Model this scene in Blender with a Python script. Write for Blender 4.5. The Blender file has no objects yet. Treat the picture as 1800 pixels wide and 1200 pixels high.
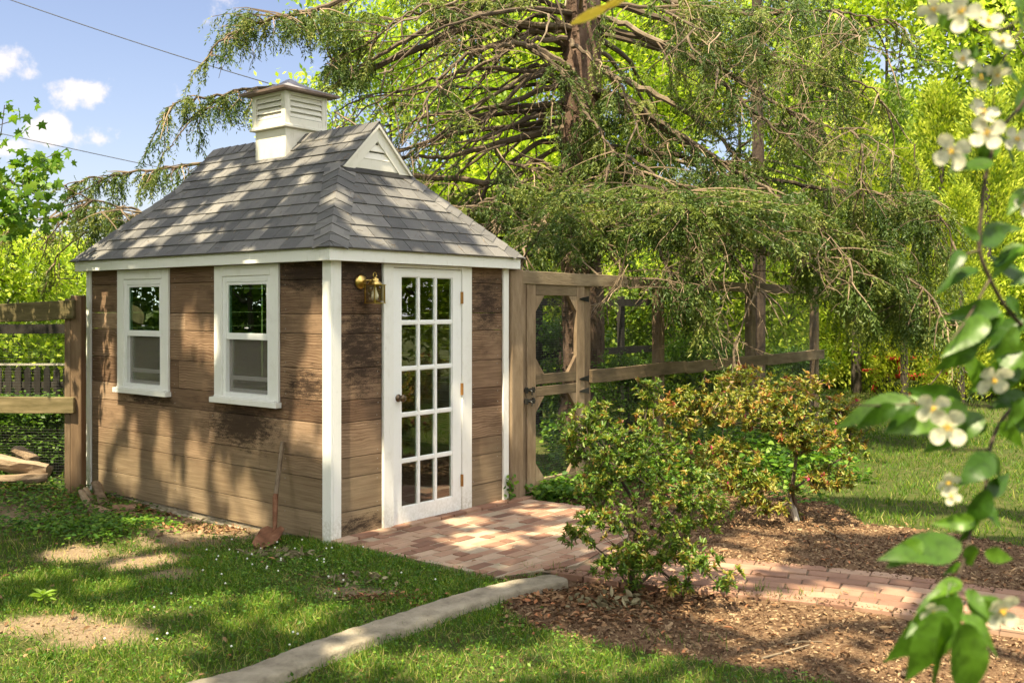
import bpy, math, random
import numpy as np
from mathutils import Vector, Matrix

random.seed(7)
rng = np.random.default_rng(7)
R_ = math.radians
scene = bpy.context.scene
COL = scene.collection

# ------------------------------------------------------------------ camera
EYE = 1.72
F = 1762.0                      # focal length in photo pixels
cam_d = bpy.data.cameras.new('camera')
cam = bpy.data.objects.new('camera', cam_d)
COL.objects.link(cam)
cam.location = (0, 0, EYE)
cam.rotation_euler = (R_(90), 0, 0)
cam_d.sensor_width = 36.0
cam_d.lens = F / 1800 * 36
cam_d.shift_y = -60 / 1800
cam_d.clip_start = 0.05
cam_d.clip_end = 3000
cam_d.dof.use_dof = True
cam_d.dof.focus_distance = 8.6
cam_d.dof.aperture_fstop = 5.0
scene.camera = cam

# ------------------------------------------------------------------ light
SUN_AZ = Vector((-0.46, -0.888)).normalized()
SUN_EL = R_(63)
S = Vector((SUN_AZ.x * math.cos(SUN_EL), SUN_AZ.y * math.cos(SUN_EL), math.sin(SUN_EL)))
sd = bpy.data.lights.new('sun', 'SUN')
sd.energy = 4.1
sd.angle = R_(0.6)
sd.color = (1.0, 0.87, 0.60)
sun = bpy.data.objects.new('sun', sd)
COL.objects.link(sun)
sun.rotation_euler = (-S).to_track_quat('-Z', 'Y').to_euler()
sun.location = (0, 0, 30)

world = bpy.data.worlds.new('World')
scene.world = world
world.use_nodes = True
wt = world.node_tree
wt.nodes.clear()
def wn(t, **k):
    n = wt.nodes.new(t)
    for a, b in k.items():
        setattr(n, a, b)
    return n
sky = wn('ShaderNodeTexSky', sky_type='NISHITA', sun_disc=False)
sky.sun_elevation = SUN_EL
sky.sun_rotation = math.atan2(S.x, S.y)
sky.air_density = 1.0
sky.dust_density = 1.6
sky.ozone_density = 1.6
bg = wn('ShaderNodeBackground')
bg.inputs['Strength'].default_value = 0.064
wo = wn('ShaderNodeOutputWorld')
tc = wn('ShaderNodeTexCoord')
nz = wn('ShaderNodeTexNoise')
nz.inputs['Scale'].default_value = 12
nz.inputs['Detail'].default_value = 9
nz.inputs['Roughness'].default_value = 0.62
wt.links.new(tc.outputs['Generated'], nz.inputs['Vector'])
acc = None
for (cx, cy, rr, wgt) in [(10, 105, .060, 1), (160, 158, .058, .95), (80, 232, .046, 1), (170, 246, .042, .95),
                          (20, 262, .04, .9), (110, 150, .035, .5)]:
    d = Vector(((cx - 900) / F, 1, (540 - cy) / F)).normalized()
    vd = wn('ShaderNodeVectorMath', operation='SUBTRACT')
    vd.inputs[1].default_value = d
    wt.links.new(tc.outputs['Generated'], vd.inputs[0])
    vs = wn('ShaderNodeVectorMath', operation='MULTIPLY')
    vs.inputs[1].default_value = (1, 1, 1.9)
    wt.links.new(vd.outputs[0], vs.inputs[0])
    vl = wn('ShaderNodeVectorMath', operation='LENGTH')
    wt.links.new(vs.outputs[0], vl.inputs[0])
    mr = wn('ShaderNodeMapRange')
    mr.inputs['From Min'].default_value = 0
    mr.inputs['From Max'].default_value = rr
    mr.inputs['To Min'].default_value = wgt
    mr.inputs['To Max'].default_value = 0
    wt.links.new(vl.outputs['Value'], mr.inputs['Value'])
    if acc is None:
        acc = mr.outputs[0]
    else:
        mx = wn('ShaderNodeMath', operation='MAXIMUM')
        wt.links.new(acc, mx.inputs[0]); wt.links.new(mr.outputs[0], mx.inputs[1])
        acc = mx.outputs[0]
ns = wn('ShaderNodeMath', operation='MULTIPLY_ADD')
ns.inputs[1].default_value = 3.3
ns.inputs[2].default_value = -1.78
wt.links.new(nz.outputs['Fac'], ns.inputs[0])
ad = wn('ShaderNodeMath', operation='ADD')
wt.links.new(acc, ad.inputs[0]); wt.links.new(ns.outputs[0], ad.inputs[1])
cr = wn('ShaderNodeMapRange', interpolation_type='SMOOTHSTEP')
cr.inputs['From Min'].default_value = 0.30
cr.inputs['From Max'].default_value = 0.72
wt.links.new(ad.outputs[0], cr.inputs['Value'])
mxc = wn('ShaderNodeMix', data_type='RGBA')
mxc.inputs['B'].default_value = (5.5, 5.1, 5.0, 1)
wt.links.new(cr.outputs[0], mxc.inputs['Factor'])
tint = wn('ShaderNodeMix', data_type='RGBA', blend_type='MULTIPLY')
tint.inputs['Factor'].default_value = 1
tint.inputs['B'].default_value = (1.12, 0.97, 0.96, 1)
wt.links.new(sky.outputs[0], tint.inputs['A'])
wt.links.new(tint.outputs['Result'], mxc.inputs['A'])
# broken bright cloud added out of view to fill the shade; blue patch spared
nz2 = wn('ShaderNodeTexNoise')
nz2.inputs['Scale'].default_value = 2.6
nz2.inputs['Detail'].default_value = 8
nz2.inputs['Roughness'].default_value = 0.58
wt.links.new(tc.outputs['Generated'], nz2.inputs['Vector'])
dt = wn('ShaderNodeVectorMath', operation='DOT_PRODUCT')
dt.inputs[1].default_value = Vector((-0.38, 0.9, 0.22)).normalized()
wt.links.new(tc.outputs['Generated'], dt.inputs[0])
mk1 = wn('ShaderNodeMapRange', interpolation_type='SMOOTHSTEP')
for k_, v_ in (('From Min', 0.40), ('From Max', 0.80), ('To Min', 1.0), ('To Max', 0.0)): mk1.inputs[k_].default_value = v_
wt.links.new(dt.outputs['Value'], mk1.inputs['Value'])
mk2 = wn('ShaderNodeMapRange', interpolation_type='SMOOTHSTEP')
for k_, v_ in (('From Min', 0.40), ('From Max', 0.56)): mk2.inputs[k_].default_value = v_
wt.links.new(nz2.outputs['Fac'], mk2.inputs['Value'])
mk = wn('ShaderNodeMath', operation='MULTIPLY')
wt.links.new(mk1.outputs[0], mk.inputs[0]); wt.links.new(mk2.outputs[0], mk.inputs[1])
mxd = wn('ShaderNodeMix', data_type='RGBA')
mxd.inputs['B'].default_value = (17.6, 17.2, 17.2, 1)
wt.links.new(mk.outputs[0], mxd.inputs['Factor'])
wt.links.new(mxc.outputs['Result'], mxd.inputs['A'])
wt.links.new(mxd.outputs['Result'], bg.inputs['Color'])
wt.links.new(bg.outputs[0], wo.inputs['Surface'])

vs_ = scene.view_settings
vs_.view_transform = 'Standard'
vs_.look = 'None'
vs_.exposure = 1.74
vs_.gamma = 1
vs_.use_curve_mapping = False
scene.cycles.max_bounces = 8
scene.cycles.transparent_max_bounces = 12
scene.cycles.diffuse_bounces = 4
scene.cycles.glossy_bounces = 3
scene.cycles.transmission_bounces = 4
scene.cycles.caustics_reflective = False
scene.cycles.caustics_refractive = False
scene.cycles.sample_clamp_indirect = 6

# ------------------------------------------------------------------ coordinates
def P(px, py, Y):               # a photo direction at depth Y, as a world point
    return Vector(((px - 900) / F * Y, Y, EYE - (py - 540) / F * Y))
def G(px, py, z=0.0):           # a photo direction where it meets the level z
    return P(px, py, F * (EYE - z) / (py - 540))
C0 = Vector((-1.335, 7.4, 0))   # near corner of the shed
RV = Vector((0.6336, 0.7737, 0)).normalized()
LV = Vector((-RV.y, RV.x, 0))
ROT = math.atan2(RV.y, RV.x)
def W(x, y, z=0.0):             # shed-local to world
    return C0 + RV * x + LV * y + Vector((0, 0, z))
def loc(p):
    d = p - C0
    return (d.dot(RV), d.dot(LV), p.z)

def hgt(x, y):                  # ground height (numpy friendly)
    x = np.asarray(x, float); y = np.asarray(y, float)
    lx = (x - C0.x) * RV.x + (y - C0.y) * RV.y
    ly = (x - C0.x) * LV.x + (y - C0.y) * LV.y
    h = 0.018 * np.sin(x * 1.7 + 0.6) * np.cos(y * 1.3) + 0.010 * np.sin(x * 4.1 + y * 3.3)
    h = h - 0.035
    near = np.exp(-((lx + .25) / .35) ** 2) * np.clip((ly - .3) / 1.2, 0, 1) * np.clip((4.4 - ly) / .8, 0, 1)
    h = h - .045 * near
    h = h + .16 * np.exp(-(((x + 4.75) / .7) ** 2 + ((y - 9.0) / .7) ** 2))
    h = h + .05 * np.exp(-(((x + 2.9) / .55) ** 2 + ((y - 7.75) / .3) ** 2))
    flat = np.clip((lx + .1) / .25, 0, 1) * np.clip((ly + 2.1) / .3, 0, 1) * np.clip((2.6 - lx) / .3, 0, 1) * np.clip((.4 - ly) / .3, 0, 1)
    h = h * (1 - flat) + (-0.05) * flat
    far = np.clip((y - 12) / 10, 0, 1)
    return h * (1 - far) - .03 * far

# ------------------------------------------------------------------ materials
MATS = {}
def new_mat(name):
    m = bpy.data.materials.new(name)
    m.use_nodes = True
    m.node_tree.nodes.clear()
    MATS[name] = m
    return m
class NT:
    def __init__(s, m): s.t = m.node_tree
    def n(s, t, **k):
        q = s.t.nodes.new(t)
        for a, b in k.items(): setattr(q, a, b)
        return q
    def l(s, a, b): s.t.links.new(a, b)
    def coords(s, scale=(1, 1, 1), kind='Object', off=None):
        tc = s.n('ShaderNodeTexCoord')
        mp = s.n('ShaderNodeMapping')
        mp.inputs['Scale'].default_value = scale
        s.l(tc.outputs[kind], mp.inputs['Vector'])
        if off is not None: s.l(off, mp.inputs['Location'])
        return mp.outputs[0]
    def noise(s, vec, scale, detail=4, rough=.55, dist=0):
        q = s.n('ShaderNodeTexNoise')
        q.inputs['Scale'].default_value = scale
        q.inputs['Detail'].default_value = detail
        q.inputs['Roughness'].default_value = rough
        q.inputs['Distortion'].default_value = dist
        if vec is not None: s.l(vec, q.inputs['Vector'])
        return q.outputs['Fac']
    def ramp(s, fac, stops):
        q = s.n('ShaderNodeValToRGB')
        e = q.color_ramp.elements
        while len(e) < len(stops): e.new(0.5)
        for el, (p, c) in zip(e, stops):
            el.position = p
            el.color = (c[0], c[1], c[2], 1) if not isinstance(c, (int, float)) else (c, c, c, 1)
        s.l(fac, q.inputs['Fac'])
        return q.outputs['Color']
    def mix(s, f, a, b, bt='MIX'):
        q = s.n('ShaderNodeMix', data_type='RGBA', blend_type=bt)
        for sock, v in (('Factor', f), ('A', a), ('B', b)):
            if isinstance(v, (int, float)): q.inputs[sock].default_value = v if sock == 'Factor' else (v, v, v, 1)
            elif isinstance(v, tuple): q.inputs[sock].default_value = (*v, 1)
            else: s.l(v, q.inputs[sock])
        return q.outputs['Result']
    def math(s, op, a, b=None, clamp=False):
        q = s.n('ShaderNodeMath', operation=op, use_clamp=clamp)
        for i, v in enumerate((a, b)):
            if v is None: continue
            if isinstance(v, (int, float)): q.inputs[i].default_value = v
            else: s.l(v, q.inputs[i])
        return q.outputs[0]
    def rng(s, v, a, b, c=0.0, d=1.0, smooth=True):
        q = s.n('ShaderNodeMapRange', interpolation_type='SMOOTHSTEP' if smooth else 'LINEAR')
        for k, x in zip(('From Min', 'From Max', 'To Min', 'To Max'), (a, b, c, d)):
            q.inputs[k].default_value = x
        s.l(v, q.inputs['Value'])
        return q.outputs[0]
    def attr(s, name='rnd'):
        return s.n('ShaderNodeAttribute', attribute_name=name).outputs['Fac']
    def bump(s, hgt, strength=.3, dist=.01):
        q = s.n('ShaderNodeBump')
        q.inputs['Strength'].default_value = strength
        q.inputs['Distance'].default_value = dist
        s.l(hgt, q.inputs['Height'])
        return q.outputs[0]
    def out(s, col, rough=.7, metal=0, bump=None, spec=.4, extra=None):
        p = s.n('ShaderNodeBsdfPrincipled')
        if isinstance(col, tuple): p.inputs['Base Color'].default_value = (*col, 1)
        else: s.l(col, p.inputs['Base Color'])
        if isinstance(rough, (int, float)): p.inputs['Roughness'].default_value = rough
        else: s.l(rough, p.inputs['Roughness'])
        p.inputs['Metallic'].default_value = metal
        p.inputs['Specular IOR Level'].default_value = spec
        if bump is not None: s.l(bump, p.inputs['Normal'])
        o = s.n('ShaderNodeOutputMaterial')
        s.l(p.outputs[0], o.inputs['Surface'])
        return p

def simple(name, stops, scale=4, vec=(1, 1, 1), rough=.7, metal=0, bump=.25, bdist=.005, rnd=.35, detail=6, spec=.3, bscale=None):
    """colour ramp over noise, shifted by the per-face value rnd"""
    m = new_mat(name); t = NT(m)
    v = t.coords(vec)
    n = t.noise(v, scale, detail, .6)
    f = t.math('ADD', t.math('MULTIPLY', n, 1 - rnd), t.math('MULTIPLY', t.attr(), rnd))
    col = t.ramp(f, stops)
    b = None
    if bump:
        b = t.bump(t.noise(v, bscale or scale * 3, 5, .65), bump, bdist)
    t.out(col, rough, metal, b, spec)
    return m

def leaf_mat(name, stops, trans=.35, rough=.5, spec=.25, tcol=(1.25, 1.3, .55), mottle=0):
    m = new_mat(name); t = NT(m)
    col = t.ramp(t.attr(), stops)
    if mottle:
        mv = t.rng(t.noise(t.coords((1, 1, 1)), mottle, 6, .65, .6), .34, .66, .62, 1.3)
        col = t.mix(1.0, col, t.mix(mv, (0.0, 0.0, 0.0), (1.0, 1.0, .85)), 'MULTIPLY')
    p = t.n('ShaderNodeBsdfPrincipled')
    t.l(col, p.inputs['Base Color'])
    p.inputs['Roughness'].default_value = rough
    p.inputs['Specular IOR Level'].default_value = spec
    tr = t.n('ShaderNodeBsdfTranslucent')
    t.l(t.mix(1.0, col, tcol, 'MULTIPLY'), tr.inputs['Color'])
    ms = t.n('ShaderNodeMixShader')
    ms.inputs[0].default_value = trans
    t.l(p.outputs[0], ms.inputs[1]); t.l(tr.outputs[0], ms.inputs[2])
    o = t.n('ShaderNodeOutputMaterial')
    t.l(ms.outputs[0], o.inputs['Surface'])
    return m

# weathered cedar planks of the shed
def cladding_mat():
    m = new_mat('cedar_cladding'); t = NT(m)
    r = t.attr()
    off = t.n('ShaderNodeCombineXYZ')
    t.l(t.math('MULTIPLY', r, 17.0), off.inputs[0]); t.l(t.math('MULTIPLY', r, 31.0), off.inputs[1]); t.l(t.math('MULTIPLY', r, 7.3), off.inputs[2])
    v0 = t.coords((1, 1, 1), off=off.outputs[0])
    vg = t.coords((1.3, 1.3, 36), off=off.outputs[0])
    vf = t.coords((6, 6, 150), off=off.outputs[0])
    # cathedral grain
    wv = t.n('ShaderNodeTexWave', wave_type='BANDS', bands_direction='Z')
    wv.inputs['Scale'].default_value = 9
    wv.inputs['Distortion'].default_value = 9
    wv.inputs['Detail'].default_value = 2.5
    wv.inputs['Detail Scale'].default_value = 0.55
    vw = t.coords((.9, .9, 1.6), off=off.outputs[0])
    t.l(vw, wv.inputs['Vector'])
    g1 = t.noise(vg, 2.2, 6, .6, .4)
    g2 = t.noise(vf, 1.5, 3, .6)
    base = t.ramp(t.math('ADD', t.math('MULTIPLY', g1, .6), t.math('MULTIPLY', r, .4)),
                  [(.22, (.098, .062, .042)), (.40, (.188, .122, .080)), (.58, (.310, .212, .142)), (.78, (.43, .325, .24))])
    pat = t.rng(t.noise(t.coords((1, 1, 2.2), off=off.outputs[0]), 1.7, 6, .65), .32, .68, .62, 1.55)
    base = t.mix(1.0, base, t.mix(pat, (0.0, 0.0, 0.0), (1.0, .96, .90)), 'MULTIPLY')
    col = t.mix(t.math('MULTIPLY', t.rng(wv.outputs['Fac'], .55, .9), t.rng(t.noise(v0, 1.1, 2), .42, .62, 0, .6)), base, (.085, .036, .018))
    col = t.mix(t.rng(g2, .50, .78, 0, .5), col, (.07, .035, .02))
    tcn = t.n('ShaderNodeTexCoord')
    sp = t.n('ShaderNodeSeparateXYZ'); t.l(tcn.outputs['Object'], sp.inputs[0])
    x, y, z = sp.outputs
    vv = t.coords((1, 1, 1))
    # silvered, greenish lower boards
    grey = t.rng(t.math('ADD', z, t.math('MULTIPLY', t.noise(vv, 1.6, 4), -.9)), -.25, .42, 1, 0)
    gcol = t.ramp(t.noise(vg, 2.0, 5), [(.3, (.15, .105, .062)), (.7, (.285, .215, .135))])
    col = t.mix(t.math('MULTIPLY', grey, .82), col, gcol)
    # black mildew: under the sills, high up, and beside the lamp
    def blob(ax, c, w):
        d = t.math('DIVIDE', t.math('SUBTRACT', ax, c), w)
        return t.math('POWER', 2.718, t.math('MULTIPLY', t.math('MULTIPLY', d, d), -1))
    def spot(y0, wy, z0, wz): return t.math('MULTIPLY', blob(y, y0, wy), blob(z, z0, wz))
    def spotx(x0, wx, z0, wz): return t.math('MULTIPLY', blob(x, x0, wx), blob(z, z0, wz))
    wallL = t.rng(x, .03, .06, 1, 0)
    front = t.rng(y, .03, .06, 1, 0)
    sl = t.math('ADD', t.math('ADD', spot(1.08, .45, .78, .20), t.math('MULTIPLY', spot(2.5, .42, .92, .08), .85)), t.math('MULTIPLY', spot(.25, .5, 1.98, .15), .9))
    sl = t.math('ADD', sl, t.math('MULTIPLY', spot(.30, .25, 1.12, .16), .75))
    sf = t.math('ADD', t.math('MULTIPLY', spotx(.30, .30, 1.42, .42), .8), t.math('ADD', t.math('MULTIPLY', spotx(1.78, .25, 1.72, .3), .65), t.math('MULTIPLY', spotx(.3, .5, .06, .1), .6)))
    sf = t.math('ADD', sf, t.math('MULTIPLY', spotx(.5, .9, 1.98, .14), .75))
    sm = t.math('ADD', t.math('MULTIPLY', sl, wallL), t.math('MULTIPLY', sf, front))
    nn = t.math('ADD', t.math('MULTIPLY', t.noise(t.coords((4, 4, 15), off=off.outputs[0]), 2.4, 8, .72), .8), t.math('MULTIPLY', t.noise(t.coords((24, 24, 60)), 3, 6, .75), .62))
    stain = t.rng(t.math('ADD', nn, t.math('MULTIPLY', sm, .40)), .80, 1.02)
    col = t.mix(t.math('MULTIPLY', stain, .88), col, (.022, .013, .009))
    bmp = t.bump(t.math('ADD', t.math('MULTIPLY', g1, .5), g2), .35, .004)
    t.out(col, .8, 0, bmp, .2)
    return m
cladding = cladding_mat()

def paint_mat(name, col, dirt):
    m = new_mat(name); t = NT(m)
    v = t.coords((1, 1, 1))
    d = t.rng(t.noise(v, 5, 8, .68), .52, .78)
    d2 = t.rng(t.noise(t.coords((14, 14, 3)), 3, 6, .7), .56, .75)
    tq = t.n('ShaderNodeTexCoord'); sq = t.n('ShaderNodeSeparateXYZ'); t.l(tq.outputs['Object'], sq.inputs[0])
    spl = t.math('MULTIPLY', t.rng(t.math('ADD', sq.outputs[2], t.math('MULTIPLY', t.noise(v, 9, 7, .7), -.35)), -.16, .10, 1, 0), t.rng(t.noise(v, 40, 5, .7), .35, .62))
    f = t.math('MAXIMUM', t.math('MULTIPLY', d, .42), t.math('MULTIPLY', d2, .5))
    f = t.math('MAXIMUM', f, t.math('MULTIPLY', spl, .8))
    c = t.mix(f, col, dirt)
    t.out(c, .45, 0, t.bump(t.noise(t.coords((8, 8, 8)), 6, 6, .6), .12, .003), .4)
    return m
white_paint = paint_mat('white_paint', (.80, .79, .76), (.55, .52, .45))
aged_paint = paint_mat('aged_cream_paint', (.74, .70, .62), (.42, .36, .28))
door_paint = paint_mat('door_white_paint', (.82, .82, .81), (.66, .65, .62))

def shingle_mat():
    m = new_mat('asphalt_shingle'); t = NT(m)
    r = t.attr()
    v = t.coords((1, 1, 1))
    gran = t.noise(v, 420, 2, .6)
    blot = t.noise(v, 4, 5, .6)
    f = t.math('ADD', t.math('ADD', t.math('MULTIPLY', r, .30), t.math('MULTIPLY', blot, .35)), t.math('MULTIPLY', gran, .55))
    col = t.ramp(f, [(.25, (.060, .060, .063)), (.55, (.122, .118, .117)), (.85, (.222, .210, .198))])
    t.out(col, .92, 0, t.bump(gran, .5, .003), .2)
    return m
shingle = shingle_mat()

old_wood = simple('old_fence_wood', [(.25, (.085, .055, .033)), (.5, (.20, .14, .085)), (.75, (.33, .245, .16))], 3, (5, 5, 1.2), .85, bump=.5, bdist=.006, rnd=.3, bscale=14)
rail_wood = simple('old_rail_wood', [(.25, (.055, .040, .024)), (.5, (.145, .105, .062)), (.75, (.26, .20, .125))], 3, (1.1, 5, 6), .85, bump=.5, bdist=.006, rnd=.3, bscale=14)
post_wood = simple('cedar_post_wood', [(.25, (.085, .050, .028)), (.5, (.165, .105, .060)), (.75, (.27, .185, .115))], 3, (7, 7, .8), .8, bump=.4, bdist=.005, rnd=.25, bscale=16)
dark_wood = simple('dark_old_wood', [(.3, (.014, .012, .010)), (.7, (.045, .038, .030))], 4, (4, 4, 1), .85, bump=.3)
log_wood = simple('split_log_wood', [(.25, (.085, .055, .034)), (.5, (.22, .155, .10)), (.8, (.38, .29, .20))], 3, (2, 9, 9), .9, bump=.7, bdist=.012, rnd=.3, bscale=6)
wire = simple('wire_mesh', [(.3, (.05, .05, .048)), (.8, (.13, .13, .125))], 30, rough=.5, metal=.6, bump=0)
bark = simple('spruce_bark', [(.25, (.045, .029, .021)), (.5, (.135, .083, .058)), (.8, (.29, .20, .145))], 7, (1, 1, .45), .9, bump=1.0, bdist=.03, rnd=.2, bscale=16)
limb_bark = simple('limb_bark', [(.25, (.045, .033, .022)), (.5, (.12, .088, .058)), (.8, (.28, .22, .15))], 5, (1, 1, 1), .9, bump=.6, bdist=.008, rnd=.35)
twig_bark = simple('dead_twig_bark', [(.2, (.10, .07, .045)), (.8, (.30, .22, .145))], 5, rough=.9, bump=0, rnd=.7)
dark_bark = simple('shrub_bark', [(.25, (.03, .02, .014)), (.75, (.12, .085, .06))], 20, rough=.85, bump=.4, bdist=.003)
grey_bark = simple('grey_trunk_bark', [(.25, (.04, .032, .024)), (.75, (.13, .105, .08))], 6, (1, 1, .3), rough=.9, bump=.8, bdist=.02)

needles = leaf_mat('spruce_needles', [(0, (.030, .058, .014)), (.4, (.075, .125, .024)), (.75, (.17, .21, .04)), (1, (.30, .29, .085))], .3, .5, .3)
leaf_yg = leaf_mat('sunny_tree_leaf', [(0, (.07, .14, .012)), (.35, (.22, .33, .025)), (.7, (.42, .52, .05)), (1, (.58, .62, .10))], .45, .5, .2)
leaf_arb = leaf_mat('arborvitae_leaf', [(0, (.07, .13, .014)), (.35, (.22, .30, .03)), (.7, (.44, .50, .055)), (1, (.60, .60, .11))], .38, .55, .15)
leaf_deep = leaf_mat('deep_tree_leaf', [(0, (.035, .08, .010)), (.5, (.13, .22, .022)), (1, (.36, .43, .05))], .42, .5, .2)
leaf_mid = leaf_mat('green_leaf', [(0, (.045, .10, .014)), (.5, (.09, .18, .022)), (1, (.17, .27, .035))], .4, .45, .3)
leaf_maple = leaf_mat('maple_leaf', [(0, (.06, .14, .014)), (.6, (.13, .25, .02)), (1, (.24, .34, .03))], .45, .45, .3)
leaf_azalea = leaf_mat('azalea_leaf', [(0, (.045, .095, .014)), (.42, (.10, .18, .022)), (.66, (.20, .25, .035)), (.84, (.28, .21, .04)), (1, (.24, .08, .03))], .3, .4, .35)
leaf_bronze = leaf_mat('bronze_azalea_leaf', [(0, (.055, .10, .014)), (.34, (.14, .19, .024)), (.6, (.29, .27, .045)), (.8, (.34, .19, .05)), (1, (.27, .075, .035))], .3, .4, .35)
leaf_orange = leaf_mat('mock_orange_leaf', [(0, (.040, .105, .009)), (1, (.12, .24, .022))], .45, .38, .4, mottle=70)
leaf_cover = leaf_mat('ground_cover_leaf', [(0, (.035, .095, .012)), (.6, (.085, .19, .018)), (1, (.19, .30, .03))], .35, .45, .3)
leaf_dead = leaf_mat('dead_leaf', [(0, (.07, .035, .02)), (.5, (.21, .115, .06)), (.8, (.36, .23, .13)), (1, (.42, .17, .08))], .1, .8, .1, (1, .9, .7))
leaf_wilt = leaf_mat('wilted_leaf', [(0, (.10, .085, .045)), (1, (.30, .26, .16))], .1, .8, .1, (1, .9, .7))
blade = leaf_mat('grass_blade', [(0, (.030, .085, .008)), (.5, (.080, .175, .014)), (.82, (.18, .27, .028)), (.93, (.36, .34, .09)), (1, (.46, .37, .19))], .4, .5, .25)
petal = leaf_mat('white_petal', [(0, (.66, .63, .54)), (1, (.76, .74, .68))], .4, .5, .2, (1, .98, .9), mottle=120)
stamen = simple('yellow_stamen', [(0, (.6, .36, .03)), (1, (.8, .55, .08))], 4, rough=.6, bump=0)
yellow_leaf = leaf_mat('yellow_leaf', [(0, (.66, .46, .03)), (1, (.78, .58, .06))], .4)
pink_petal = leaf_mat('pink_petal', [(0, (.55, .05, .12)), (.5, (.6, .10, .30)), (1, (.7, .14, .05))], .3)
clover_white = simple('clover_flower', [(0, (.6, .6, .52)), (1, (.75, .74, .68))], 6, bump=0)

brick = simple('paving_brick', [(.15, (.14, .078, .055)), (.36, (.25, .130, .086)), (.55, (.34, .205, .138)), (.78, (.42, .30, .215)), (1, (.30, .155, .10))], 6, rough=.85, bump=.4, bdist=.004, rnd=.62, detail=8, bscale=30)
path_brick = simple('path_brick', [(.15, (.17, .088, .060)), (.5, (.29, .165, .112)), (.85, (.39, .265, .185))], 6, rough=.85, bump=.4, bdist=.004, rnd=.5, detail=8, bscale=30)
sand_joint = simple('sandy_joint', [(.2, (.10, .07, .045)), (.8, (.24, .18, .12))], 30, rough=.95, bump=.5)
pale_joint = simple('pale_sand_joint', [(.2, (.20, .15, .105)), (.8, (.42, .335, .245))], 24, rough=.95, bump=.4)
concrete = simple('old_concrete', [(.25, (.15, .125, .09)), (.5, (.30, .255, .19)), (.8, (.44, .38, .29))], 9, rough=.95, bump=1.0, bdist=.012, rnd=.1, detail=10, bscale=40)
mulch_chip = simple('mulch_chip', [(0, (.045, .023, .012)), (.5, (.14, .080, .043)), (1, (.42, .295, .175))], 3, rough=.95, bump=0, rnd=.9)
soil_clod = simple('soil_clod', [(.2, (.12, .07, .04)), (.8, (.36, .25, .15))], 12, rough=.95, bump=.8, rnd=.4)
rust = simple('rusty_steel', [(.25, (.07, .028, .015)), (.5, (.17, .075, .04)), (.8, (.29, .15, .09))], 14, rough=.75, metal=.15, bump=.4, bdist=.002, rnd=.1)
handle_wood = simple('grey_handle_wood', [(.25, (.12, .085, .055)), (.75, (.36, .28, .20))], 6, (9, 9, 1), .85, bump=.4, bdist=.002)
brass = simple('worn_brass', [(.3, (.42, .27, .06)), (.7, (.72, .52, .18))], 8, rough=.28, metal=1, bump=.05)
bronze = simple('dark_bronze', [(.3, (.10, .07, .045)), (.7, (.22, .16, .11))], 20, rough=.35, metal=1, bump=.05)
rusty_hinge = simple('rusty_hinge', [(.3, (.28, .12, .03)), (.7, (.5, .28, .08))], 40, rough=.55, metal=.6, bump=.2)
black_iron = simple('black_iron', [(.3, (.012, .012, .012)), (.7, (.04, .038, .036))], 30, rough=.5, metal=.4, bump=.2)
lead = simple('cupola_metal', [(.25, (.19, .175, .185)), (.7, (.34, .31, .315))], 6, rough=.45, metal=.2, bump=.2, rnd=.2)
copper_edge = simple('copper_edge', [(.3, (.12, .08, .065)), (.7, (.26, .19, .16))], 14, rough=.6, metal=.4, bump=.2)
bulb_mat = simple('bulb_glass', [(0, (.80, .80, .78)), (1, (.86, .86, .85))], 2, rough=.2, bump=0)
inner_wood = simple('interior_wood', [(.3, (.06, .042, .026)), (.7, (.14, .10, .065))], 3, (1, 1, 8), rough=.9, bump=.2)
red_paint = simple('red_paint', [(.3, (.42, .035, .025)), (.7, (.58, .07, .05))], 5, rough=.6, bump=.1)
cable_mat = simple('cable', [(0, (.03, .03, .035)), (1, (.06, .06, .065))], 4, bump=0)
plastic_grey = simple('pale_plastic', [(0, (.5, .55, .5)), (1, (.6, .64, .6))], 4, bump=0)

def glass_mat(name, tint, refl, rough=0.0, gcol=(.95, .97, .95)):
    m = new_mat(name); t = NT(m)
    lw = t.n('ShaderNodeLayerWeight'); gm = t.n('ShaderNodeNewGeometry')
    f = t.math('ADD', t.math('MULTIPLY', t.math('POWER', lw.outputs['Facing'], 4.0), .9), refl + .04, clamp=True)
    f = t.math('MULTIPLY', f, t.math('SUBTRACT', 1.0, gm.outputs['Backfacing']))
    tr = t.n('ShaderNodeBsdfTransparent'); tr.inputs['Color'].default_value = (*tint, 1)
    gl = t.n('ShaderNodeBsdfGlossy'); gl.inputs['Roughness'].default_value = rough
    gl.inputs['Color'].default_value = (*gcol, 1)
    b = t.bump(t.noise(t.coords((1, 1, 1)), 3.2, 2), .05, .02)
    t.l(b, gl.inputs['Normal'])
    ms = t.n('ShaderNodeMixShader')
    t.l(f, ms.inputs[0]); t.l(tr.outputs[0], ms.inputs[1]); t.l(gl.outputs[0], ms.inputs[2])
    o = t.n('ShaderNodeOutputMaterial'); t.l(ms.outputs[0], o.inputs['Surface'])
    return m
glass_door = glass_mat('door_glass', (.86, .91, .86), .14)
glass_win = glass_mat('window_glass', (.62, .80, .68), .30, 0.0, (.80, 1.0, .86))
glass_lamp = glass_mat('lamp_glass', (.96, .93, .82), .05)
screen_mat = None
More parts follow.
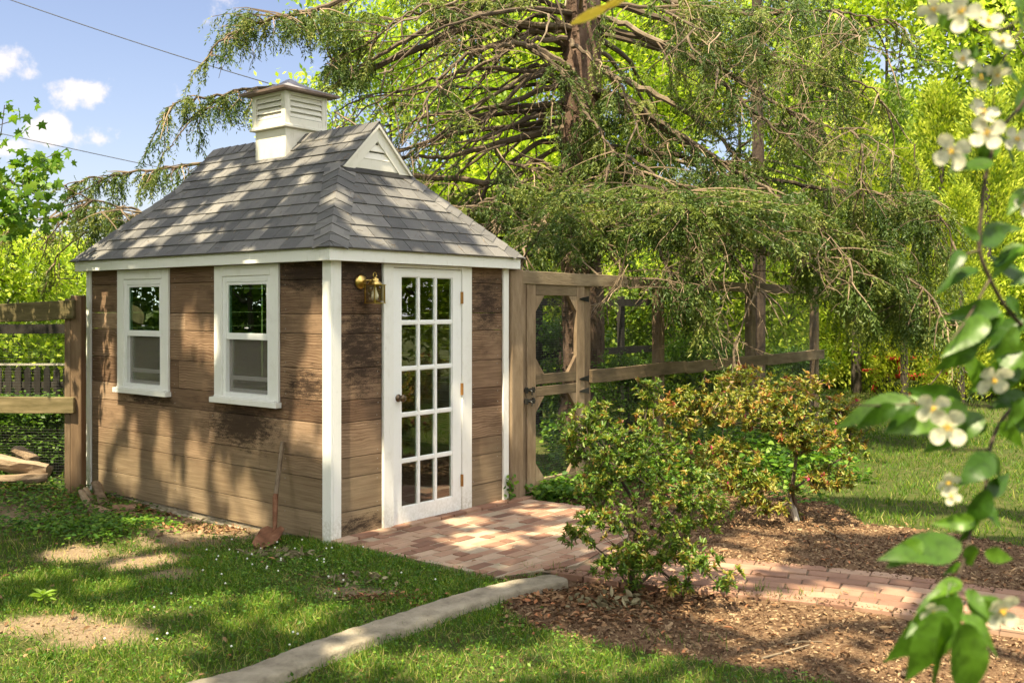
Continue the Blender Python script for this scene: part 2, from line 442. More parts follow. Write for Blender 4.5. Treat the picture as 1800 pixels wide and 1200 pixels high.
def screen():
    m = new_mat('insect_screen'); t = NT(m)
    tr = t.n('ShaderNodeBsdfTransparent'); tr.inputs['Color'].default_value = (.85, .85, .85, 1)
    df = t.n('ShaderNodeBsdfDiffuse'); df.inputs['Color'].default_value = (.28, .25, .21, 1)
    ms = t.n('ShaderNodeMixShader'); ms.inputs[0].default_value = .26
    t.l(tr.outputs[0], ms.inputs[1]); t.l(df.outputs[0], ms.inputs[2])
    o = t.n('ShaderNodeOutputMaterial'); t.l(ms.outputs[0], o.inputs['Surface'])
    return m
screen_mat = screen()

def ground_mat():
    m = new_mat('garden_ground'); t = NT(m)
    v = t.coords((1, 1, 1))
    at = t.n('ShaderNodeAttribute', attribute_name='zone')
    sp = t.n('ShaderNodeSeparateColor'); t.l(at.outputs['Color'], sp.inputs[0])
    mul, dirt = sp.outputs[0], sp.outputs[1]
    edge = t.math('MULTIPLY', t.math('SUBTRACT', t.noise(v, 8, 9, .75), .5), 1.3)
    fm = t.rng(t.math('ADD', mul, edge), .38, .62)
    fd = t.rng(t.math('ADD', dirt, edge), .25, .75)
    n1 = t.noise(v, 9, 8, .7); n2 = t.noise(v, 70, 5, .7)
    g = t.ramp(n1, [(.3, (.035, .055, .012)), (.55, (.075, .085, .022)), (.75, (.15, .12, .06))])
    fine = t.math('ADD', t.math('MULTIPLY', n2, .65), t.math('MULTIPLY', n1, .35))
    mu = t.ramp(fine, [(.3, (.055, .029, .016)), (.5, (.15, .088, .049)), (.7, (.36, .25, .15))])
    di = t.ramp(fine, [(.3, (.14, .095, .058)), (.5, (.255, .185, .12)), (.7, (.37, .285, .19))])
    col = t.mix(fd, g, di)
    col = t.mix(fm, col, mu)
    t.out(col, .95, 0, t.bump(fine, 1.0, .025), .15)
    return m
ground_m = ground_mat()

# ------------------------------------------------------------------ mesh helpers
class MB:
    """collects faces; build() links them as ONE mesh object"""
    def __init__(s): s.v = []; s.f = []; s.r = []
    def add(s, vs, fs, r=None):
        b = len(s.v)
        s.v += [tuple(p) for p in vs]
        for f in fs:
            s.f.append([i + b for i in f])
            s.r.append(random.random() if r is None else r)
    def box(s, x0, x1, y0, y1, z0, z1, r=None):
        r = random.random() if r is None else r
        s.add([(x0, y0, z0), (x1, y0, z0), (x1, y1, z0), (x0, y1, z0), (x0, y0, z1), (x1, y0, z1), (x1, y1, z1), (x0, y1, z1)],
              [(0, 3, 2, 1), (4, 5, 6, 7), (0, 1, 5, 4), (1, 2, 6, 5), (2, 3, 7, 6), (3, 0, 4, 7)], r)
        return s
    def beam(s, a, b, w, h, up=(0, 0, 1), r=None):
        a = Vector(a); b = Vector(b); d = (b - a).normalized()
        u = Vector(up); sx = d.cross(u)
        if sx.length < 1e-4: sx = d.cross(Vector((1, 0, 0)))
        sx.normalize(); u = sx.cross(d)
        sx *= w / 2; u *= h / 2
        r = random.random() if r is None else r
        s.add([a - sx - u, a + sx - u, a + sx + u, a - sx + u, b - sx - u, b + sx - u, b + sx + u, b - sx + u],
              [(0, 1, 2, 3), (4, 7, 6, 5), (0, 4, 5, 1), (1, 5, 6, 2), (2, 6, 7, 3), (3, 7, 4, 0)], r)
        return s
    def tube(s, pts, rad, n=6, r=None):
        pts = [Vector(p) for p in pts]
        if isinstance(rad, (int, float)): rad = [rad] * len(pts)
        r = random.random() if r is None else r
        vs = []; fs = []
        ref = None
        for i, p in enumerate(pts):
            d = (pts[min(i + 1, len(pts) - 1)] - pts[max(i - 1, 0)])
            if d.length < 1e-6: d = Vector((0, 0, 1))
            d.normalize()
            if ref is None: ref = d.orthogonal()
            ref = ref - d * ref.dot(d)
            if ref.length < 1e-4: ref = d.orthogonal()
            ref.normalize(); q = d.cross(ref)
            for k in range(n):
                a = 2 * math.pi * k / n
                vs.append(p + (ref * math.cos(a) + q * math.sin(a)) * rad[i])
        for i in range(len(pts) - 1):
            for k in range(n):
                k2 = (k + 1) % n
                fs.append((i * n + k, i * n + k2, (i + 1) * n + k2, (i + 1) * n + k))
        fs.append(tuple(range(n - 1, -1, -1)))
        e = (len(pts) - 1) * n
        fs.append(tuple(range(e, e + n)))
        s.add(vs, fs, r)
        return s
    def lathe(s, prof, o=(0, 0, 0), ax=(0, 0, 1), n=20, r=None):
        ax = Vector(ax).normalized(); u = ax.orthogonal().normalized(); w = ax.cross(u); o = Vector(o)
        vs = []; fs = []
        for (rad, t) in prof:
            for k in range(n):
                a = 2 * math.pi * k / n
                vs.append(o + ax * t + (u * math.cos(a) + w * math.sin(a)) * rad)
        for i in range(len(prof) - 1):
            for k in range(n):
                k2 = (k + 1) % n
                fs.append((i * n + k, i * n + k2, (i + 1) * n + k2, (i + 1) * n + k))
        fs.append(tuple(range(n - 1, -1, -1))); e = (len(prof) - 1) * n; fs.append(tuple(range(e, e + n)))
        s.add(vs, fs, r if r is not None else random.random())
        return s
    def prism(s, poly, thick, r=None):
        """poly: 3D points of a flat polygon, extruded by the vector thick"""
        n = len(poly); t = Vector(thick)
        a = [Vector(p) for p in poly]; b = [p + t for p in a]
        nrm = sum(((a[i] - a[0]).cross(a[i + 1] - a[0]) for i in range(1, n - 1)), Vector())
        fs = [tuple(range(n)), tuple(range(2 * n - 1, n - 1, -1))] + [(i, i + n, (i + 1) % n + n, (i + 1) % n) for i in range(n)]
        if nrm.dot(t) > 0: fs = [tuple(reversed(f)) for f in fs]
        s.add(a + b, fs, random.random() if r is None else r)
        return s
    def build(s, name, mat, parent=None, origin=None, smooth=False, bevel=0, seg=1):
        o = Vector(origin) if origin is not None else Vector()
        me = bpy.data.meshes.new(name)
        me.from_pydata([(x - o.x, y - o.y, z - o.z) for x, y, z in s.v], [], s.f)
        at = me.attributes.new('rnd', 'FLOAT', 'FACE')
        at.data.foreach_set('value', np.array(s.r, dtype=np.float32))
        me.materials.append(mat)
        if smooth: me.polygons.foreach_set('use_smooth', np.ones(len(me.polygons), dtype=bool))
        me.update()
        ob = bpy.data.objects.new(name, me)
        COL.objects.link(ob)
        ob.location = o
        if parent: ob.parent = parent
        if bevel:
            b = ob.modifiers.new('bevel', 'BEVEL'); b.width = bevel; b.segments = seg; b.limit_method = 'ANGLE'
        return ob

def tag(o, label=None, cat=None, group=None, kind=None):
    if label: o['label'] = label
    if cat: o['category'] = cat
    if group: o['group'] = group
    if kind: o['kind'] = kind
    return o
def thing(name, label, cat, at=(0, 0, 0), rz=0, group=None):
    o = bpy.data.objects.new(name, None); COL.objects.link(o)
    o.location = at; o.rotation_euler = (0, 0, rz); o.empty_display_size = .2
    return tag(o, label, cat, group)
def copy_tree(o, parent=None):
    c = o.copy(); COL.objects.link(c)
    if parent: c.parent = parent
    for ch in [k for k in bpy.data.objects if k.parent == o]: copy_tree(ch, c)
    return c

# leaf shapes (x across, y along, z normal)
T_DIAMOND = (np.array([(0, 0, 0), (.5, .45, 0), (0, 1, 0), (-.5, .45, 0)]), [(0, 1, 2, 3)])
T_LEAF = (np.array([(0, 0, 0), (.40, .28, .10), (.38, .62, .08), (0, 1, -.08), (-.38, .62, .08), (-.40, .28, .10)]), [(0, 1, 2, 3), (0, 3, 4, 5)])
T_BLADE = (np.array([(-.5, 0, 0), (.5, 0, 0), (.38, .55, .10), (-.38, .55, .10), (0, 1, .38)]), [(0, 1, 2, 3), (3, 2, 4)])
T_MAPLE = (np.array([(0, 0, 0), (.18, .16, 0), (.52, .10, -.05), (.36, .34, 0), (.62, .62, -.08), (.24, .60, .02), (0, 1.05, -.08), (-.24, .60, .02), (-.62, .62, -.08), (-.36, .34, 0), (-.52, .10, -.05), (-.18, .16, 0), (0, .35, .04)]),
           [(12, 0, 1), (12, 1, 2, 3), (12, 3, 4, 5), (12, 5, 6, 7), (12, 7, 8, 9), (12, 9, 10, 11), (12, 11, 0)])
T_CHIP = (np.array([(-.5, 0, 0), (.5, .05, 0), (.4, 1, .1), (-.45, .95, .05), (-.5, 0, .3), (.5, .05, .3), (.4, 1, .35), (-.45, .95, .35)]),
          [(4, 5, 6, 7), (0, 1, 5, 4), (1, 2, 6, 5), (2, 3, 7, 6), (3, 0, 4, 7)])

def frames(y, z):
    y = y / np.maximum(np.linalg.norm(y, axis=1, keepdims=True), 1e-9)
    x = np.cross(y, z); n = np.linalg.norm(x, axis=1, keepdims=True)
    bad = n[:, 0] < 1e-4
    if bad.any():
        x[bad] = np.cross(y[bad], np.array([[.3, .7, .64]])); n = np.linalg.norm(x, axis=1, keepdims=True)
    x = x / np.maximum(n, 1e-9)
    return x, y, np.cross(x, y)
def scatter(T, pos, y, z, ln, wd):
    """copies of the template T: (verts, template faces, count)"""
    tv, tf = T
    x, y, z = frames(y, z)
    ln = np.broadcast_to(np.asarray(ln, float), (len(pos),)); wd = np.broadcast_to(np.asarray(wd, float), (len(pos),))
    v = pos[:, None, :] + tv[None, :, 0:1] * (x * wd[:, None])[:, None, :] + tv[None, :, 1:2] * (y * ln[:, None])[:, None, :] + tv[None, :, 2:3] * (z * ln[:, None])[:, None, :]
    return v
class LC:
    """a cloud of leaves collected into one mesh"""
    def __init__(s): s.parts = []
    def add(s, T, pos, y, z, ln, wd, rnd=None):
        pos = np.asarray(pos, float)
        if len(pos) == 0: return s
        if rnd is None: rnd = rng.random(len(pos))
        s.parts.append((T, scatter(T, pos, np.asarray(y, float), np.asarray(z, float), ln, wd), np.asarray(rnd)))
        return s
    def build(s, name, mat, parent=None, origin=None, smooth=False):
        V = []; L = []; LS = []; RN = []; nv = 0; nl = 0
        for T, v, r in s.parts:
            n, k, _ = v.shape
            V.append(v.reshape(-1, 3))
            sizes = [len(f) for f in T[1]]
            flat = np.array([i for f in T[1] for i in f])
            idx = (flat[None, :] + (np.arange(n) * k)[:, None]).reshape(-1) + nv
            st = np.concatenate([[0], np.cumsum(sizes)[:-1]])
            starts = (st[None, :] + (np.arange(n) * len(flat))[:, None]).reshape(-1) + nl
            L.append(idx); LS.append(starts); RN.append(np.repeat(r, len(sizes)))
            nv += n * k; nl += n * len(flat)
        V = np.concatenate(V)
        if origin is not None: V = V - np.array(origin)[None, :]
        L = np.concatenate(L).astype(np.int32); LS = np.concatenate(LS).astype(np.int32); RN = np.concatenate(RN).astype(np.float32)
        me = bpy.data.meshes.new(name)
        me.vertices.add(len(V)); me.vertices.foreach_set('co', V.astype(np.float32).reshape(-1))
        me.loops.add(len(L)); me.loops.foreach_set('vertex_index', L)
        me.polygons.add(len(LS)); me.polygons.foreach_set('loop_start', LS)
        me.update(calc_edges=True)
        at = me.attributes.new('rnd', 'FLOAT', 'FACE'); at.data.foreach_set('value', RN)
        if smooth: me.polygons.foreach_set('use_smooth', np.ones(len(LS), dtype=bool))
        me.materials.append(mat)
        me.validate()
        ob = bpy.data.objects.new(name, me); COL.objects.link(ob)
        if origin is not None: ob.location = origin
        if parent: ob.parent = parent
        return ob
def unit(n):
    v = rng.normal(size=(n, 3)); return v / np.linalg.norm(v, axis=1, keepdims=True)

class Skel:
    """a branching skeleton: every new tip grows from the nearest existing node"""
    def __init__(s, p): s.p = [np.array(p, float)]; s.par = [-1]; s.arr = None; s.tips = []; s.fix = {}
    def chain(s, i, pts):
        for q in pts:
            s.p.append(np.array(q, float)); s.par.append(i); i = len(s.p) - 1
        return i
    def near(s, q, bias=None):
        a = np.array(s.p); d = np.linalg.norm(a - q, axis=1)
        if bias is not None: d = d + bias(a, q)
        return int(np.argmin(d))
    def grow(s, q, step=.35, sag=0.0, bias=None, wob=.12):
        q = np.array(q, float); i = s.near(q, bias); a = s.p[i]
        L = np.linalg.norm(q - a); n = max(1, int(L / step))
        pts = []
        for k in range(1, n + 1):
            t = k / n
            w = rng.normal(size=3) * wob * L / n * (0 if k == n else 1)
            pts.append(a + (q - a) * t + np.array([0, 0, sag * L * t * (1 - t) * 4]) + w)
        j = s.chain(i, pts); s.tips.append(j)
        return j
    def radii(s, tip=.004, power=.45, rmax=1e9):
        n = len(s.p); c = np.zeros(n); kids = np.zeros(n, int)
        for i in range(1, n): kids[s.par[i]] += 1
        for i in range(n - 1, -1, -1):
            if kids[i] == 0: c[i] += 1
            if s.par[i] >= 0: c[s.par[i]] += c[i]
        return np.minimum(tip * c ** power, rmax)
    def mesh(s, mb, rad, n=5, skip=()):
        kids = {}
        for i in range(1, len(s.p)): kids.setdefault(s.par[i], []).append(i)
        started = set()
        stack = [(0, None)]
        seen = []
        # chains: follow the thickest child
        todo = [(0, -1)]
        while todo:
            i, frm = todo.pop()
            pts = [] if frm < 0 else [s.p[frm]]; rr = [] if frm < 0 else [rad[i]]
            while True:
                pts.append(s.p[i]); rr.append(rad[i])
                ch = kids.get(i, [])
                if not ch: break
                m = max(ch, key=lambda c: rad[c])
                for c in ch:
                    if c != m: todo.append((c, i))
                i = m
            if len(pts) > 1: mb.tube([Vector(p) for p in pts], [max(r, .0012) for r in rr], n)

def pts_in(ells, n):
    """n points spread through the ellipsoids (cx,cy,cz,rx,ry,rz,weight)"""
    w = np.array([e[6] for e in ells], float); w /= w.sum()
    k = rng.choice(len(ells), n, p=w)
    e = np.array([x[:6] for x in ells])[k]
    d = unit(n) * (rng.random((n, 1)) ** .4)
    return e[:, :3] + d * e[:, 3:6]

# ------------------------------------------------------------------ ground
def poly_mask(x, y, poly):
    ins = np.zeros(x.shape, bool); n = len(poly)
    for i in range(n):
        (x1, y1), (x2, y2) = poly[i], poly[(i + 1) % n]
        c = ((y1 > y) != (y2 > y))
        xi = (x2 - x1) * (y - y1) / ((y2 - y1) if abs(y2 - y1) > 1e-9 else 1e-9) + x1
        ins ^= c & (x < xi)
    return ins
def gp(lst): return [tuple(G(a, b)[:2]) for a, b in lst]
MULCH = gp([(985, 1003), (905, 1040), (880, 1062), (950, 1098), (1080, 1132), (1280, 1166), (1450, 1188), (1560, 1215)]) + [(2.2, 3.6), (6, 3.6), (7, 6.0)] + \
        gp([(1800, 950), (1620, 925), (1520, 915), (1470, 880), (1300, 830), (1120, 800), (1040, 830), (1000, 870)]) + [tuple(W(2.3, -.1)[:2]), tuple(W(2.2, -1.3)[:2])]
PATIO = [tuple(W(x, y)[:2]) for x, y in [(-.02, .0), (2.25, .0), (2.3, -1.0), (1.55, -1.6), (.62, -1.78), (.05, -1.56)]]
CURB_C = [(-2.5, 3.55), (-1.95, 3.98), (-1.28, 4.61), (-.956, 5.03), (-.615, 5.42), (-.33, 5.80), (.0, 6.09), (.33, 6.36)]
PATH_C = [(.35, 7.02), (.9, 6.72), (1.5, 6.46), (2.1, 6.22), (2.75, 5.85), (3.4, 5.45), (4.2, 4.9), (5.2, 4.2)]
def near_line(x, y, line, half):
    d = np.full(x.shape, 1e9)
    for (x1, y1), (x2, y2) in zip(line[:-1], line[1:]):
        dx, dy = x2 - x1, y2 - y1
        t = np.clip(((x - x1) * dx + (y - y1) * dy) / (dx * dx + dy * dy), 0, 1)
        d = np.minimum(d, np.hypot(x - x1 - t * dx, y - y1 - t * dy))
    return d < half
DIRT = [(90, 1092, .36, .10), (170, 1105, .3, .12), (250, 975, .4, .12), (330, 935, .5, .2), (420, 925, .4, .18), (130, 960, .3, .12),
        (270, 905, .5, .3), (60, 900, .7, .4), (470, 960, .2, .1), (960, 1020, .25, .1), (300, 1000, .25, .07), (620, 1030, .3, .07)]
def dirt_val(x, y):
    v = np.zeros(x.shape)
    for (a, b, rx, ry) in DIRT:
        g = G(a, b); v = np.maximum(v, np.exp(-(((x - g.x) / rx) ** 2 + ((y - g.y) / (ry * 2.2)) ** 2)))
    return v
def axis(a, b, fine0, fine1, st, n):
    inner = np.arange(fine0, fine1, st)
    lo = fine0 - np.geomspace(st, fine0 - a, n)[::-1] if a < fine0 else []
    hi = fine1 + np.geomspace(st, b - fine1, n)
    return np.concatenate([lo, inner, [fine1], hi])
gx = axis(-600, 600, -7, 7, .07, 40); gy = axis(-600, 900, 2.5, 15, .07, 40)
XX, YY = np.meshgrid(gx, gy)
HH = hgt(XX, YY) + rng.normal(size=XX.shape) * .004 * ((YY > 2) & (YY < 15) & (abs(XX) < 7.2))
nx, ny = len(gx), len(gy)
me = bpy.data.meshes.new('ground')
me.vertices.add(nx * ny)
me.vertices.foreach_set('co', np.stack([XX, YY, HH], -1).astype(np.float32).reshape(-1))
ii = (np.arange(ny - 1)[:, None] * nx + np.arange(nx - 1)[None, :]).reshape(-1)
q = np.stack([ii, ii + 1, ii + nx + 1, ii + nx], -1).astype(np.int32)
me.loops.add(q.size); me.loops.foreach_set('vertex_index', q.reshape(-1))
me.polygons.add(len(q)); me.polygons.foreach_set('loop_start', np.arange(len(q), dtype=np.int32) * 4)
me.update(calc_edges=True)
zc = np.zeros((ny, nx, 4), np.float32)
zc[..., 0] = poly_mask(XX, YY, MULCH)
zc[..., 1] = dirt_val(XX, YY)
zc[..., 3] = 1
ca = me.attributes.new('zone', 'FLOAT_COLOR', 'POINT'); ca.data.foreach_set('color', zc.reshape(-1))
me.polygons.foreach_set('use_smooth', np.ones(len(q), bool))
me.materials.append(ground_m)
go = bpy.data.objects.new('ground', me); COL.objects.link(go); tag(go, kind='structure')

# brick patio: courses parallel to the front wall, in shed-local coordinates
def clip_poly(poly, a, b):
    """keep the part of the 2D polygon to the left of a->b"""
    out = []
    def side(p): return (b[0] - a[0]) * (p[1] - a[1]) - (b[1] - a[1]) * (p[0] - a[0])
    for i in range(len(poly)):
        p, q_ = poly[i], poly[(i + 1) % len(poly)]
        sp_, sq = side(p), side(q_)
        if sp_ >= 0: out.append(p)
        if sp_ * sq < 0:
            t = sp_ / (sp_ - sq); out.append((p[0] + (q_[0] - p[0]) * t, p[1] + (q_[1] - p[1]) * t))
    return out
def clip_convex(poly, conv):
    for i in range(len(conv)):
        poly = clip_poly(poly, conv[i], conv[(i + 1) % len(conv)])
        if len(poly) < 3: return []
    return poly
def area2(p): return abs(sum(p[i][0] * p[(i + 1) % len(p)][1] - p[(i + 1) % len(p)][0] * p[i][1] for i in range(len(p)))) / 2
pat_loc = [(.05, -1.56), (.62, -1.78), (1.55, -1.6), (2.3, -1.0), (2.25, -.115), (.03, -.115)]
mb = MB(); row = 0
y = -1.85
while y < -.1:
    x = -.3 - (row % 2) * .105 + random.uniform(-.02, .02)
    while x < 2.5:
        w_ = random.choice((.205, .205, .205, .1)) if row % 3 else .205
        rect = [(x, y), (x + w_ - .013, y), (x + w_ - .013, y + .089), (x, y + .089)]
        c = clip_convex(rect, pat_loc)
        if len(c) >= 3 and area2(c) > .002:
            z = -.012 + random.uniform(-.004, .004)
            mb.prism([(p[0], p[1], z - .05) for p in c], (0, 0, .05))
        x += w_
    y += .103; row += 1
x = -.02
while x < 2.3:                                   # raised soldier course under the wall
    w_ = random.choice((.2, .2, .15))
    mb.box(x, x + w_ - .010, -.105 + random.uniform(-.006, .004), -.002, -.06, .010 + random.uniform(-.003, .004)); x += w_
pt = thing('brick_patio', None, None, W(0, 0), ROT); pt['kind'] = 'structure'
mb.build('paving_brick', brick, pt, bevel=.004)
mb = MB(); mb.prism([(p[0], p[1], -.075) for p in pat_loc], (0, 0, .0595)); mb.box(-.02, 2.25, -.113, .1, -.075, -.012); mb.build('sand_bed', pale_joint, pt)

# brick path: courses along its own run
def polyline(pts, step):
    pts = [Vector((*p, 0)) for p in pts]
    # Catmull-Rom
    out = []
    for i in range(len(pts) - 1):
        p0 = pts[max(i - 1, 0)]; p1 = pts[i]; p2 = pts[i + 1]; p3 = pts[min(i + 2, len(pts) - 1)]
        n = max(2, int((p2 - p1).length / step))
        for k in range(n):
            t = k / n
            out.append(.5 * ((2 * p1) + (p2 - p0) * t + (2 * p0 - 5 * p1 + 4 * p2 - p3) * t * t + (3 * p1 - p0 - 3 * p2 + p3) * t ** 3))
    out.append(pts[-1]); return out
def offset_line(c, off):
    r = []
    for i, p in enumerate(c):
        d = (c[min(i + 1, len(c) - 1)] - c[max(i - 1, 0)]).normalized()
        r.append(p + Vector((-d.y, d.x, 0)) * off)
    return r
pc = polyline(PATH_C, .05)
arc = [0]
for a, b in zip(pc[:-1], pc[1:]): arc.append(arc[-1] + (b - a).length)
def at_arc(s):
    s = min(max(s, 0), arc[-1] - 1e-4)
    i = int(np.searchsorted(arc, s, 'right')) - 1
    t = (s - arc[i]) / (arc[i + 1] - arc[i]); p = pc[i].lerp(pc[i + 1], t)
    d = (pc[i + 1] - pc[i]).normalized(); return p, Vector((-d.y, d.x, 0))
mb = MB(); NR = 7; half = .44
for rw in range(NR):
    s_ = -.1 + (rw % 2) * .1 + random.uniform(-.03, .03)
    o0 = -half + rw * (2 * half / NR) + .005; o1 = o0 + 2 * half / NR - .011
    while s_ < arc[-1] - .2:
        e_ = s_ + .235
        p0, n0 = at_arc(s_); p1, n1 = at_arc(e_ - .010)
        z = -.010 + random.uniform(-.005, .005)
        j = random.uniform(-.004, .004)
        quad = [p0 + n0 * (o0 + j), p1 + n1 * (o0 + j), p1 + n1 * (o1 + j), p0 + n0 * (o1 + j)]
        if not poly_mask(np.array([quad[0].x]), np.array([quad[0].y]), PATIO)[0]:
            mb.prism([(p.x, p.y, z - .05) for p in quad], (0, 0, .05))
        s_ = e_
bp = thing('brick_path', None, None, (pc[0].x, pc[0].y, 0)); bp['kind'] = 'structure'
ob = mb.build('paving_brick', path_brick, bp, origin=None, bevel=.004); ob.location = (-pc[0].x, -pc[0].y, 0)
mb = MB()
le = offset_line(pc, half - .005); ri = offset_line(pc, -half + .005)
for i in range(len(pc) - 1):
    mb.add([(ri[i].x, ri[i].y, -.022), (ri[i + 1].x, ri[i + 1].y, -.022), (le[i + 1].x, le[i + 1].y, -.022), (le[i].x, le[i].y, -.022)], [(0, 1, 2, 3)], .4)
ob = mb.build('sand_bed', sand_joint, bp); ob.location = (-pc[0].x, -pc[0].y, 0)

# concrete edging strip
cc = polyline(CURB_C, .04)
mb = MB(); prof = [(-.135, -.12), (-.138, .018), (-.131, .033), (-.12, .0365), (-.04, .038), (.04, .039), (.12, .037), (.131, .034), (.138, .018), (.135, -.12)]
vs = []; fs = []
for i, p in enumerate(cc):
    d = (cc[min(i + 1, len(cc) - 1)] - cc[max(i - 1, 0)]).normalized(); nn_ = Vector((-d.y, d.x, 0))
    wob = 1 + .05 * math.sin(i * .31) * math.sin(i * .11 + 1) + random.uniform(-.03, .03)
    endf = min(1, (len(cc) - 1 - i) / 3 + .55)
    for (u, h) in prof:
        q_ = p - nn_ * (u * .76 * wob * endf - .028)
        vs.append((q_.x, q_.y, h + float(hgt(p.x, p.y)) * .6 + random.uniform(-.004, .004)))
k = len(prof)
for i in range(len(cc) - 1):
    for j in range(k - 1): fs.append((i * k + j, i * k + j + 1, (i + 1) * k + j + 1, (i + 1) * k + j))
fs.append(tuple(range((len(cc) - 1) * k, len(cc) * k)))
mb.add(vs, fs, .5)
cb = mb.build('concrete_kerb', concrete, None, smooth=True); tag(cb, kind='structure')

# ------------------------------------------------------------------ the shed
SW, SD = 2.011, 3.52
LEV = [-.02, .187, .44, .59, .855, 1.02, 1.26, 1.52, 1.67, 1.93, 2.12]
FZ0, FZ1 = 2.061, 2.164
OV = .11
shed = thing('garden_shed', 'brown cedar garden shed with white trim, grey shingle roof and louvred cupola', 'shed', W(0, 0), ROT)
WIN = [(.70, 1.342), (2.235, 2.866)]; WZ = (.985, 1.975)
DOOR = (.60, 1.42); DZ = (.0, 2.045)
def segs(a, b, cuts):
    out = [(a, b)]
    for c0, c1 in cuts:
        nw = []
        for s0, s1 in out:
            if c1 <= s0 or c0 >= s1: nw.append((s0, s1)); continue
            if c0 > s0: nw.append((s0, c0))
            if c1 < s1: nw.append((c1, s1))
        out = nw
    return out
def wall(fn, length, openings, z_open, joints):
    mb = MB()
    for i, (z0, z1) in enumerate(zip(LEV[:-1], LEV[1:])):
        zb = [(z0 + .0025, z1 - .0025)]
        # split rows at the openings' top and bottom
        edges = sorted(set([z0 + .0025, z1 - .0025] + [e for e in z_open if z0 + .0025 < e < z1 - .0025]))
        jr = [random.random() for _ in range(6)]
        jx = [j for j in joints[i % len(joints)]]
        for a, b in zip(edges[:-1], edges[1:]):
            cuts = [o for o in openings] if (a + b) / 2 > z_open[0] and (a + b) / 2 < z_open[1] else []
            s = segs(0, length, cuts)
            for j in jx:
                s = [t for (p, q_) in s for t in ([(p, j - .001), (j + .001, q_)] if p + .05 < j < q_ - .05 else [(p, q_)])]
            for (p, q_) in s:
                n_before = sum(1 for j in jx if (p + q_) / 2 > j)
                fn(mb, p, q_, a, b, jr[n_before], random.Random(i * 7 + n_before).uniform(-.0015, .0015))
    return mb
mb = wall(lambda m, p, q_, a, b, r, o: m.box(-.0 + o, .022 + o, p, q_, a, b, r), SD - .0, WIN, WZ,
          [[], [], [.86], [1.55], [1.47, 2.3], [2.0], [], [1.9], [], []])
mb.build('wall', cladding, shed, bevel=.002)
mb = wall(lambda m, p, q_, a, b, r, o: m.box(p, q_, 0 + o, .022 + o, a, b, r), SW, [DOOR], DZ, [[]])
mb.build('wall', cladding, shed, bevel=.002)
mb = MB()
for z0, z1 in zip(LEV[:-1], LEV[1:]): mb.box(SW - .022, SW, .03, SD - .03, z0, z1 - .003)
mb.build('wall', cladding, shed)
mb = MB()
for z0, z1 in zip(LEV[:-1], LEV[1:]): mb.box(.03, SW - .03, SD - .022, SD, z0, z1 - .003)
mb.build('wall', cladding, shed)
mb = MB(); mb.box(.012, SW - .01, .03, SD - .01, -.2, -.024); mb.box(-.02, .010, .4, SD - .02, -.2, -.055 ); mb.build('foundation', concrete, shed, bevel=.01)
mb = MB(); mb.box(.03, SW - .03, .05, SD - .03, -.022, .01); mb.build('floor', inner_wood, shed)
# nail heads
mb = MB()
for z0, z1 in zip(LEV[:-1], LEV[1:]):
    for yy in (.10, .53, 1.50, 2.05, 3.02, 3.44):
        for zz in (z0 + .035, z1 - .035):
            if zz < 2.04: mb.lathe([(.0035, 0), (.0035, .003)], (-.002, yy + random.uniform(-.01, .01), zz), (-1, 0, 0), 6)
    for xx in (.06, .46, 1.58, 1.90):
        for zz in (z0 + .035, z1 - .035):
            if zz < 2.04: mb.lathe([(.0035, 0), (.0035, .003)], (xx + random.uniform(-.008, .008), -.002, zz), (0, -1, 0), 6)
mb.build('nail_heads', simple('nail_metal', [(0, (.25, .23, .2)), (1, (.5, .48, .45))], 4, rough=.5, metal=.5, bump=0), shed)['kind'] = 'stuff'
# corner boards
for (x0, x1, y0, y1) in [(-.022, -.001, -.022, .075), ]:
    m2 = MB(); m2.box(-.022, -.002, -.024, .075, -.045, FZ0 + .03); m2.box(-.0005, .078, -.024, -.003, -.045, FZ0 + .03); m2.build('corner_trim', white_paint, shed, bevel=.002)
m2 = MB(); m2.box(-.022, -.002, SD - .052, SD + .024, -.06, FZ0 + .03); m2.box(-.0005, .05, SD + .003, SD + .024, -.06, FZ0 + .03); m2.build('corner_trim', white_paint, shed, bevel=.002)
m2 = MB(); m2.box(SW - .05, SW + .024, -.024, -.003, -.03, FZ0 + .03); m2.box(SW + .002, SW + .024, -.0005, .06, -.03, FZ0 + .03); m2.build('corner_trim', white_paint, shed, bevel=.002)
# fascia and soffit
o1 = OV - .012
m2 = MB()
m2.box(-o1, SW + o1, -o1, -o1 + .022, FZ0, FZ1 - .006); m2.box(-o1, SW + o1, SD + o1 - .022, SD + o1, FZ0, FZ1 - .006)
m2.box(-o1 + .0, -o1 + .022, -o1 + .0225, SD + o1 - .0225, FZ0, FZ1 - .006); m2.box(SW + o1 - .022, SW + o1, -o1 + .0225, SD + o1 - .0225, FZ0, FZ1 - .006)
m2.build('fascia', white_paint, shed, bevel=.003)
m2 = MB()
m2.box(-o1 + .023, SW + o1 - .023, -o1 + .023, -.003, FZ0 + .035, FZ0 + .045); m2.box(-o1 + .023, -.003, .0, SD, FZ0 + .035, FZ0 + .045)
m2.box(SW + .003, SW + o1 - .023, .0, SD, FZ0 + .035, FZ0 + .045); m2.box(-o1 + .023, SW + o1 - .023, SD + .003, SD + o1 - .023, FZ0 + .035, FZ0 + .045)
m2.build('soffit', white_paint, shed)

# roof: Dutch gable, slopes 45 degrees
RX = SW / 2                     # ridge x
RISE = RX + OV                  # half span = rise
GY0, GY1 = .60, SD - .60        # gable faces
GB = GY0 + OV                   # rise at gable base
GZ = FZ1 + GB
RZ = FZ1 + RISE
RK = .045                       # rake overhang
q2 = math.sqrt(2)
ux0, ux1, uy0, uy1 = -OV, SW + OV, -OV, SD + OV
roof_mb = MB()
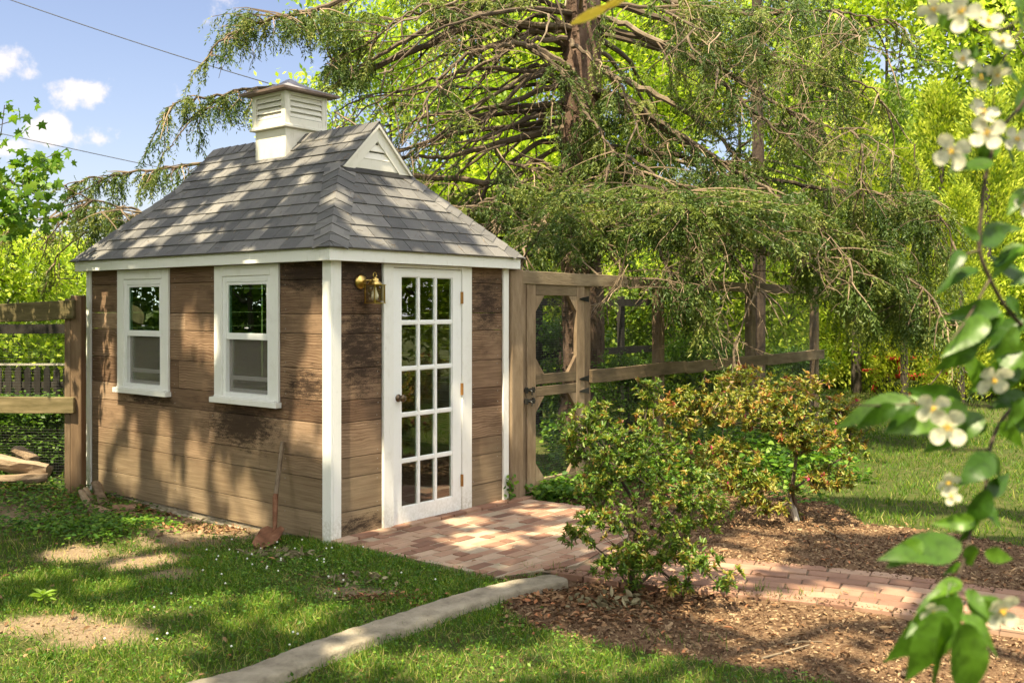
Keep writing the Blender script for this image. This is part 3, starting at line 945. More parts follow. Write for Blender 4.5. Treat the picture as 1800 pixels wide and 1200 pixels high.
# solid deck under the shingles
deck = MB()
A = [(ux0, uy0, FZ1), (ux1, uy0, FZ1), (ux1, uy1, FZ1), (ux0, uy1, FZ1)]
B = [(ux0 + GB, uy0 + GB, GZ), (ux1 - GB, uy0 + GB, GZ), (ux1 - GB, uy1 - GB, GZ), (ux0 + GB, uy1 - GB, GZ)]
Cc = [(RX, GY0 - RK, RZ), (RX, GY1 + RK, RZ)]
deck.add(A + B, [(0, 1, 5, 4), (1, 2, 6, 5), (2, 3, 7, 6), (3, 0, 4, 7), (3, 2, 1, 0)], .3)
b0 = [(ux0 + GB, GY0 - RK, GZ), (ux0 + GB, GY1 + RK, GZ), (ux1 - GB, GY1 + RK, GZ), (ux1 - GB, GY0 - RK, GZ)]
deck.add(b0 + Cc, [(0, 4, 5, 1), (2, 5, 4, 3)], .3)
roof = deck.build('roof', shingle, shed)
EXP = .137
def slope_tabs(mb, origin, along, up, polys, wid, exp=EXP, th=.011):
    """shingle tabs in the plane origin + u*along + v*up, clipped to convex polygons (u,v)"""
    along = Vector(along); up = Vector(up); nrm = along.cross(up).normalized()
    if nrm.z < 0: nrm = -nrm
    origin = Vector(origin)
    vmax = max(p[1] for pl in polys for p in pl); umin = min(p[0] for pl in polys for p in pl); umax = max(p[0] for pl in polys for p in pl)
    row = 0; v = -.018
    while v < vmax - .01:
        u = umin - random.uniform(0, wid) - (row % 2) * wid / 2
        while u < umax:
            w_ = wid * random.choice((1, 1, .9, 1.1))
            for pl in polys:
                rect = [(u + .003, v), (u + w_ - .003, v), (u + w_ - .003, v + exp * 1.12), (u + .003, v + exp * 1.12)]
                big = pl
                c = clip_convex(rect, big)
                if len(c) >= 3 and area2(c) > .0006:
                    jit = random.uniform(0, .0025)
                    def pt3(p, lift):
                        return origin + along * p[0] + up * p[1] + nrm * lift
                    def lft(p): return th * (1 - (p[1] - v) / (exp * 1.12)) * .95 + .003 + jit
                    top = [pt3(p, lft(p)) for p in c]; bot = [pt3(p, .0005) for p in c]
                    n = len(c)
                    fs = [tuple(range(n))] + [(i, i + n, (i + 1) % n + n, (i + 1) % n) for i in range(n)]
                    f0 = (top[1] - top[0]).cross(top[2] - top[0])
                    if f0.dot(nrm) < 0: fs = [tuple(reversed(f)) for f in fs]
                    mb.add(top + bot, fs, random.random())
            u += w_
        v += exp; row += 1
tabs = MB()
s2 = .5 ** .5
gv = GB * q2; rv = RISE * q2
drip = .018
low = lambda L_: [(-0.0 - drip, -drip), (L_ + drip, -drip), (L_ - GB, gv), (GB, gv)]
LD, LW = uy1 - uy0, ux1 - ux0
up_poly = [(GB - RK, gv - .001), (LD - GB + RK, gv - .001), (LD - GB + RK, rv), (GB - RK, rv)]
slope_tabs(tabs, (ux0, uy0, FZ1), (0, 1, 0), (s2, 0, s2), [low(LD), up_poly], .2)
slope_tabs(tabs, (ux1, uy0, FZ1), (0, 1, 0), (-s2, 0, s2), [low(LD), up_poly], .2)
slope_tabs(tabs, (ux0, uy0, FZ1), (1, 0, 0), (0, s2, s2), [low(LW)], .2)
slope_tabs(tabs, (ux0, uy1, FZ1), (1, 0, 0), (0, -s2, s2), [low(LW)], .2)
tabs.build('shingles', shingle, roof)
# hip and ridge caps: bent shingles
caps = MB()
def cap_done():
    global caps
    caps.build('hip_cap', shingle, roof); caps = MB()
def cap(p, d, nl, nr, w=.135, ln=.2, lift=.014):
    """p: point on the hip, d: up the hip, nl / nr: unit directions down each slope across the hip"""
    d = Vector(d).normalized(); nl = Vector(nl); nr = Vector(nr); p = Vector(p)
    nz_ = -(nl + nr).normalized()
    if nz_.z < 0: nz_ = -nz_
    a = p + nz_ * (lift + .016); b = p + d * ln + nz_ * (lift + .006)
    r = random.random()
    vs = [a + nl * w, a, a + nr * w, b + nl * w, b, b + nr * w]
    vs += [v - nz_ * .010 for v in vs]
    caps.add(vs, [(0, 1, 4, 3), (1, 2, 5, 4), (0, 6, 7, 1), (1, 7, 8, 2), (0, 3, 9, 6), (2, 8, 11, 5)], r)
def hip(x, y, sx, sy, n=9):
    d = Vector((sx, sy, 1)).normalized()
    L_ = GB * math.sqrt(3); stp = .125
    # across-hip directions inside each slope, at right angles to the hip
    nA = Vector((1, 0, 0)) * -sx; nA = Vector((0, sy, 0)) if False else None
    # slope on the x side (normal (-sx,0,1)); slope on the y side (normal (0,-sy,1))
    n1 = Vector((-sx, 0, 1)).normalized(); n2 = Vector((0, -sy, 1)).normalized()
    a = d.cross(n1).normalized(); b = d.cross(n2).normalized()
    a = a if a.z < 0 else -a; b = b if b.z < 0 else -b
    k = 0; t = .05
    while t < L_ - .03:
        cap(Vector((x, y, FZ1)) + d * t, d, a, b, w=.15, ln=.165, lift=.004); t += stp
    cap_done()
hip(ux0, uy0, 1, 1); hip(ux1, uy0, -1, 1); hip(ux0, uy1, 1, -1); hip(ux1, uy1, -1, -1)
t = GY0 - RK
while t < GY1 + RK - .1:
    cap((RX, t, RZ), (0, 1, 0), Vector((-s2, 0, -s2)), Vector((s2, 0, -s2)), w=.13, ln=.17, lift=.012); t += .125
caps.build('ridge_cap', shingle, roof)

deb = MB()
for _ in range(420):
    yy = random.uniform(.1, SD - .1); xx = random.uniform(0, RISE * .97) ** 1.0
    if random.random() < .6:
        e = max(xx - GB, 0); yy = min(max(yy, xx - .1 if xx < GB else GY0), SD - (xx - .1 if xx < GB else GY0)); c = Vector((ux0 + xx, yy, FZ1 + xx + .020))
        v1 = Vector((random.gauss(0, .4), random.gauss(0, 1), 0)); v1.z = v1.x
    else:
        xx *= GB / RISE; q_ = random.uniform(ux0 + xx + .1, ux1 - xx - .1); c = Vector((q_, uy0 + xx, FZ1 + xx + .020)); v1 = Vector((random.gauss(0, 1), random.gauss(0, .4), 0)); v1.z = v1.y
    v1 = v1.normalized() * random.uniform(.006, .03); deb.tube([c - v1, c + v1], .0013, 3)
deb.build('roof_debris', twig_bark, roof)['kind'] = 'stuff'
def gable(yf, sgn):
    g = MB(); yb = yf
    xl, xr = ux0 + GB, ux1 - GB
    h = RZ - GZ
    # cream frame and louvres; dark backing stands in for shade in the gaps
    o = bpy.data.objects
    def tri(inset, y0, y1, mbx, z_in=0):
        k = inset * q2
        pts = [(xl + inset + k, y0, GZ + z_in + inset), (xr - inset - k, y0, GZ + z_in + inset), (RX, y0, RZ - k)]
        mbx.prism(pts, (0, y1 - y0, 0))
    bk = MB(); tri(.0, yf, yf + sgn * .02, bk)
    gv_ = bk.build('gable_vent', dark_wood, shed)
    fr = MB()
    w = .105
    # rakes
    for s_ in (-1, 1):
        ex = xl if s_ < 0 else xr
        A_ = Vector((ex, 0, GZ)); B_ = Vector((RX, 0, RZ)); d = (B_ - A_).normalized(); n = Vector((s_ * s2, 0, s2)) * -1
        pts = [A_ + Vector((0, yf - sgn * .025, 0)), B_ + Vector((0, yf - sgn * .025, 0)), B_ + Vector((0, yf - sgn * .025, -w * q2)), A_ + Vector((-s_ * w * q2, yf - sgn * .025, 0))]
        fr.prism(pts, (0, sgn * .024, 0))
        # barge strip under the overhanging shingles
        pts = [A_ + Vector((0, yf - sgn * RK, 0)), B_ + Vector((0, yf - sgn * RK, 0)), B_ + Vector((0, yf - sgn * RK, -.032)), A_ + Vector((-s_ * .032, yf - sgn * RK, 0))]
        fr.prism(pts, (0, sgn * .0195, 0))
    zb = GZ + .012
    fr.prism([(xl + .11, yf - sgn * .018, zb), (xr - .11, yf - sgn * .018, zb), (xr - .22, yf - sgn * .018, zb + .085), (xl + .22, yf - sgn * .018, zb + .085)], (0, sgn * .016, 0))
    fr.build('rake_trim', aged_paint, gv_, bevel=.002)
    lv = MB()
    z = zb + .088; k = 0
    while z < RZ - w * q2 - .03:
        hw = (RZ - w * q2 - z) - .004
        hw2 = max(hw - .05, .01)
        pts = [(RX - hw, yf - sgn * .022, z), (RX + hw, yf - sgn * .022, z), (RX + hw2, yf - sgn * .004, z + .058), (RX - hw2, yf - sgn * .004, z + .058)]
        lv.prism(pts, (0, sgn * .006, -.006)); z += .072
    lv.build('louvre', aged_paint, gv_)
    fl = MB(); fl.prism([(xl + .02, yf - sgn * .055, GZ - .035), (xr - .02, yf - sgn * .055, GZ - .035), (xr - .02, yf - sgn * .0, GZ + .022), (xl + .02, yf - sgn * .0, GZ + .022)], (0, 0, .006))
    fl.build('flashing', black_iron, gv_)
gable(GY0, 1); gable(GY1, -1)

# cupola
cup_y = SD / 2
cb_ = MB(); hw = .222; cb_.box(RX - hw, RX + hw, cup_y - hw, cup_y + hw, RZ - .30, 3.335); cup = cb_.build('cupola', aged_paint, shed, bevel=.004)
m2 = MB(); hw = .262; m2.box(RX - hw, RX + hw, cup_y - hw, cup_y + hw, 3.3355, 3.362); m2.build('cupola_ledge', aged_paint, cup, bevel=.004)
m2 = MB(); hw = .242; z0, z1 = 3.363, 3.66
core = MB(); core.box(RX - hw + .03, RX + hw - .03, cup_y - hw + .03, cup_y + hw - .03, z0, z1, .2); core.build('louvre_box', dark_wood, cup)
for ax in range(4):
    f = MB(); lvm = MB()
    def q4(u, d, z):            # u along the face, d inward
        if ax == 0: return (RX - hw + d, cup_y + u, z)
        if ax == 1: return (RX + hw - d, cup_y - u, z)
        if ax == 2: return (RX + u, cup_y - hw + d, z)
        return (RX - u, cup_y + hw - d, z)
    def bx(mbx, u0, u1, d0, d1, za, zb):
        pts = [q4(u0, d0, za), q4(u1, d0, za), q4(u1, d0, zb), q4(u0, d0, zb)]
        t_ = Vector(q4(0, d1, 0)) - Vector(q4(0, d0, 0)); mbx.prism(pts, t_)
    e = hw if ax < 2 else hw - .0205
    bx(f, -e, -hw + .06, 0, .02, z0, z1); bx(f, hw - .06, e, 0, .02, z0, z1)
    bx(f, -hw + .06, hw - .06, 0, .02, z0, z0 + .065); bx(f, -hw + .06, hw - .06, 0, .02, z1 - .03, z1)
    fo = f.build('louvre_frame', aged_paint, cup, bevel=.002)
    zz = z0 + .068
    while zz < z1 - .07:
        pts = [q4(-hw + .061, .002, zz), q4(hw - .061, .002, zz), q4(hw - .061, .026, zz + .046), q4(-hw + .061, .026, zz + .046)]
        lvm.prism(pts, (0, 0, .008)); zz += .05
    lvm.build('louvre', aged_paint, cup)
m2 = MB(); hw = .325; zc_ = 3.662; ap = (RX, cup_y, 3.83)
def ring(h, z): return [(RX - h, cup_y - h, z), (RX + h, cup_y - h, z), (RX + h, cup_y + h, z), (RX - h, cup_y + h, z)]
vs = ring(hw, zc_) + ring(hw, zc_ + .022)
fs = [(3, 2, 1, 0)] + [(i, (i + 1) % 4, (i + 1) % 4 + 4, i + 4) for i in range(4)]
m2.add(vs, fs, .5); m2.build('cap_edge', copper_edge, cup)
prof = [(hw - .002, zc_ + .0225), (.25, zc_ + .045), (.15, zc_ + .085), (.06, zc_ + .135), (.02, zc_ + .165)]
vs = []; fs = []
for h, z in prof: vs += ring(h, z)
for i in range(len(prof) - 1):
    for j in range(4): fs.append((i * 4 + j, i * 4 + (j + 1) % 4, (i + 1) * 4 + (j + 1) % 4, (i + 1) * 4 + j))
vs.append((RX, cup_y, zc_ + .172)); n_ = (len(prof) - 1) * 4
for j in range(4): fs.append((n_ + j, n_ + (j + 1) % 4, len(vs) - 1))
m2 = MB(); m2.add(vs, fs, .5); m2.build('cap', lead, cup)

# windows (in the wall x = 0, facing -x)
def window(y0):
    """y0: near edge of the casing; parts: casing, frame, sashes, panes, sill"""
    w, cw = .846, .105
    a, b = y0, y0 + w
    m = MB()
    m.box(-.024, -.002, a, a + cw, .986, 2.058); m.box(-.024, -.002, b - cw, b, .986, 2.058); m.box(-.024, -.002, a + cw + .0005, b - cw - .0005, 1.973, 2.058)
    wn_ = m.build('window', white_paint, shed, bevel=.002)
    m = MB(); m.box(-.062, -.002, a - .018, b + .018, .940, .984); m.box(-.045, -.025, a + .02, b - .02, .9845, .997); m.build('sill', white_paint, wn_, bevel=.003)
    i0, i1 = a + cw + .001, b - cw - .001
    m = MB(); f = .042
    m.box(-.012, .05, i0, i0 + f, .99, 1.972); m.box(-.012, .05, i1 - f, i1, .99, 1.972); m.box(-.012, .05, i0 + f + .0005, i1 - f - .0005, 1.925, 1.972); m.box(-.012, .05, i0 + f + .0005, i1 - f - .0005, .99, 1.028)
    m.build('frame', door_paint, wn_, bevel=.002)
    s0, s1 = i0 + f + .001, i1 - f - .001
    m = MB(); zt0, zt1 = 1.46, 1.924
    m.box(-.006, .018, s0, s0 + .02, zt0, zt1); m.box(-.006, .018, s1 - .02, s1, zt0, zt1); m.box(-.006, .018, s0 + .0205, s1 - .0205, zt1 - .022, zt1); m.box(-.008, .018, s0 + .0205, s1 - .0205, zt0, zt0 + .052)
    m.build('sash', door_paint, wn_, bevel=.002)
    m = MB(); m.box(.004, .008, s0 + .019, s1 - .019, zt0 + .05, zt1 - .02); m.build('pane', glass_win, wn_)
    m = MB(); m.box(.026, .046, s0, s0 + .03, 1.03, 1.50); m.box(.026, .046, s1 - .03, s1, 1.03, 1.50); m.box(.026, .046, s0 + .0305, s1 - .0305, 1.03, 1.06); m.box(.026, .046, s0 + .0305, s1 - .0305, 1.47, 1.50); m.box(.0265, .0455, s0 + .0305, s1 - .0305, 1.13, 1.165)
    m.build('sash', door_paint, wn_, bevel=.002)
    m = MB(); m.box(.034, .038, s0 + .029, s1 - .029, 1.058, 1.472); m.build('pane', glass_win, wn_)
    m = MB(); m.box(.020, .0215, s0 + .004, s1 - .004, 1.032, 1.458); m.build('insect_screen', screen_mat, wn_)
    m = MB(); m.box(-.010, -.0062, (s0 + s1) / 2 - .022, (s0 + s1) / 2 + .022, 1.55, 1.56); m.build('latch', door_paint, wn_); m = MB(); m.box(.02, .05, (s0 + s1) / 2 - .025, (s0 + s1) / 2 + .025, 1.5005, 1.517); m.build('latch', door_paint, wn_)
    for zz in (1.56,): pass
window(.597); window(2.128)

# door (in the wall y = 0, facing -y)
m = MB()
m.box(.503, .611, -.030, -.003, .0, 2.06); m.box(1.410, 1.532, -.030, -.003, .0, 2.06); m.box(.6115, 1.4095, -.026, -.003, 2.035, 2.06)
m.build('door_casing', white_paint, shed, bevel=.003)
m = MB(); m.box(.612, 1.409, -.06, .06, -.018, .006); m.build('threshold', old_wood, shed, bevel=.004)
dl, dr, db, dt = .614, 1.406, .010, 2.030
gl0, gl1, gb, gt = .706, 1.268, .135, 1.965
gl1 = 1.300
m = MB(); y0, y1 = -.018, .022
m.box(dl, gl0, y0, y1, db, dt); m.box(gl1, dr, y0, y1, db, dt); m.box(gl0, gl1, y0 + .0005, y1 - .0005, db, gb); m.box(gl0, gl1, y0 + .0005, y1 - .0005, gt, dt)
door = m.build('door', door_paint, shed)
m = MB(); mw = .024
for i in (1, 2):
    xx = gl0 + (gl1 - gl0) * i / 3; m.box(xx - mw / 2, xx + mw / 2, y0 + .003, y1 - .003, gb, gt)
for j in range(1, 5):
    zz = gb + (gt - gb) * j / 5; m.box(gl0, gl1, y0 + .004, y1 - .004, zz - mw / 2, zz + mw / 2)
# slim beads round every light
for i in range(3):
    for j in range(5):
        xa = gl0 + (gl1 - gl0) * i / 3 + (mw / 2 if i else 0); xb = gl0 + (gl1 - gl0) * (i + 1) / 3 - (mw / 2 if i < 2 else 0)
        za = gb + (gt - gb) * j / 5 + (mw / 2 if j else 0); zb = gb + (gt - gb) * (j + 1) / 5 - (mw / 2 if j < 4 else 0)
        m.box(xa, xa + .007, -.008, .004, za, zb); m.box(xb - .007, xb, -.008, .004, za, zb); m.box(xa + .0072, xb - .0072, -.0082, .0042, za, za + .007); m.box(xa + .0072, xb - .0072, -.0082, .0042, zb - .007, zb)
m.build('muntin', door_paint, door)
for i in range(3):
    for j in range(5):
        xa = gl0 + (gl1 - gl0) * i / 3 + (mw / 2 if i else 0); xb = gl0 + (gl1 - gl0) * (i + 1) / 3 - (mw / 2 if i < 2 else 0)
        za = gb + (gt - gb) * j / 5 + (mw / 2 if j else 0); zb = gb + (gt - gb) * (j + 1) / 5 - (mw / 2 if j < 4 else 0)
        p_ = MB(); tl = random.uniform(-.0012, .0012); tv = random.uniform(-.0012, .0012)
        p_.prism([(xa + .001, -.003 + tl, za + .001), (xb - .001, -.003 - tl, za + .001), (xb - .001, -.003 - tl + tv, zb - .001), (xa + .001, -.003 + tl + tv, zb - .001)], (0, .003, 0)); p_.build('pane', glass_door, door)
m = MB(); m.lathe([(.030, 0), (.030, .006), (.012, .010), (.010, .032), (.024, .040), (.029, .052), (.026, .064), (.012, .070)], (.668, y0, 1.005), (0, -1, 0), 20); m.build('door_knob', bronze, door, smooth=True)
for zz in (1.80, 1.03, .26):
    m = MB(); m.box(1.398, 1.4085, -.0335, -.0185, zz - .05, zz + .05); m.lathe([(.006, -.05), (.006, .05)], (1.408, -.035, zz), (0, 0, 1), 8); m.build('hinge', rusty_hinge, door)
# interior shelf seen through the glass
sh = thing('storage_shelf', 'dim wooden shelf unit inside the shed seen through the door glass', 'shelf', W(1.2, 2.4), ROT)
m = MB()
for zz in (.45, .95, 1.42): m.box(-.55, .55, -.2, .2, zz, zz + .03)
m.build('shelf_board', simple('shelf_wood', [(.3, (.3, .24, .16)), (.7, (.45, .37, .27))], 3, (1, 1, 6)), sh)
for xx in (-.57, .53):
    m = MB(); m.box(xx, xx + .04, -.2, .2, .02, 1.75); m.build('side_panel', MATS['shelf_wood'], sh)

# wall lantern beside the door
lan = thing('wall_lantern', 'brass wall lantern with clear glass sides beside the white door', 'lamp', W(.30, -.004, 1.87), ROT)
m = MB(); m.lathe([(.058, 0), (.058, .008), (.045, .018), (.018, .026), (.012, .03)], (-.015, 0, .045), (0, -1, 0), 24); m.build('back_plate', brass, lan, smooth=True)
m = MB(); m.tube([(-.015, -.025, .045), (-.005, -.06, .055), (.015, -.09, .055), (.03, -.105, .04)], .008, 8); m.build('arm', brass, lan, smooth=True)
bx_, by_ = .035, -.105
m = MB(); m.lathe([(.052, -.004), (.054, .004), (.044, .018), (.03, .030), (.028, .042), (.02, .05), (.012, .052)], (bx_, by_, .022), (0, 0, 1), 16)
m.tube([(bx_ + .016 * math.cos(a), by_, .094 + .02 * math.sin(a)) for a in [i * math.pi / 8 for i in range(17)]], .0035, 6); m.build('lantern_top', brass, lan, smooth=False)
m = MB(); hw = .052
for sx in (-1, 1):
    for sy in (-1, 1): m.box(bx_ + sx * hw - .004, bx_ + sx * hw + .004, by_ + sy * hw - .004, by_ + sy * hw + .004, -.115, .018)
m.box(bx_ - hw - .008, bx_ + hw + .008, by_ - hw - .008, by_ + hw + .008, .018, .023); m.box(bx_ - hw - .006, bx_ + hw + .006, by_ - hw - .006, by_ + hw + .006, -.122, -.115); m.build('cage', brass, lan)
m = MB()
m.box(bx_ - hw + .005, bx_ + hw - .005, by_ - hw - .001, by_ - hw + .001, -.114, .017); m.box(bx_ - hw + .005, bx_ + hw - .005, by_ + hw - .001, by_ + hw + .001, -.114, .017)
m.box(bx_ - hw - .001, bx_ - hw + .001, by_ - hw + .005, by_ + hw - .005, -.114, .017); m.box(bx_ + hw - .001, bx_ + hw + .001, by_ - hw + .005, by_ + hw - .005, -.114, .017); m.build('glass_side', glass_lamp, lan)
m = MB(); m.lathe([(.004, -.098), (.018, -.092), (.028, -.075), (.028, -.058), (.020, -.035), (.013, -.015), (.013, .0)], (bx_, by_, 0), (0, 0, 1), 18); m.build('bulb', bulb_mat, lan, smooth=True)

# ------------------------------------------------------------------ shovel, bricks, logs
def LW_(x, y, z): return W(x, y, z)
sv = thing('shovel', 'old shovel with grey wooden handle and rusty blade leaning on shed wall', 'shovel', W(-.42, .30, -.04), ROT)
def sl(x, y, z): return (x + .42, y - .30, z + .04)
top = Vector(sl(-.028, .535, .685)); mid = Vector(sl(-.165, .445, .285)); nk = Vector(sl(-.215, .385, .075))
m = MB(); m.tube([top, top.lerp(mid, .4), mid], [.0165, .018, .0185], 10); m.build('handle', handle_wood, sv, smooth=False)
m = MB(); m.tube([mid + (top - mid).normalized() * .03, mid, mid.lerp(nk, .5), nk, nk + Vector((-.03, -.012, -.035))], [.0205, .0215, .020, .016, .012], 10); m.build('socket', rust, sv, smooth=True)
# blade: a dished plate from the neck to the tip on the ground
tip = Vector(sl(-.44, .27, -.035)); d = (tip - nk).normalized(); sd_ = Vector((.32, -.95, 0)); sd_ = (sd_ - d * sd_.dot(d)).normalized(); nb = d.cross(sd_).normalized()
if nb.z < 0: nb = -nb
L_ = (tip - nk).length; NU, NV = 8, 9; vs = []
for i in range(NV):
    t = i / (NV - 1)
    wd = .098 * (min(1, .55 + t * 4)) * (1 if t < .66 else max(.06, 1 - ((t - .66) / .34) ** 1.8))
    for j in range(NU + 1):
        u = j / NU * 2 - 1
        vs.append(nk + d * (L_ * t) + sd_ * wd * u + nb * (.022 * u * u - .012 * math.sin(t * 3.1)))
m = MB(); fs = [(i * (NU + 1) + j, i * (NU + 1) + j + 1, (i + 1) * (NU + 1) + j + 1, (i + 1) * (NU + 1) + j) for i in range(NV - 1) for j in range(NU)]
n0 = len(vs); vs2 = vs + [v - nb * .003 for v in vs]
m.add(vs2, fs + [tuple(reversed([k + n0 for k in f])) for f in fs], .5)
m.build('blade', rust, sv, smooth=True)

def loose_brick(px, py, rz, label, tilt=0):
    g = G(px, py, -.05); b = MB(); b.box(-.1, .1, -.048, .048, 0, .06, random.random())
    o = b.build('loose_brick', brick, None, bevel=.005); o.location = (g.x, g.y, float(hgt(g.x, g.y)) - .008); o.rotation_euler = (tilt, R_(4), rz)
    tag(o, label, 'brick', 'loose red bricks at the shed corner')
loose_brick(218, 896, R_(30), 'loose red brick lying nearest the window wall of the shed', R_(8))
loose_brick(226, 908, R_(-10), 'chipped red brick in front of the other loose bricks by the shed')
loose_brick(174, 902, R_(-40), 'red brick at the foot of the upright split log pieces', R_(-14))
def split_log(a, b, w, label, seed, name='split_log', cat='log', grp='split logs by the left fence'):
    a = Vector(a); b = Vector(b); d = (b - a); L_ = d.length; d.normalize()
    rr = random.Random(seed); n = 9; m = MB(); k = 9; vs = []; fs = []
    s_ = d.cross(Vector((0, 0, 1))).normalized(); u = s_.cross(d)
    rad = [w * (.5 + .28 * rr.random()) for _ in range(k)]
    for i in range(n):
        t = i / (n - 1); tw = rr.uniform(-.1, .1)
        for j in range(k):
            an = 2 * math.pi * j / k + tw
            r_ = rad[j] * (1 + rr.uniform(-.12, .12)) * (.86 if i in (0, n - 1) else 1)
            vs.append(a + d * (L_ * t + rr.uniform(-.012, .012)) + s_ * math.cos(an) * r_ * 1.2 + u * math.sin(an) * r_ * .8)
    for i in range(n - 1):
        for j in range(k): fs.append((i * k + j, i * k + (j + 1) % k, (i + 1) * k + (j + 1) % k, (i + 1) * k + j))
    fs += [tuple(range(k - 1, -1, -1)), tuple(range((n - 1) * k, n * k))]
    m.add(vs, fs, rr.random()); o = m.build(name, log_wood, None, origin=(a + b) / 2)
    tag(o, label, cat, grp); return o
split_log(P(-80, 800, 9.3), P(85, 826, 9.35), .13, 'upper split log lying on the other logs behind the wire fence', 1)
split_log(P(-60, 845, 9.05), P(84, 838, 9.25), .10, 'lower long split log with pale end beside the fence post', 2)
split_log(P(28, 790, 9.6), P(60, 808, 9.5), .09, 'short grey chunk of wood on top of the log stack', 3)
split_log(P(143, 862, 8.95), P(165, 905, 8.6), .045, 'weathered split stick leaning at the foot of the fence post', 4, 'wood_piece', 'wood piece', 'wood pieces at the shed corner')
split_log(P(168, 848, 9.05), P(184, 888, 8.85), .052, 'thick grey wood piece standing against the white corner board', 5, 'wood_piece', 'wood piece', 'wood pieces at the shed corner')
split_log(P(150, 858, 9.1), P(170, 890, 8.95), .038, 'thin wood piece wedged between the two larger pieces by the shed', 6, 'wood_piece', 'wood piece', 'wood pieces at the shed corner')
split_log(P(150, 920, 8.05), P(190, 938, 7.8), .045, 'flat grey wood strip lying in the ground cover before the bricks', 7, 'wood_piece', 'wood piece', 'wood pieces at the shed corner')

# ------------------------------------------------------------------ fences and gate
def wire_panel(p0, p1, z0, z1, sp=.013, th=.0011, name='wire_mesh', parent=None, spx=None):
    """woven wire between p0 and p1 (local xy), thin square strands"""
    p0 = Vector((*p0, 0)); p1 = Vector((*p1, 0)); d = p1 - p0; L_ = d.length; d.normalize(); n = Vector((-d.y, d.x, 0)) * th
    m = MB(); z = z0
    while z <= z1:
        a, b = p0 + Vector((0, 0, z)), p1 + Vector((0, 0, z))
        m.add([a - n, b - n, b + Vector((0, 0, th * 2)), a + Vector((0, 0, th * 2)), a + n, b + n], [(0, 1, 2, 3), (3, 2, 5, 4), (4, 5, 1, 0)], .5); z += sp
    s_ = 0
    while s_ <= L_:
        a = p0 + d * s_; b = a + d * th * 2
        m.add([(a.x - n.x, a.y - n.y, z0), (b.x - n.x, b.y - n.y, z0), (b.x - n.x, b.y - n.y, z1), (a.x - n.x, a.y - n.y, z1)], [(0, 1, 2, 3)], .5); s_ += spx or sp
    return m.build(name, wire, parent)
def rail(a, b, w, h, n=7, seed=0, sagz=0):
    """a sawn board that is not quite straight"""
    rr = random.Random(seed); a = Vector(a); b = Vector(b); m = MB(); vs = []; fs = []
    d = (b - a).normalized(); s_ = d.cross(Vector((0, 0, 1))).normalized()
    for i in range(n):
        t = i / (n - 1); p = a.lerp(b, t) + Vector((0, 0, rr.uniform(-.004, .004) - sagz * 4 * t * (1 - t)))
        hh = h / 2 * (1 + rr.uniform(-.04, .04))
        for (u, v) in ((-1, -1), (1, -1), (1, 1), (-1, 1)): vs.append(p + s_ * u * w / 2 + Vector((0, 0, v * hh)))
    for i in range(n - 1):
        for j in range(4): fs.append((i * 4 + j, i * 4 + (j + 1) % 4, (i + 1) * 4 + (j + 1) % 4, (i + 1) * 4 + j))
    fs += [(3, 2, 1, 0), tuple(range(4 * n - 4, 4 * n))]
    m.add(vs, fs, rr.random()); return m

# gate post beside the shed
gpst = thing('gate_post', 'thick weathered wooden gate post standing against the shed corner', 'post', W(2.16, 0), ROT)
m = MB(); m.box(-.115, .055, -.05, .10, -.1, 2.06); m.build('post', old_wood, gpst, bevel=.008)
m = MB(); m.box(.056, .105, -.035, .06, -.1, 2.05); m.build('post_board', old_wood, gpst, bevel=.005)
GX0, GX1 = 2.285, 3.20
gate = thing('garden_gate', 'weathered wooden garden gate with wire mesh and chamfered corner braces', 'gate', W(2.28, 0), ROT)
def gl_(x): return x - 2.28
sw = .135
for (x0, x1) in ((GX0, GX0 + sw), (GX1 - sw, GX1)):
    m = MB(); m.box(gl_(x0), gl_(x1), -.03, .012, .02, 1.93); m.build('stile', old_wood, gate, bevel=.004)
for (z0, z1) in ((1.83, 1.93), (1.005, 1.10), (.895, .985), (.03, .13)):
    m = MB(); m.box(gl_(GX0 + sw + .001), gl_(GX1 - sw - .001), -.028, .010, z0, z1); m.build('cross_rail', rail_wood, gate, bevel=.004)
br = .13
for (zb, zt) in ((1.10, 1.83), (.13, .895)):
    for (cx_, sx) in ((GX0 + sw, 1), (GX1 - sw, -1)):
        for (cz, sz) in ((zb, 1), (zt, -1)):
            m = MB(); m.prism([(gl_(cx_ + sx * .001), -.027, cz + sz * .001), (gl_(cx_ + sx * br), -.027, cz + sz * .001), (gl_(cx_ + sx * .001), -.027, cz + sz * br * 1.15)], (0, .036, 0)); m.build('corner_brace', old_wood, gate)
wire_panel((gl_(GX0 + .1), .014), (gl_(GX1 - .1), .014), .1, 1.88, .022, .0009, parent=gate, spx=.022)
for zz in (.965, .865):
    m = MB(); m.box(gl_(GX0) - .05, gl_(GX0) + .10, -.043, -.031, zz - .014, zz + .014); m.tube([(gl_(GX0) - .03, -.055, zz), (gl_(GX0) + .09, -.055, zz)], .007, 8)
    m.box(gl_(GX0) - .045, gl_(GX0) - .02, -.062, -.043, zz - .026, zz + .026); m.box(gl_(GX0) + .055, gl_(GX0) + .08, -.062, -.043, zz - .026, zz + .026); m.tube([(gl_(GX0) + .02, -.055, zz), (gl_(GX0) + .02, -.075, zz - .012), (gl_(GX0) + .02, -.075, zz - .045)], .006, 6); m.build('bolt_latch', black_iron, gate)
for zz in (1.80, 1.02, .90):
    m = MB(); m.prism([(gl_(GX1) + .06, -.032, zz - .03), (gl_(GX1) + .06, -.032, zz + .03), (gl_(GX1) - .09, -.032, zz + .006), (gl_(GX1) - .09, -.032, zz - .006)], (0, -.006, 0)); m.build('hinge', black_iron, gate)

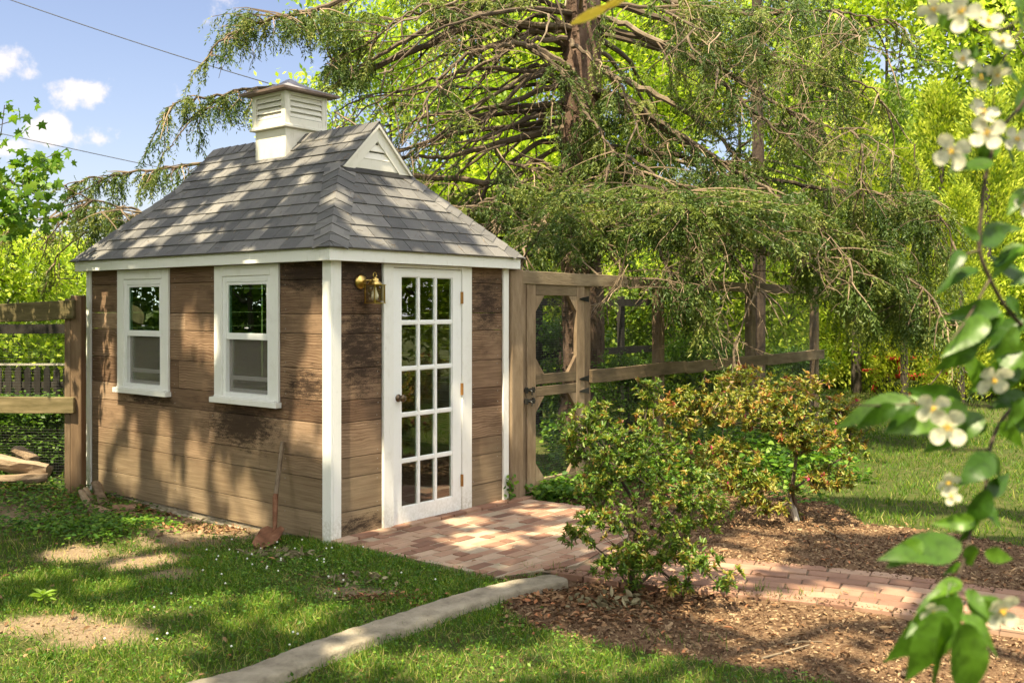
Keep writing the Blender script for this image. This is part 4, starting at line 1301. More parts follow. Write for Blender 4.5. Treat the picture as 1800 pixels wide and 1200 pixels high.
fen = thing('garden_fence', 'long weathered board fence with wire mesh running from the gate below the spruce', 'fence', W(3.3, 0), ROT)
def fl_(x): return x - 3.3
posts = [3.29, 4.72, 6.98, 9.03]
for i, x in enumerate(posts):
    m = MB(); hw = .055; m.box(fl_(x) - hw, fl_(x) + hw, .0, .10, -.1, [1.95, 1.97, 1.93, 1.97, 1.9][i], .3 + .1 * i); m.build('post', old_wood, fen, bevel=.006)
for k, (a, b) in enumerate(((2.20, 4.75), (4.752, 7.0), (7.002, 9.18))):
    rail((fl_(a), -.022, 1.99 - .01 * k), (fl_(b), -.022, 1.98 - .012 * k), .04, .118, seed=20 + k).build('rail', rail_wood, fen, bevel=.004)
for k, (a, b) in enumerate(((3.31, 5.2), (5.202, 7.3), (7.302, 9.18))):
    rail((fl_(a), -.022, 1.035), (fl_(b), -.022, 1.045), .04, .135, seed=30 + k).build('rail', rail_wood, fen, bevel=.004)
wire_panel((fl_(3.35), -.0005), (fl_(9.0), -.0005), .02, 1.92, .024, .0007, parent=fen, spx=.024)

bf = thing('rear_garden_fence', 'dark rear garden fence of two thin rails seen behind the wire mesh', 'fence', W(4.0, 3.2), ROT)
for k, z in enumerate((1.80, 1.02)):
    rail((-1.9, 0, z), (6.0, 0, z), .035, .11, seed=40 + k).build('rail', dark_wood, bf)
for x in (-1.7, .5, 2.7, 4.9):
    m = MB(); m.box(x - .05, x + .05, .02, .11, -.1, 1.9); m.build('post', dark_wood, bf, bevel=.005)

# left wire fence
lf = thing('wire_fence', 'mossy two rail wire fence ending at a cedar post beside the shed', 'fence', (-4.08, 9.40, 0), 0)
m = MB(); m.box(-.040, .062, -.05, .06, -.15, 1.83); m.build('post', post_wood, lf, bevel=.006)
m = MB(); m.box(-.098, -.042, -.045, .03, -.15, 1.80); m.build('post_board', old_wood, lf, bevel=.005)
def lfp(px, py, Y): v = P(px, py, Y); return (v.x + 4.08, v.y - 9.40, v.z)
mossy = simple('mossy_rail_wood', [(.25, (.055, .048, .018)), (.5, (.125, .10, .045)), (.75, (.24, .185, .10))], 3, (1.1, 5, 6), .9, bump=.5, bdist=.006, rnd=.2, bscale=14)
rail(lfp(-240, 562, 9.5), lfp(131, 544, 9.32), .045, .175, seed=50).build('rail', mossy, lf, bevel=.005)
rail(lfp(-240, 712, 9.5), lfp(131, 712, 9.32), .045, .150, seed=51).build('rail', mossy, lf, bevel=.005)
wire_panel((-2.3, .10), (-.06, -.02), -.1, 1.78, .026, .00045, parent=lf, spx=.024)
rail(lfp(-300, 582, 11.5), lfp(150, 577, 11.5), .04, .11, seed=52).build('rail', dark_wood, lf)
rail(lfp(150, 577, 11.5), lfp(158, 540, 9.7), .04, .10, seed=53).build('rail', dark_wood, lf)

# dark picket fence behind
pf = thing('picket_fence', 'low dark picket fence among the bushes beyond the wire fence', 'fence', (P(60, 650, 14).x, 14.0, 0), 0)
for i in range(30):
    x = -3.2 + i * .135
    m = MB(); h_ = .90 + random.uniform(-.015, .015); m.prism([(x - .042, 0, .02), (x + .042, 0, .02), (x + .042, 0, h_ - .05), (x, 0, h_), (x - .042, 0, h_ - .05)], (0, .02, 0)); m.build('picket', dark_wood, pf)
m = MB(); m.box(-3.3, .9, .021, .06, .60, .68); m.box(-3.3, .9, .021, .06, .2, .28); m.build('rail', dark_wood, pf)
m = MB(); m.box(-3.3, .9, .061, .10, .905, .93); m.build('cap_rail', simple('pale_wood', [(0, (.3, .27, .22)), (1, (.45, .42, .36))], 4), pf)

# ------------------------------------------------------------------ the big spruce
TX, TY = .93, 13.4
spr = thing('spruce_tree', 'huge dark drooping spruce with bare arching limbs towering behind the shed', 'tree', (TX, TY, 0))
def to_spr(ob):
    ob.parent = spr; ob.matrix_parent_inverse = Matrix.Translation((-TX, -TY, 0)); return ob
m = MB(); pts = []; rad = []
for i in range(24):
    z = -.1 + i * .5
    pts.append((TX + .03 * math.sin(i * .7), TY + .03 * math.cos(i * .9), z)); rad.append((.30 - .0125 * z * .9) * (1 + .05 * math.sin(i * 2.1)) + (.12 if i == 0 else 0))
m.tube(pts, rad, 18, .5)
# shedding bark plates
for i in range(900):
    z = random.uniform(0, 7); a = random.uniform(0, 6.283); r_ = .30 - .0113 * z + .004
    p = Vector((TX + r_ * math.cos(a), TY + r_ * math.sin(a), z)); h_ = random.uniform(.04, .12); w_ = random.uniform(.02, .045)
    tg = Vector((-math.sin(a), math.cos(a), 0)); nrm = Vector((math.cos(a), math.sin(a), 0))
    m.add([p - tg * w_ - nrm * .01, p + tg * w_ - nrm * .01, p + tg * w_ * .7 + nrm * .014 + Vector((0, 0, h_)), p - tg * w_ * .8 + nrm * .018 + Vector((0, 0, h_ * .9)),
           p - nrm * .01 + Vector((0, 0, h_ * 1.15))], [(0, 1, 2, 3), (3, 2, 4)], random.random())
to_spr(m.build('trunk', bark, None, smooth=False))

limbs = []                       # lists of world points from the trunk outwards
def smooth_pts(pts, n=6):
    out = []
    for i in range(len(pts) - 1):
        p0 = pts[max(i - 1, 0)]; p1 = pts[i]; p2 = pts[i + 1]; p3 = pts[min(i + 2, len(pts) - 1)]
        for k in range(n):
            t = k / n
            out.append(.5 * ((2 * p1) + (p2 - p0) * t + (2 * p0 - 5 * p1 + 4 * p2 - p3) * t * t + (3 * p1 - p0 - 3 * p2 + p3) * t ** 3))
    out.append(pts[-1]); return out
def limb_px(pts, y0, y1, r0=.05):
    n = len(pts); q_ = [P(a, b, y0 + (y1 - y0) * (i / (n - 1))) for i, (a, b) in enumerate(pts)]
    limbs.append((smooth_pts(q_), r0, True))
Z6 = lambda l: [(700 + a / 2.5, b / 2.5) for a, b in l]
Z7 = lambda l: [(1100 + a / 2.5, b / 2.5) for a, b in l]
limb_px([(1010, -70), (850, -60), (700, -30), (560, 15), (480, 35), (400, 62), (368, 98)], 13.3, 12.2, .055)
limb_px([(1000, 50), (860, 44), (760, 74), (650, 124), (565, 160), (505, 152), (440, 156), (370, 170), (310, 182), (280, 218)], 13.3, 12.4, .05)
limb_px([(1000, 330), (850, 318), (600, 300), (430, 288), (355, 290), (260, 300), (170, 312), (108, 326)], 13.4, 12.9, .045)
limb_px([(1000, 400), (700, 405), (420, 395), (300, 380), (240, 369), (155, 350), (104, 322)], 13.4, 12.6, .04)
limb_px([(990, 420), (600, 420), (330, 395), (165, 366), (95, 380), (8, 406)], 13.5, 13.2, .035)
limb_px([(990, 450), (600, 440), (330, 405), (180, 400), (110, 440), (85, 480)], 13.5, 13.6, .035)
limb_px(Z6([(800, 330), (760, 310), (640, 230), (540, 195), (430, 205), (320, 235), (210, 320), (130, 430), (90, 540), (10, 650)]), 13.3, 11.9, .048)
limb_px(Z6([(760, 370), (680, 380), (560, 420), (420, 470), (270, 490), (130, 510), (0, 560), (-120, 620)]), 13.3, 12.6, .045)
limb_px(Z6([(780, 350), (700, 350), (500, 385), (250, 385), (0, 400), (-200, 430)]), 13.4, 13.0, .036)
limb_px(Z6([(790, 120), (690, 110), (480, 100), (300, 60), (150, 20), (40, 60), (-90, 150)]), 13.3, 12.4, .042)
limb_px(Z6([(700, -80), (480, 30), (210, 100), (0, 190), (-160, 290), (-300, 400)]), 13.4, 12.6, .06)
limb_px(Z6([(740, 170), (560, 190), (650, 260), (740, 350), (800, 460), (860, 540), (940, 650), (1050, 740), (1250, 820)]), 13.2, 11.6, .034)
limb_px(Z6([(760, 180), (780, 205), (900, 290), (980, 390), (1040, 530), (1075, 640)]), 13.1, 12.0, .032)
limb_px(Z6([(840, 390), (1000, 460), (1150, 550), (1250, 600), (1380, 680), (1525, 830)]), 13.3, 12.0, .055)
limb_px(Z6([(760, 765), (680, 770), (560, 790), (440, 860), (290, 910), (150, 900)]), 13.3, 12.4, .036)
limb_px(Z6([(770, 735), (680, 740), (560, 745), (460, 700), (420, 640), (400, 500), (380, 290)]), 13.2, 12.4, .034)
limb_px(Z6([(740, 890), (640, 910), (470, 940), (430, 990), (400, 1060)]), 13.3, 12.6, .045)
limb_px(Z6([(760, 560), (600, 590), (360, 650), (200, 690), (40, 690), (-200, 720)]), 13.4, 12.8, .06)
limb_px(Z6([(800, 480), (600, 520), (480, 560), (300, 640), (180, 740), (120, 800)]), 13.4, 12.2, .03)
limb_px(Z6([(760, 290), (560, 310), (380, 300), (230, 330), (60, 380), (-140, 470), (-260, 560)]), 13.4, 12.3, .036)
limb_px(Z6([(770, 240), (600, 200), (420, 200), (210, 240), (60, 330), (-40, 430)]), 13.5, 12.9, .034)
limb_px(Z6([(780, 60), (560, -10), (380, 10), (150, 40), (0, 90), (-170, 210), (-300, 260)]), 13.5, 12.6, .038)
limb_px(Z6([(740, 450), (520, 470), (330, 510), (180, 590), (60, 680)]), 13.4, 13.4, .04)
limb_px(Z6([(740, 640), (600, 700), (470, 770), (350, 850), (240, 960)]), 13.5, 13.2, .034)
limb_px(Z7([(-150, 400), (0, 430), (200, 580), (340, 690), (480, 790), (540, 860)]), 13.2, 11.8, .045)
limb_px(Z7([(-140, 440), (0, 470), (230, 600), (450, 730), (620, 830), (760, 930)]), 13.4, 11.6, .06)
limb_px(Z7([(-150, 110), (100, 180), (300, 260), (430, 370), (540, 480), (700, 590), (800, 660)]), 13.3, 11.6, .045)
limb_px(Z7([(-150, 60), (0, 110), (200, 210), (480, 340), (640, 450), (850, 545), (1050, 600), (1200, 690)]), 13.3, 11.8, .04)
limb_px(Z7([(-130, 640), (200, 680), (420, 730), (560, 770), (780, 820), (950, 840), (1130, 860), (1280, 860), (1390, 970)]), 13.4, 12.4, .045)
limb_px(Z7([(-130, -60), (200, 10), (480, 60), (700, 60), (900, 50), (1060, 70), (1200, 100)]), 13.4, 12.6, .036)
limb_px(Z7([(-150, -20), (150, 80), (420, 200), (640, 270), (900, 330), (1060, 380), (1130, 450)]), 13.4, 12.8, .045)
limb_px(Z7([(-140, 300), (100, 400), (330, 540), (480, 680), (540, 760)]), 13.4, 12.2, .05)
limb_px(Z7([(-130, 760), (150, 830), (400, 920), (640, 980), (880, 1050), (1100, 1130), (1330, 1290), (1420, 1450)]), 13.3, 11.8, .05)
limb_px(Z7([(-150, 860), (0, 900), (100, 900), (140, 840)]), 13.2, 11.2, .03)
limb_px(Z7([(-150, 850), (100, 950), (350, 1050), (520, 1180), (600, 1300)]), 13.1, 10.8, .042)
limb_px(Z7([(-170, 800), (0, 900), (120, 1050), (190, 1200), (200, 1340)]), 13.0, 10.4, .04)
limb_px(Z7([(-190, 830), (-170, 930), (-120, 1040), (-60, 1120), (20, 1270)]), 13.0, 10.3, .038)
limb_px(Z6([(760, 830), (700, 900), (620, 1000), (560, 1080), (540, 1180)]), 13.1, 10.9, .035)
limb_px(Z7([(-130, 900), (200, 1010), (560, 1100), (900, 1180), (1200, 1300), (1440, 1400), (1500, 1560)]), 13.3, 12.0, .045)
# the rest of the whorls, up the trunk and round the back
for i in range(20):                 # a fan of bare limbs on the shed side
    yA = -60 + i * 24 + random.uniform(-10, 10); xe = random.uniform(600, 790); ye = yA + random.uniform(60, 240) - (yA > 300) * 60
    xm = random.uniform(800, 900)
    if i % 4 == 3: continue
    yA += random.uniform(-34, 34); kx = random.uniform(-45, 30)
    limb_px([(1005, yA), (940, yA + kx), (xm, yA + (ye - yA) * .3 + random.uniform(-25, 15)), ((xm + xe) / 2, yA + (ye - yA) * .65 + random.uniform(-15, 15)), (xe, ye)], 13.4, random.uniform(12.2, 14.6), random.uniform(.026, .046))
for i in range(44):
    z0 = random.uniform(2.6, 10.5); az = i * 2.39996 + random.uniform(-.3, .3)
    L_ = random.uniform(3.6, 5.6) * (1 if z0 < 7 else .85)
    dirx, diry = math.cos(az), math.sin(az)
    if diry < -.25 and abs(dirx) < .8 and z0 < 6.5: L_ *= .62      # few limbs straight towards the shed
    if diry < -.2 and dirx < 0 and z0 < 4.8: continue
    p = Vector((TX, TY, z0)); pl = [p.copy()]; n = 12
    a0 = random.uniform(-.12, .16); a1 = random.uniform(-.62, -.38)
    for k in range(n):
        t = k / n; pit = a0 + (a1 - a0) * min(1, t / .7) + (max(0, t - .75) * 1.6)
        az += random.uniform(-.07, .07)
        p = p + Vector((math.cos(az) * math.cos(pit), math.sin(az) * math.cos(pit), math.sin(pit))) * (L_ / n)
        if p.z < .9: break
        pl.append(p.copy())
    if len(pl) > 4: limbs.append((pl, random.uniform(.03, .05), False))
m = MB()
nodes = []; nodew = []
for pl, r0, ex in limbs:
    n = len(pl)
    pl = [p + Vector((random.gauss(0, .013), random.gauss(0, .013), random.gauss(0, .013))) if 0 < i else p for i, p in enumerate(pl)]
    m.tube(pl, [max(.005, r0 * 1.15 * (1 - .9 * (i / (n - 1)) ** .9)) for i in range(n)], 7)
    for i, p in enumerate(pl):
        d = (pl[min(i + 1, n - 1)] - pl[max(i - 1, 0)]).normalized()
        nodes.append((p, d, i / (n - 1), ex))
# snags and forks
for _ in range(230):
    p, d, t, ex = random.choice(nodes)
    if t < .12: continue
    s_ = d.cross(Vector((0, 0, 1))).normalized() * random.choice((-1, 1)); v = (d * random.uniform(.4, 1) + s_ * random.uniform(.3, .8) + Vector((0, 0, random.uniform(-.5, .1)))).normalized()
    L_ = random.uniform(.35, .95); pts = [p]
    for k in range(5): v = (v + Vector((random.gauss(0, .15), random.gauss(0, .15), -.08 + random.gauss(0, .12)))).normalized(); pts.append(pts[-1] + v * L_ / 5)
    m.tube(pts, [.017, .014, .012, .010, .008, .005], 5)
    for i, q_ in enumerate(pts[1:]): nodes.append((q_, v, .3 + .1 * i, ex))
to_spr(m.build('limb', limb_bark, None))

# sprays of foliage: pendulous branchlets hung on twigs
NP = np.array([n[0] for n in nodes]); NT_ = np.array([n[2] for n in nodes])
br_p = []; br_d = []; br_l = []; br_g = []; br_t = []
twm = MB()
def spray(tip, k0, nb=9, sub=.28, droop=.5):
    """a twig from limb node k0 to tip with hanging branchlets"""
    tone = random.random()
    a = Vector(NP[k0]); b = Vector(tip); L_ = (b - a).length; n = max(3, int(L_ / .16)); pts = []
    for i in range(n + 1):
        t = i / n; pts.append(a.lerp(b, t) + Vector((random.gauss(0, .015), random.gauss(0, .015), .10 * L_ * 4 * t * (1 - t) * .5)))
    twm.tube(pts, [.010 * (1 - .75 * i / n) + .0015 for i in range(n + 1)], 4)
    d = (b - a).normalized(); s_ = d.cross(Vector((0, 0, 1)))
    s_ = s_.normalized() if s_.length > .01 else Vector((1, 0, 0))
    for j in range(nb):
        t = 1 - (j / nb) * random.uniform(.5, .8) if L_ > .5 else random.random()
        f = t * n; i0 = min(int(f), n - 1); q_ = pts[i0].lerp(pts[i0 + 1], f - i0)
        v = d * random.uniform(.35, .9) + s_ * random.choice((-1, 1)) * random.uniform(.4, 1.0) + Vector((0, 0, random.uniform(-.35 - 1.1 * droop, .12 - .5 * droop)))
        br_p.append(q_); br_d.append(v.normalized()); br_l.append(random.uniform(.5, 1.35) * sub); br_g.append(droop); br_t.append(tone)
    br_p.append(b); br_d.append((d + Vector((0, 0, -.5))).normalized()); br_l.append(sub); br_g.append(droop); br_t.append(tone)
def region(x0, x1, y0, y1, Y0, Y1, n, maxd=1.5, tmin=.25, sub=.28, droop=.55, far=.55, nb=None):
    for _ in range(n):
        p = P(random.uniform(x0, x1), random.uniform(y0, y1), random.uniform(Y0, Y1))
        l = loc(p)
        if -.3 < l[0] < SW + .3 and -.3 < l[1] < SD + .3 and p.z < 3.9: continue
        w = np.abs(np.linalg.norm(NP - np.array(p), axis=1) - far) + np.where(NP[:, 2] < p.z - .02, .45, 0) + np.where(NT_ < tmin, .6, 0) + rng.random(len(NP)) * .12
        k = int(np.argmin(w))
        if np.linalg.norm(NP[k] - np.array(p)) < maxd: spray(p, k, nb or random.randint(11, 18), sub, droop)
# along the visible limbs towards their ends
for (p, d, t, ex) in nodes:
    fx = 900 + F * p.x / p.y; fy = 540 - F * (p.z - EYE) / p.y
    thin = .16 if (590 < fx < 1010 and fy < 340) or (1000 < fx < 1140 and 120 < fy < 330) else .5 if (1140 <= fx < 1420 and 120 < fy < 340) else .2 if (1020 < fx < 1440 and fy > 425) else 1
    if t > .52 and random.random() < (.50 if ex else .2) * thin:
        s_ = d.cross(Vector((0, 0, 1))).normalized() * random.choice((-1, 1))
        tip = p + d * random.uniform(.05, .35) + s_ * random.uniform(.05, .4) + Vector((0, 0, random.uniform(-.34, .02)))
        l = loc(tip)
        if -.2 < l[0] < SW + .2 and -.2 < l[1] < SD + .2 and tip.z < 3.5: continue
        k = int(np.argmin(np.linalg.norm(NP - np.array(p), axis=1))); spray(tip, k, random.randint(7, 12), .24, random.choice((.3, .6, .9)))
region(1090, 1500, 0, 330, 11.8, 13.6, 84, droop=.9)
region(1180, 1480, -20, 130, 12, 13.6, 56, droop=.9)
region(950, 1430, 330, 425, 10.2, 12.4, 170, sub=.22, droop=.35)
region(960, 1440, 380, 432, 10.3, 12, 80, sub=.28, droop=1.1, far=.2, nb=8)
region(1100, 1480, 60, 330, 11.8, 13, 46, sub=.34, droop=1.2, far=.15, nb=8)
region(1400, 1580, 380, 520, 11.4, 13, 80)
region(1480, 1690, 480, 590, 12, 14.5, 100, sub=.34, droop=1)
region(1430, 1640, 330, 430, 12, 13, 46)
region(560, 640, 20, 150, 12.3, 13.2, 36)
region(965, 1065, 20, 420, 12.3, 12.9, 34, sub=.30, droop=.95, far=.3, nb=9)
region(880, 1000, 300, 460, 11.6, 13, 40, sub=.26, droop=.8)
region(290, 450, 165, 195, 12.3, 12.7, 22, .7, .3, .24, 1.2, .06, 7)
region(368, 600, 14, 70, 12.1, 13, 40, .8, .3, .24, 1.1, .08, 8)
region(150, 350, 298, 325, 12.7, 13.1, 22, .8, .3, .24, 1.2, .06, 7)
region(90, 240, 370, 430, 12.8, 13.5, 20, .9, .2, .24, 1.0, .08, 7)
region(700, 960, -10, 40, 12.5, 13.6, 24)
region(720, 960, 330, 480, 13, 14.6, 46, sub=.22)
region(1010, 1100, 200, 420, 12.6, 13.2, 45, sub=.24)
region(1190, 1255, 440, 580, 10.2, 11, 20, sub=.3, droop=1)
region(1140, 1340, 300, 440, 11.5, 12.6, 34)
for _ in range(360):                # bare hanging twigs between
    p, d, t, ex = random.choice(nodes)
    if t < .2: continue
    v = Vector((random.gauss(0, .5), random.gauss(0, .5), random.uniform(-1, .15))).normalized(); pts = [p]
    for k in range(4): v = (v + Vector((random.gauss(0, .22), random.gauss(0, .22), -.12))).normalized(); pts.append(pts[-1] + v * random.uniform(.08, .2))
    twm.tube(pts, [.007, .006, .005, .004, .0025], 4)
    for q_ in pts[1:-1]:
        v2 = Vector((random.gauss(0, .6), random.gauss(0, .6), random.uniform(-.9, .3))).normalized(); twm.tube([q_, q_ + v2 * .12, q_ + v2 * .2 + Vector((0, 0, -.04))], [.0045, .0035, .002], 4)
def dead_fan(px, py, Y, n, spread=.5):
    for _ in range(n):
        p = P(px + random.gauss(0, 26), py + random.gauss(0, 20), Y + random.gauss(0, .15)); v = Vector((random.gauss(0, .7), random.gauss(0, .3), random.uniform(-1, .1))).normalized(); pts = [p]
        for k in range(5): v = (v + Vector((random.gauss(0, .28), random.gauss(0, .28), -.10))).normalized(); pts.append(pts[-1] + v * random.uniform(.05, .13))
        twm.tube(pts, [.0045, .004, .0036, .003, .0025, .002], 4)
        for q_ in pts[1:]:
            v2 = (v + Vector((random.gauss(0, .6), random.gauss(0, .6), random.gauss(0, .4)))).normalized(); twm.tube([q_, q_ + v2 * .09], [.0035, .002], 4)
for a in [(820, 40, 12.2, 22), (800, 75, 12.2, 12), (1220, 40, 12, 22), (1300, 150, 12, 14), (1530, 260, 12, 16), (1500, 230, 12, 8), (960, 150, 12.8, 8), (1460, 300, 12, 10), (1180, 480, 10.6, 20), (1000, 420, 11.4, 14), (1260, 560, 10.8, 16), (1520, 420, 12.2, 12), (1400, 120, 12, 20), (1050, 390, 10.8, 14), (1130, 350, 11.2, 12), (1240, 420, 10.6, 14), (1330, 400, 10.8, 14), (1410, 450, 11.2, 14), (1170, 430, 10.4, 14), (1440, 210, 12, 18), (1350, 60, 12, 18), (1480, 60, 12.2, 14), (1090, 480, 10.3, 12), (1300, 480, 10.4, 12)]: dead_fan(*a)
to_spr(twm.build('twig', twig_bark, None))
br_p = np.array(br_p); br_d = np.array(br_d); br_l = np.array(br_l); br_g = np.array(br_g)
fol = LC()
clump = np.array(br_t)
NS = 17
for s_ in range(NS):
    t = (s_ + rng.random(len(br_p)) * .8) / NS
    d = br_d.copy(); d[:, 2] -= .9 * t * br_g; d /= np.linalg.norm(d, axis=1, keepdims=True)
    pos = br_p + (br_d * (1 - .3 * t[:, None]) + np.array([0, 0, -1.0]) * (.45 * t * br_g)[:, None]) * (br_l * t)[:, None]
    y = d * .75 + unit(len(br_p)) * .62
    fol.add(T_DIAMOND, pos, y, unit(len(br_p)), rng.uniform(.035, .068, len(br_p)), rng.uniform(.011, .019, len(br_p)), np.clip(clump * .62 + rng.random(len(br_p)) * .38, 0, 1))
to_spr(fol.build('foliage', needles, None))
print('spruce branchlets', len(br_p), 'limbs', len(limbs))

# ------------------------------------------------------------------ trees beyond
def foliage_tree(name, height, crown_r, trunk_r, n_clump, per, leaf, mat_leaf, mat_bark, seed, base_frac=.18, squash=1.0):
    """trunk with limbs plus a crown of leaf clumps, at the origin"""
    global rng
    keep = rng; rng = np.random.default_rng(seed)
    sk = Skel((0, 0, -.1)); sk.chain(0, [(.04 * math.sin(z * 1.3 + seed), .04 * math.cos(z + seed), z) for z in np.arange(.3, height * .8, .4)])
    H = height
    ells = []
    for k in range(16):
        a = rng.random() * 6.283; zf = rng.uniform(base_frac, 1); r_ = crown_r * math.sin(math.pi * min(.96, .18 + zf * .72)) ** .7 * rng.uniform(.35, .85)
        ells.append((r_ * math.cos(a), r_ * math.sin(a), H * zf * .93, crown_r * .42, crown_r * .42, H * .11, 1))
    tips = pts_in(ells, n_clump)
    tips = tips[np.argsort(np.hypot(tips[:, 0], tips[:, 1]) + tips[:, 2] * .3)]
    for p in tips:
        if p[2] < .5: continue
        sk.grow(p, .6, bias=lambda a, q: np.where(a[:, 2] > q[2] + .1, .8, 0) + np.where(a[:, 2] < H * base_frac * .7, 2, 0), wob=.2)
    m = MB(); sk.mesh(m, sk.radii(.010, .42, trunk_r), 5)
    root = thing(name, None, None)
    m.build('trunk', mat_bark, root)
    c = np.repeat(tips, per, 0); n = len(c)
    pos = c + rng.normal(size=(n, 3)) * np.array([[.34, .34, .20]]) * crown_r / 2.6 * squash
    tone = np.repeat(rng.random(len(tips)), per)
    z = unit(n) * .5 + np.array([S])
    y = unit(n); y[:, 2] -= .4
    lc = LC(); lc.add(T_DIAMOND, pos, y, z, leaf * rng.uniform(.7, 1.4, n), leaf * rng.uniform(.5, .8, n), np.clip(tone * .68 + rng.random(n) * .36, 0, 1))
    lc.build('crown', mat_leaf, root)
    rng = keep
    return root
def arb(name, height, r0, seed, mat_leaf):
    global rng
    keep = rng; rng = np.random.default_rng(seed)
    root = thing(name, None, None); m = MB(); m.tube([(0, 0, -.1), (0.02, 0, height * .5), (0, 0, height * .93)], [.11, .07, .015], 7); m.build('trunk', grey_bark, root)
    n = 430; zf = rng.random(n) ** .8; a = rng.random(n) * 6.283
    prof = np.clip(1 - zf, 0, 1) ** .62 * np.clip(.55 + zf * 3, 0, 1)
    rr = r0 * prof * (.72 + .38 * rng.random(n))
    tip = np.stack([rr * np.cos(a), rr * np.sin(a), .15 + zf * height * .96], -1)
    per = 34; c = np.repeat(tip, per, 0); N = len(c)
    out = np.repeat(np.stack([np.cos(a), np.sin(a), np.full(n, 1.2)], -1), per, 0)
    k = rng.random((N, 1)) ** .7
    pos = c + out / 1.56 * (k * .55 - .3) + rng.normal(size=(N, 3)) * .085
    y = out + unit(N) * .7
    tone = np.repeat(rng.random(n), per)
    lc = LC(); lc.add(T_DIAMOND, pos, y, unit(N) * .6 + np.array([[-.3, -.75, .45]]), rng.uniform(.07, .14, N), rng.uniform(.035, .06, N), np.clip(tone * .70 + .34 * rng.random(N), 0, 1))
    lc.build('crown', mat_leaf, root); rng = keep
    return root
protoA = foliage_tree('deciduous_tree', 10.5, 3.4, .2, 340, 84, .15, leaf_yg, grey_bark, 3)
protoB = foliage_tree('deciduous_tree', 10.0, 3.0, .18, 340, 84, .145, leaf_yg, grey_bark, 5, .10)
protoS = foliage_tree('leafy_shrub', 3.0, 1.75, .06, 230, 60, .095, leaf_yg, grey_bark, 8, .08)
protoM = foliage_tree('leafy_shrub', 2.2, 1.2, .05, 170, 46, .085, leaf_mid, grey_bark, 9, .06)
protoC = arb('arborvitae_tree', 6.2, 1.05, 11, leaf_arb)
protoD = arb('arborvitae_tree', 6.6, 1.25, 12, leaf_arb)
used = set()
def place(proto, px, Y, s, rz, label, cat, group, sz=None, deep=False):
    o = proto if proto.name not in used else copy_tree(proto)
    used.add(proto.name)
    x = (px - 900) / F * Y
    o.location = (x, Y, -.03); o.scale = (s, s, sz or s); o.rotation_euler = (0, 0, rz)
    tag(o, label, cat, group)
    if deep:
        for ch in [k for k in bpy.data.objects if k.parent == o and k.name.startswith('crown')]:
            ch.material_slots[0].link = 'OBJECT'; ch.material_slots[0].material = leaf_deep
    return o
gT = 'sunny trees behind the spruce'
for i, (pr, px, Y, s, sz, lb) in enumerate([
    (protoA, 690, 25, .95, 1.0, 'sunny yellow green tree filling the gap right of the cupola'),
    (protoB, 850, 28, 1.1, 1.15, 'tall sunny tree behind the bare left limbs of the spruce'),
    (protoA, 1010, 24, 1.0, 1.0, 'bright leafy tree directly behind the spruce trunk'),
    (protoB, 1150, 27, 1.1, 1.15, 'yellow green tree just beyond the right side of the spruce trunk'),
    (protoA, 1300, 25, .95, .95, 'sunlit tree behind the thick right limbs of the spruce'),
    (protoB, 1420, 33, 1.15, .98, 'distant pale tree below the small gap of sky beyond the spruce'),
    (protoA, 1560, 31, 1.25, 1.35, 'tall pale green tree rising behind the arborvitae columns'),
    (protoB, 1720, 29, 1.25, 1.4, 'tall sunny tree behind the white blossoms'),
    (protoA, 1880, 26, 1.2, 1.3, 'large bright tree at the edge beyond the blossom branch'),
    (protoB, 560, 30, .7, .56, 'lower bright tree far behind the shed roof and cupola')]):
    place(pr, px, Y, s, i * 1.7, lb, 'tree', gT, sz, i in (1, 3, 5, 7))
gA = 'arborvitae columns on the right'
for i, (pr, px, Y, s, lb) in enumerate([
    (protoC, 1505, 20.5, 1.02, 'columnar arborvitae closest to the spruce branches'), (protoD, 1590, 19.0, .72, 'short arborvitae standing in front of the taller columns'),
    (protoC, 1655, 21, 1.04, 'tallest pointed arborvitae above the drooping spruce tip'), (protoD, 1735, 19.5, .90, 'broad arborvitae behind the arching blossom stem'),
    (protoC, 1440, 22, .95, 'arborvitae half hidden behind the spruce curtain'), (protoD, 1810, 20, .98, 'arborvitae at the edge behind the big blossom leaves'), (protoC, 1560, 23.5, 1.1, 'slim arborvitae in the back row between two columns'), (protoD, 1690, 17.8, .58, 'small round topped arborvitae low behind the lawn')]):
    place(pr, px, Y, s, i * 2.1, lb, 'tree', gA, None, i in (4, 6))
gS = 'bright shrubs beyond the fences'
for i, (pr, px, Y, s, lb) in enumerate([
    (protoS, 40, 20, 1.12, 'bright yellow green shrub beyond the picket fence'), (protoS, 150, 23, 1.05, 'sunlit shrub close to the white rear corner of the shed'), (protoS, -70, 19, 1.2, 'sunlit shrub cut off at the edge beyond the wire fence'),
    (protoS, 930, 18, 1.0, 'bright shrub behind the gate mesh'), (protoS, 1090, 19, .95, 'sunny shrub seen through the fence right of the gate'), (protoS, 1225, 18.2, 1.0, 'sunny shrub seen through the middle of the wire fence'),
    (protoS, 1350, 19.5, 1.05, 'sunny shrub seen through the far end of the wire fence'), (protoS, 1470, 22.5, .7, 'yellow green shrub under the drooping spruce tips'),     (protoS, 1420, 23.5, .62, 'low yellow green shrub beyond the far end of the fence'), (protoS, 1535, 27, .8, 'low shrub between the arborvitae feet and the picnic table'), (protoS, 1640, 27.5, .95, 'bright shrub far behind the picnic table'), (protoS, 1745, 23.5, .62, 'low bright shrub at the far edge of the lawn'), (protoS, 1790, 25.5, .8, 'rounded bright shrub in the back row beyond the lawn'),
    (protoS, 1690, 24.5, .8, 'shrub behind the red picnic table'), (protoS, 1830, 19, .9, 'shrub at the right edge behind the lawn'),
    ]):
    place(pr, px, Y, s, i * 1.3, lb, 'shrub', gS, None, i in (3, 5, 10, 12))
gM = 'dark green shrubs in the garden'
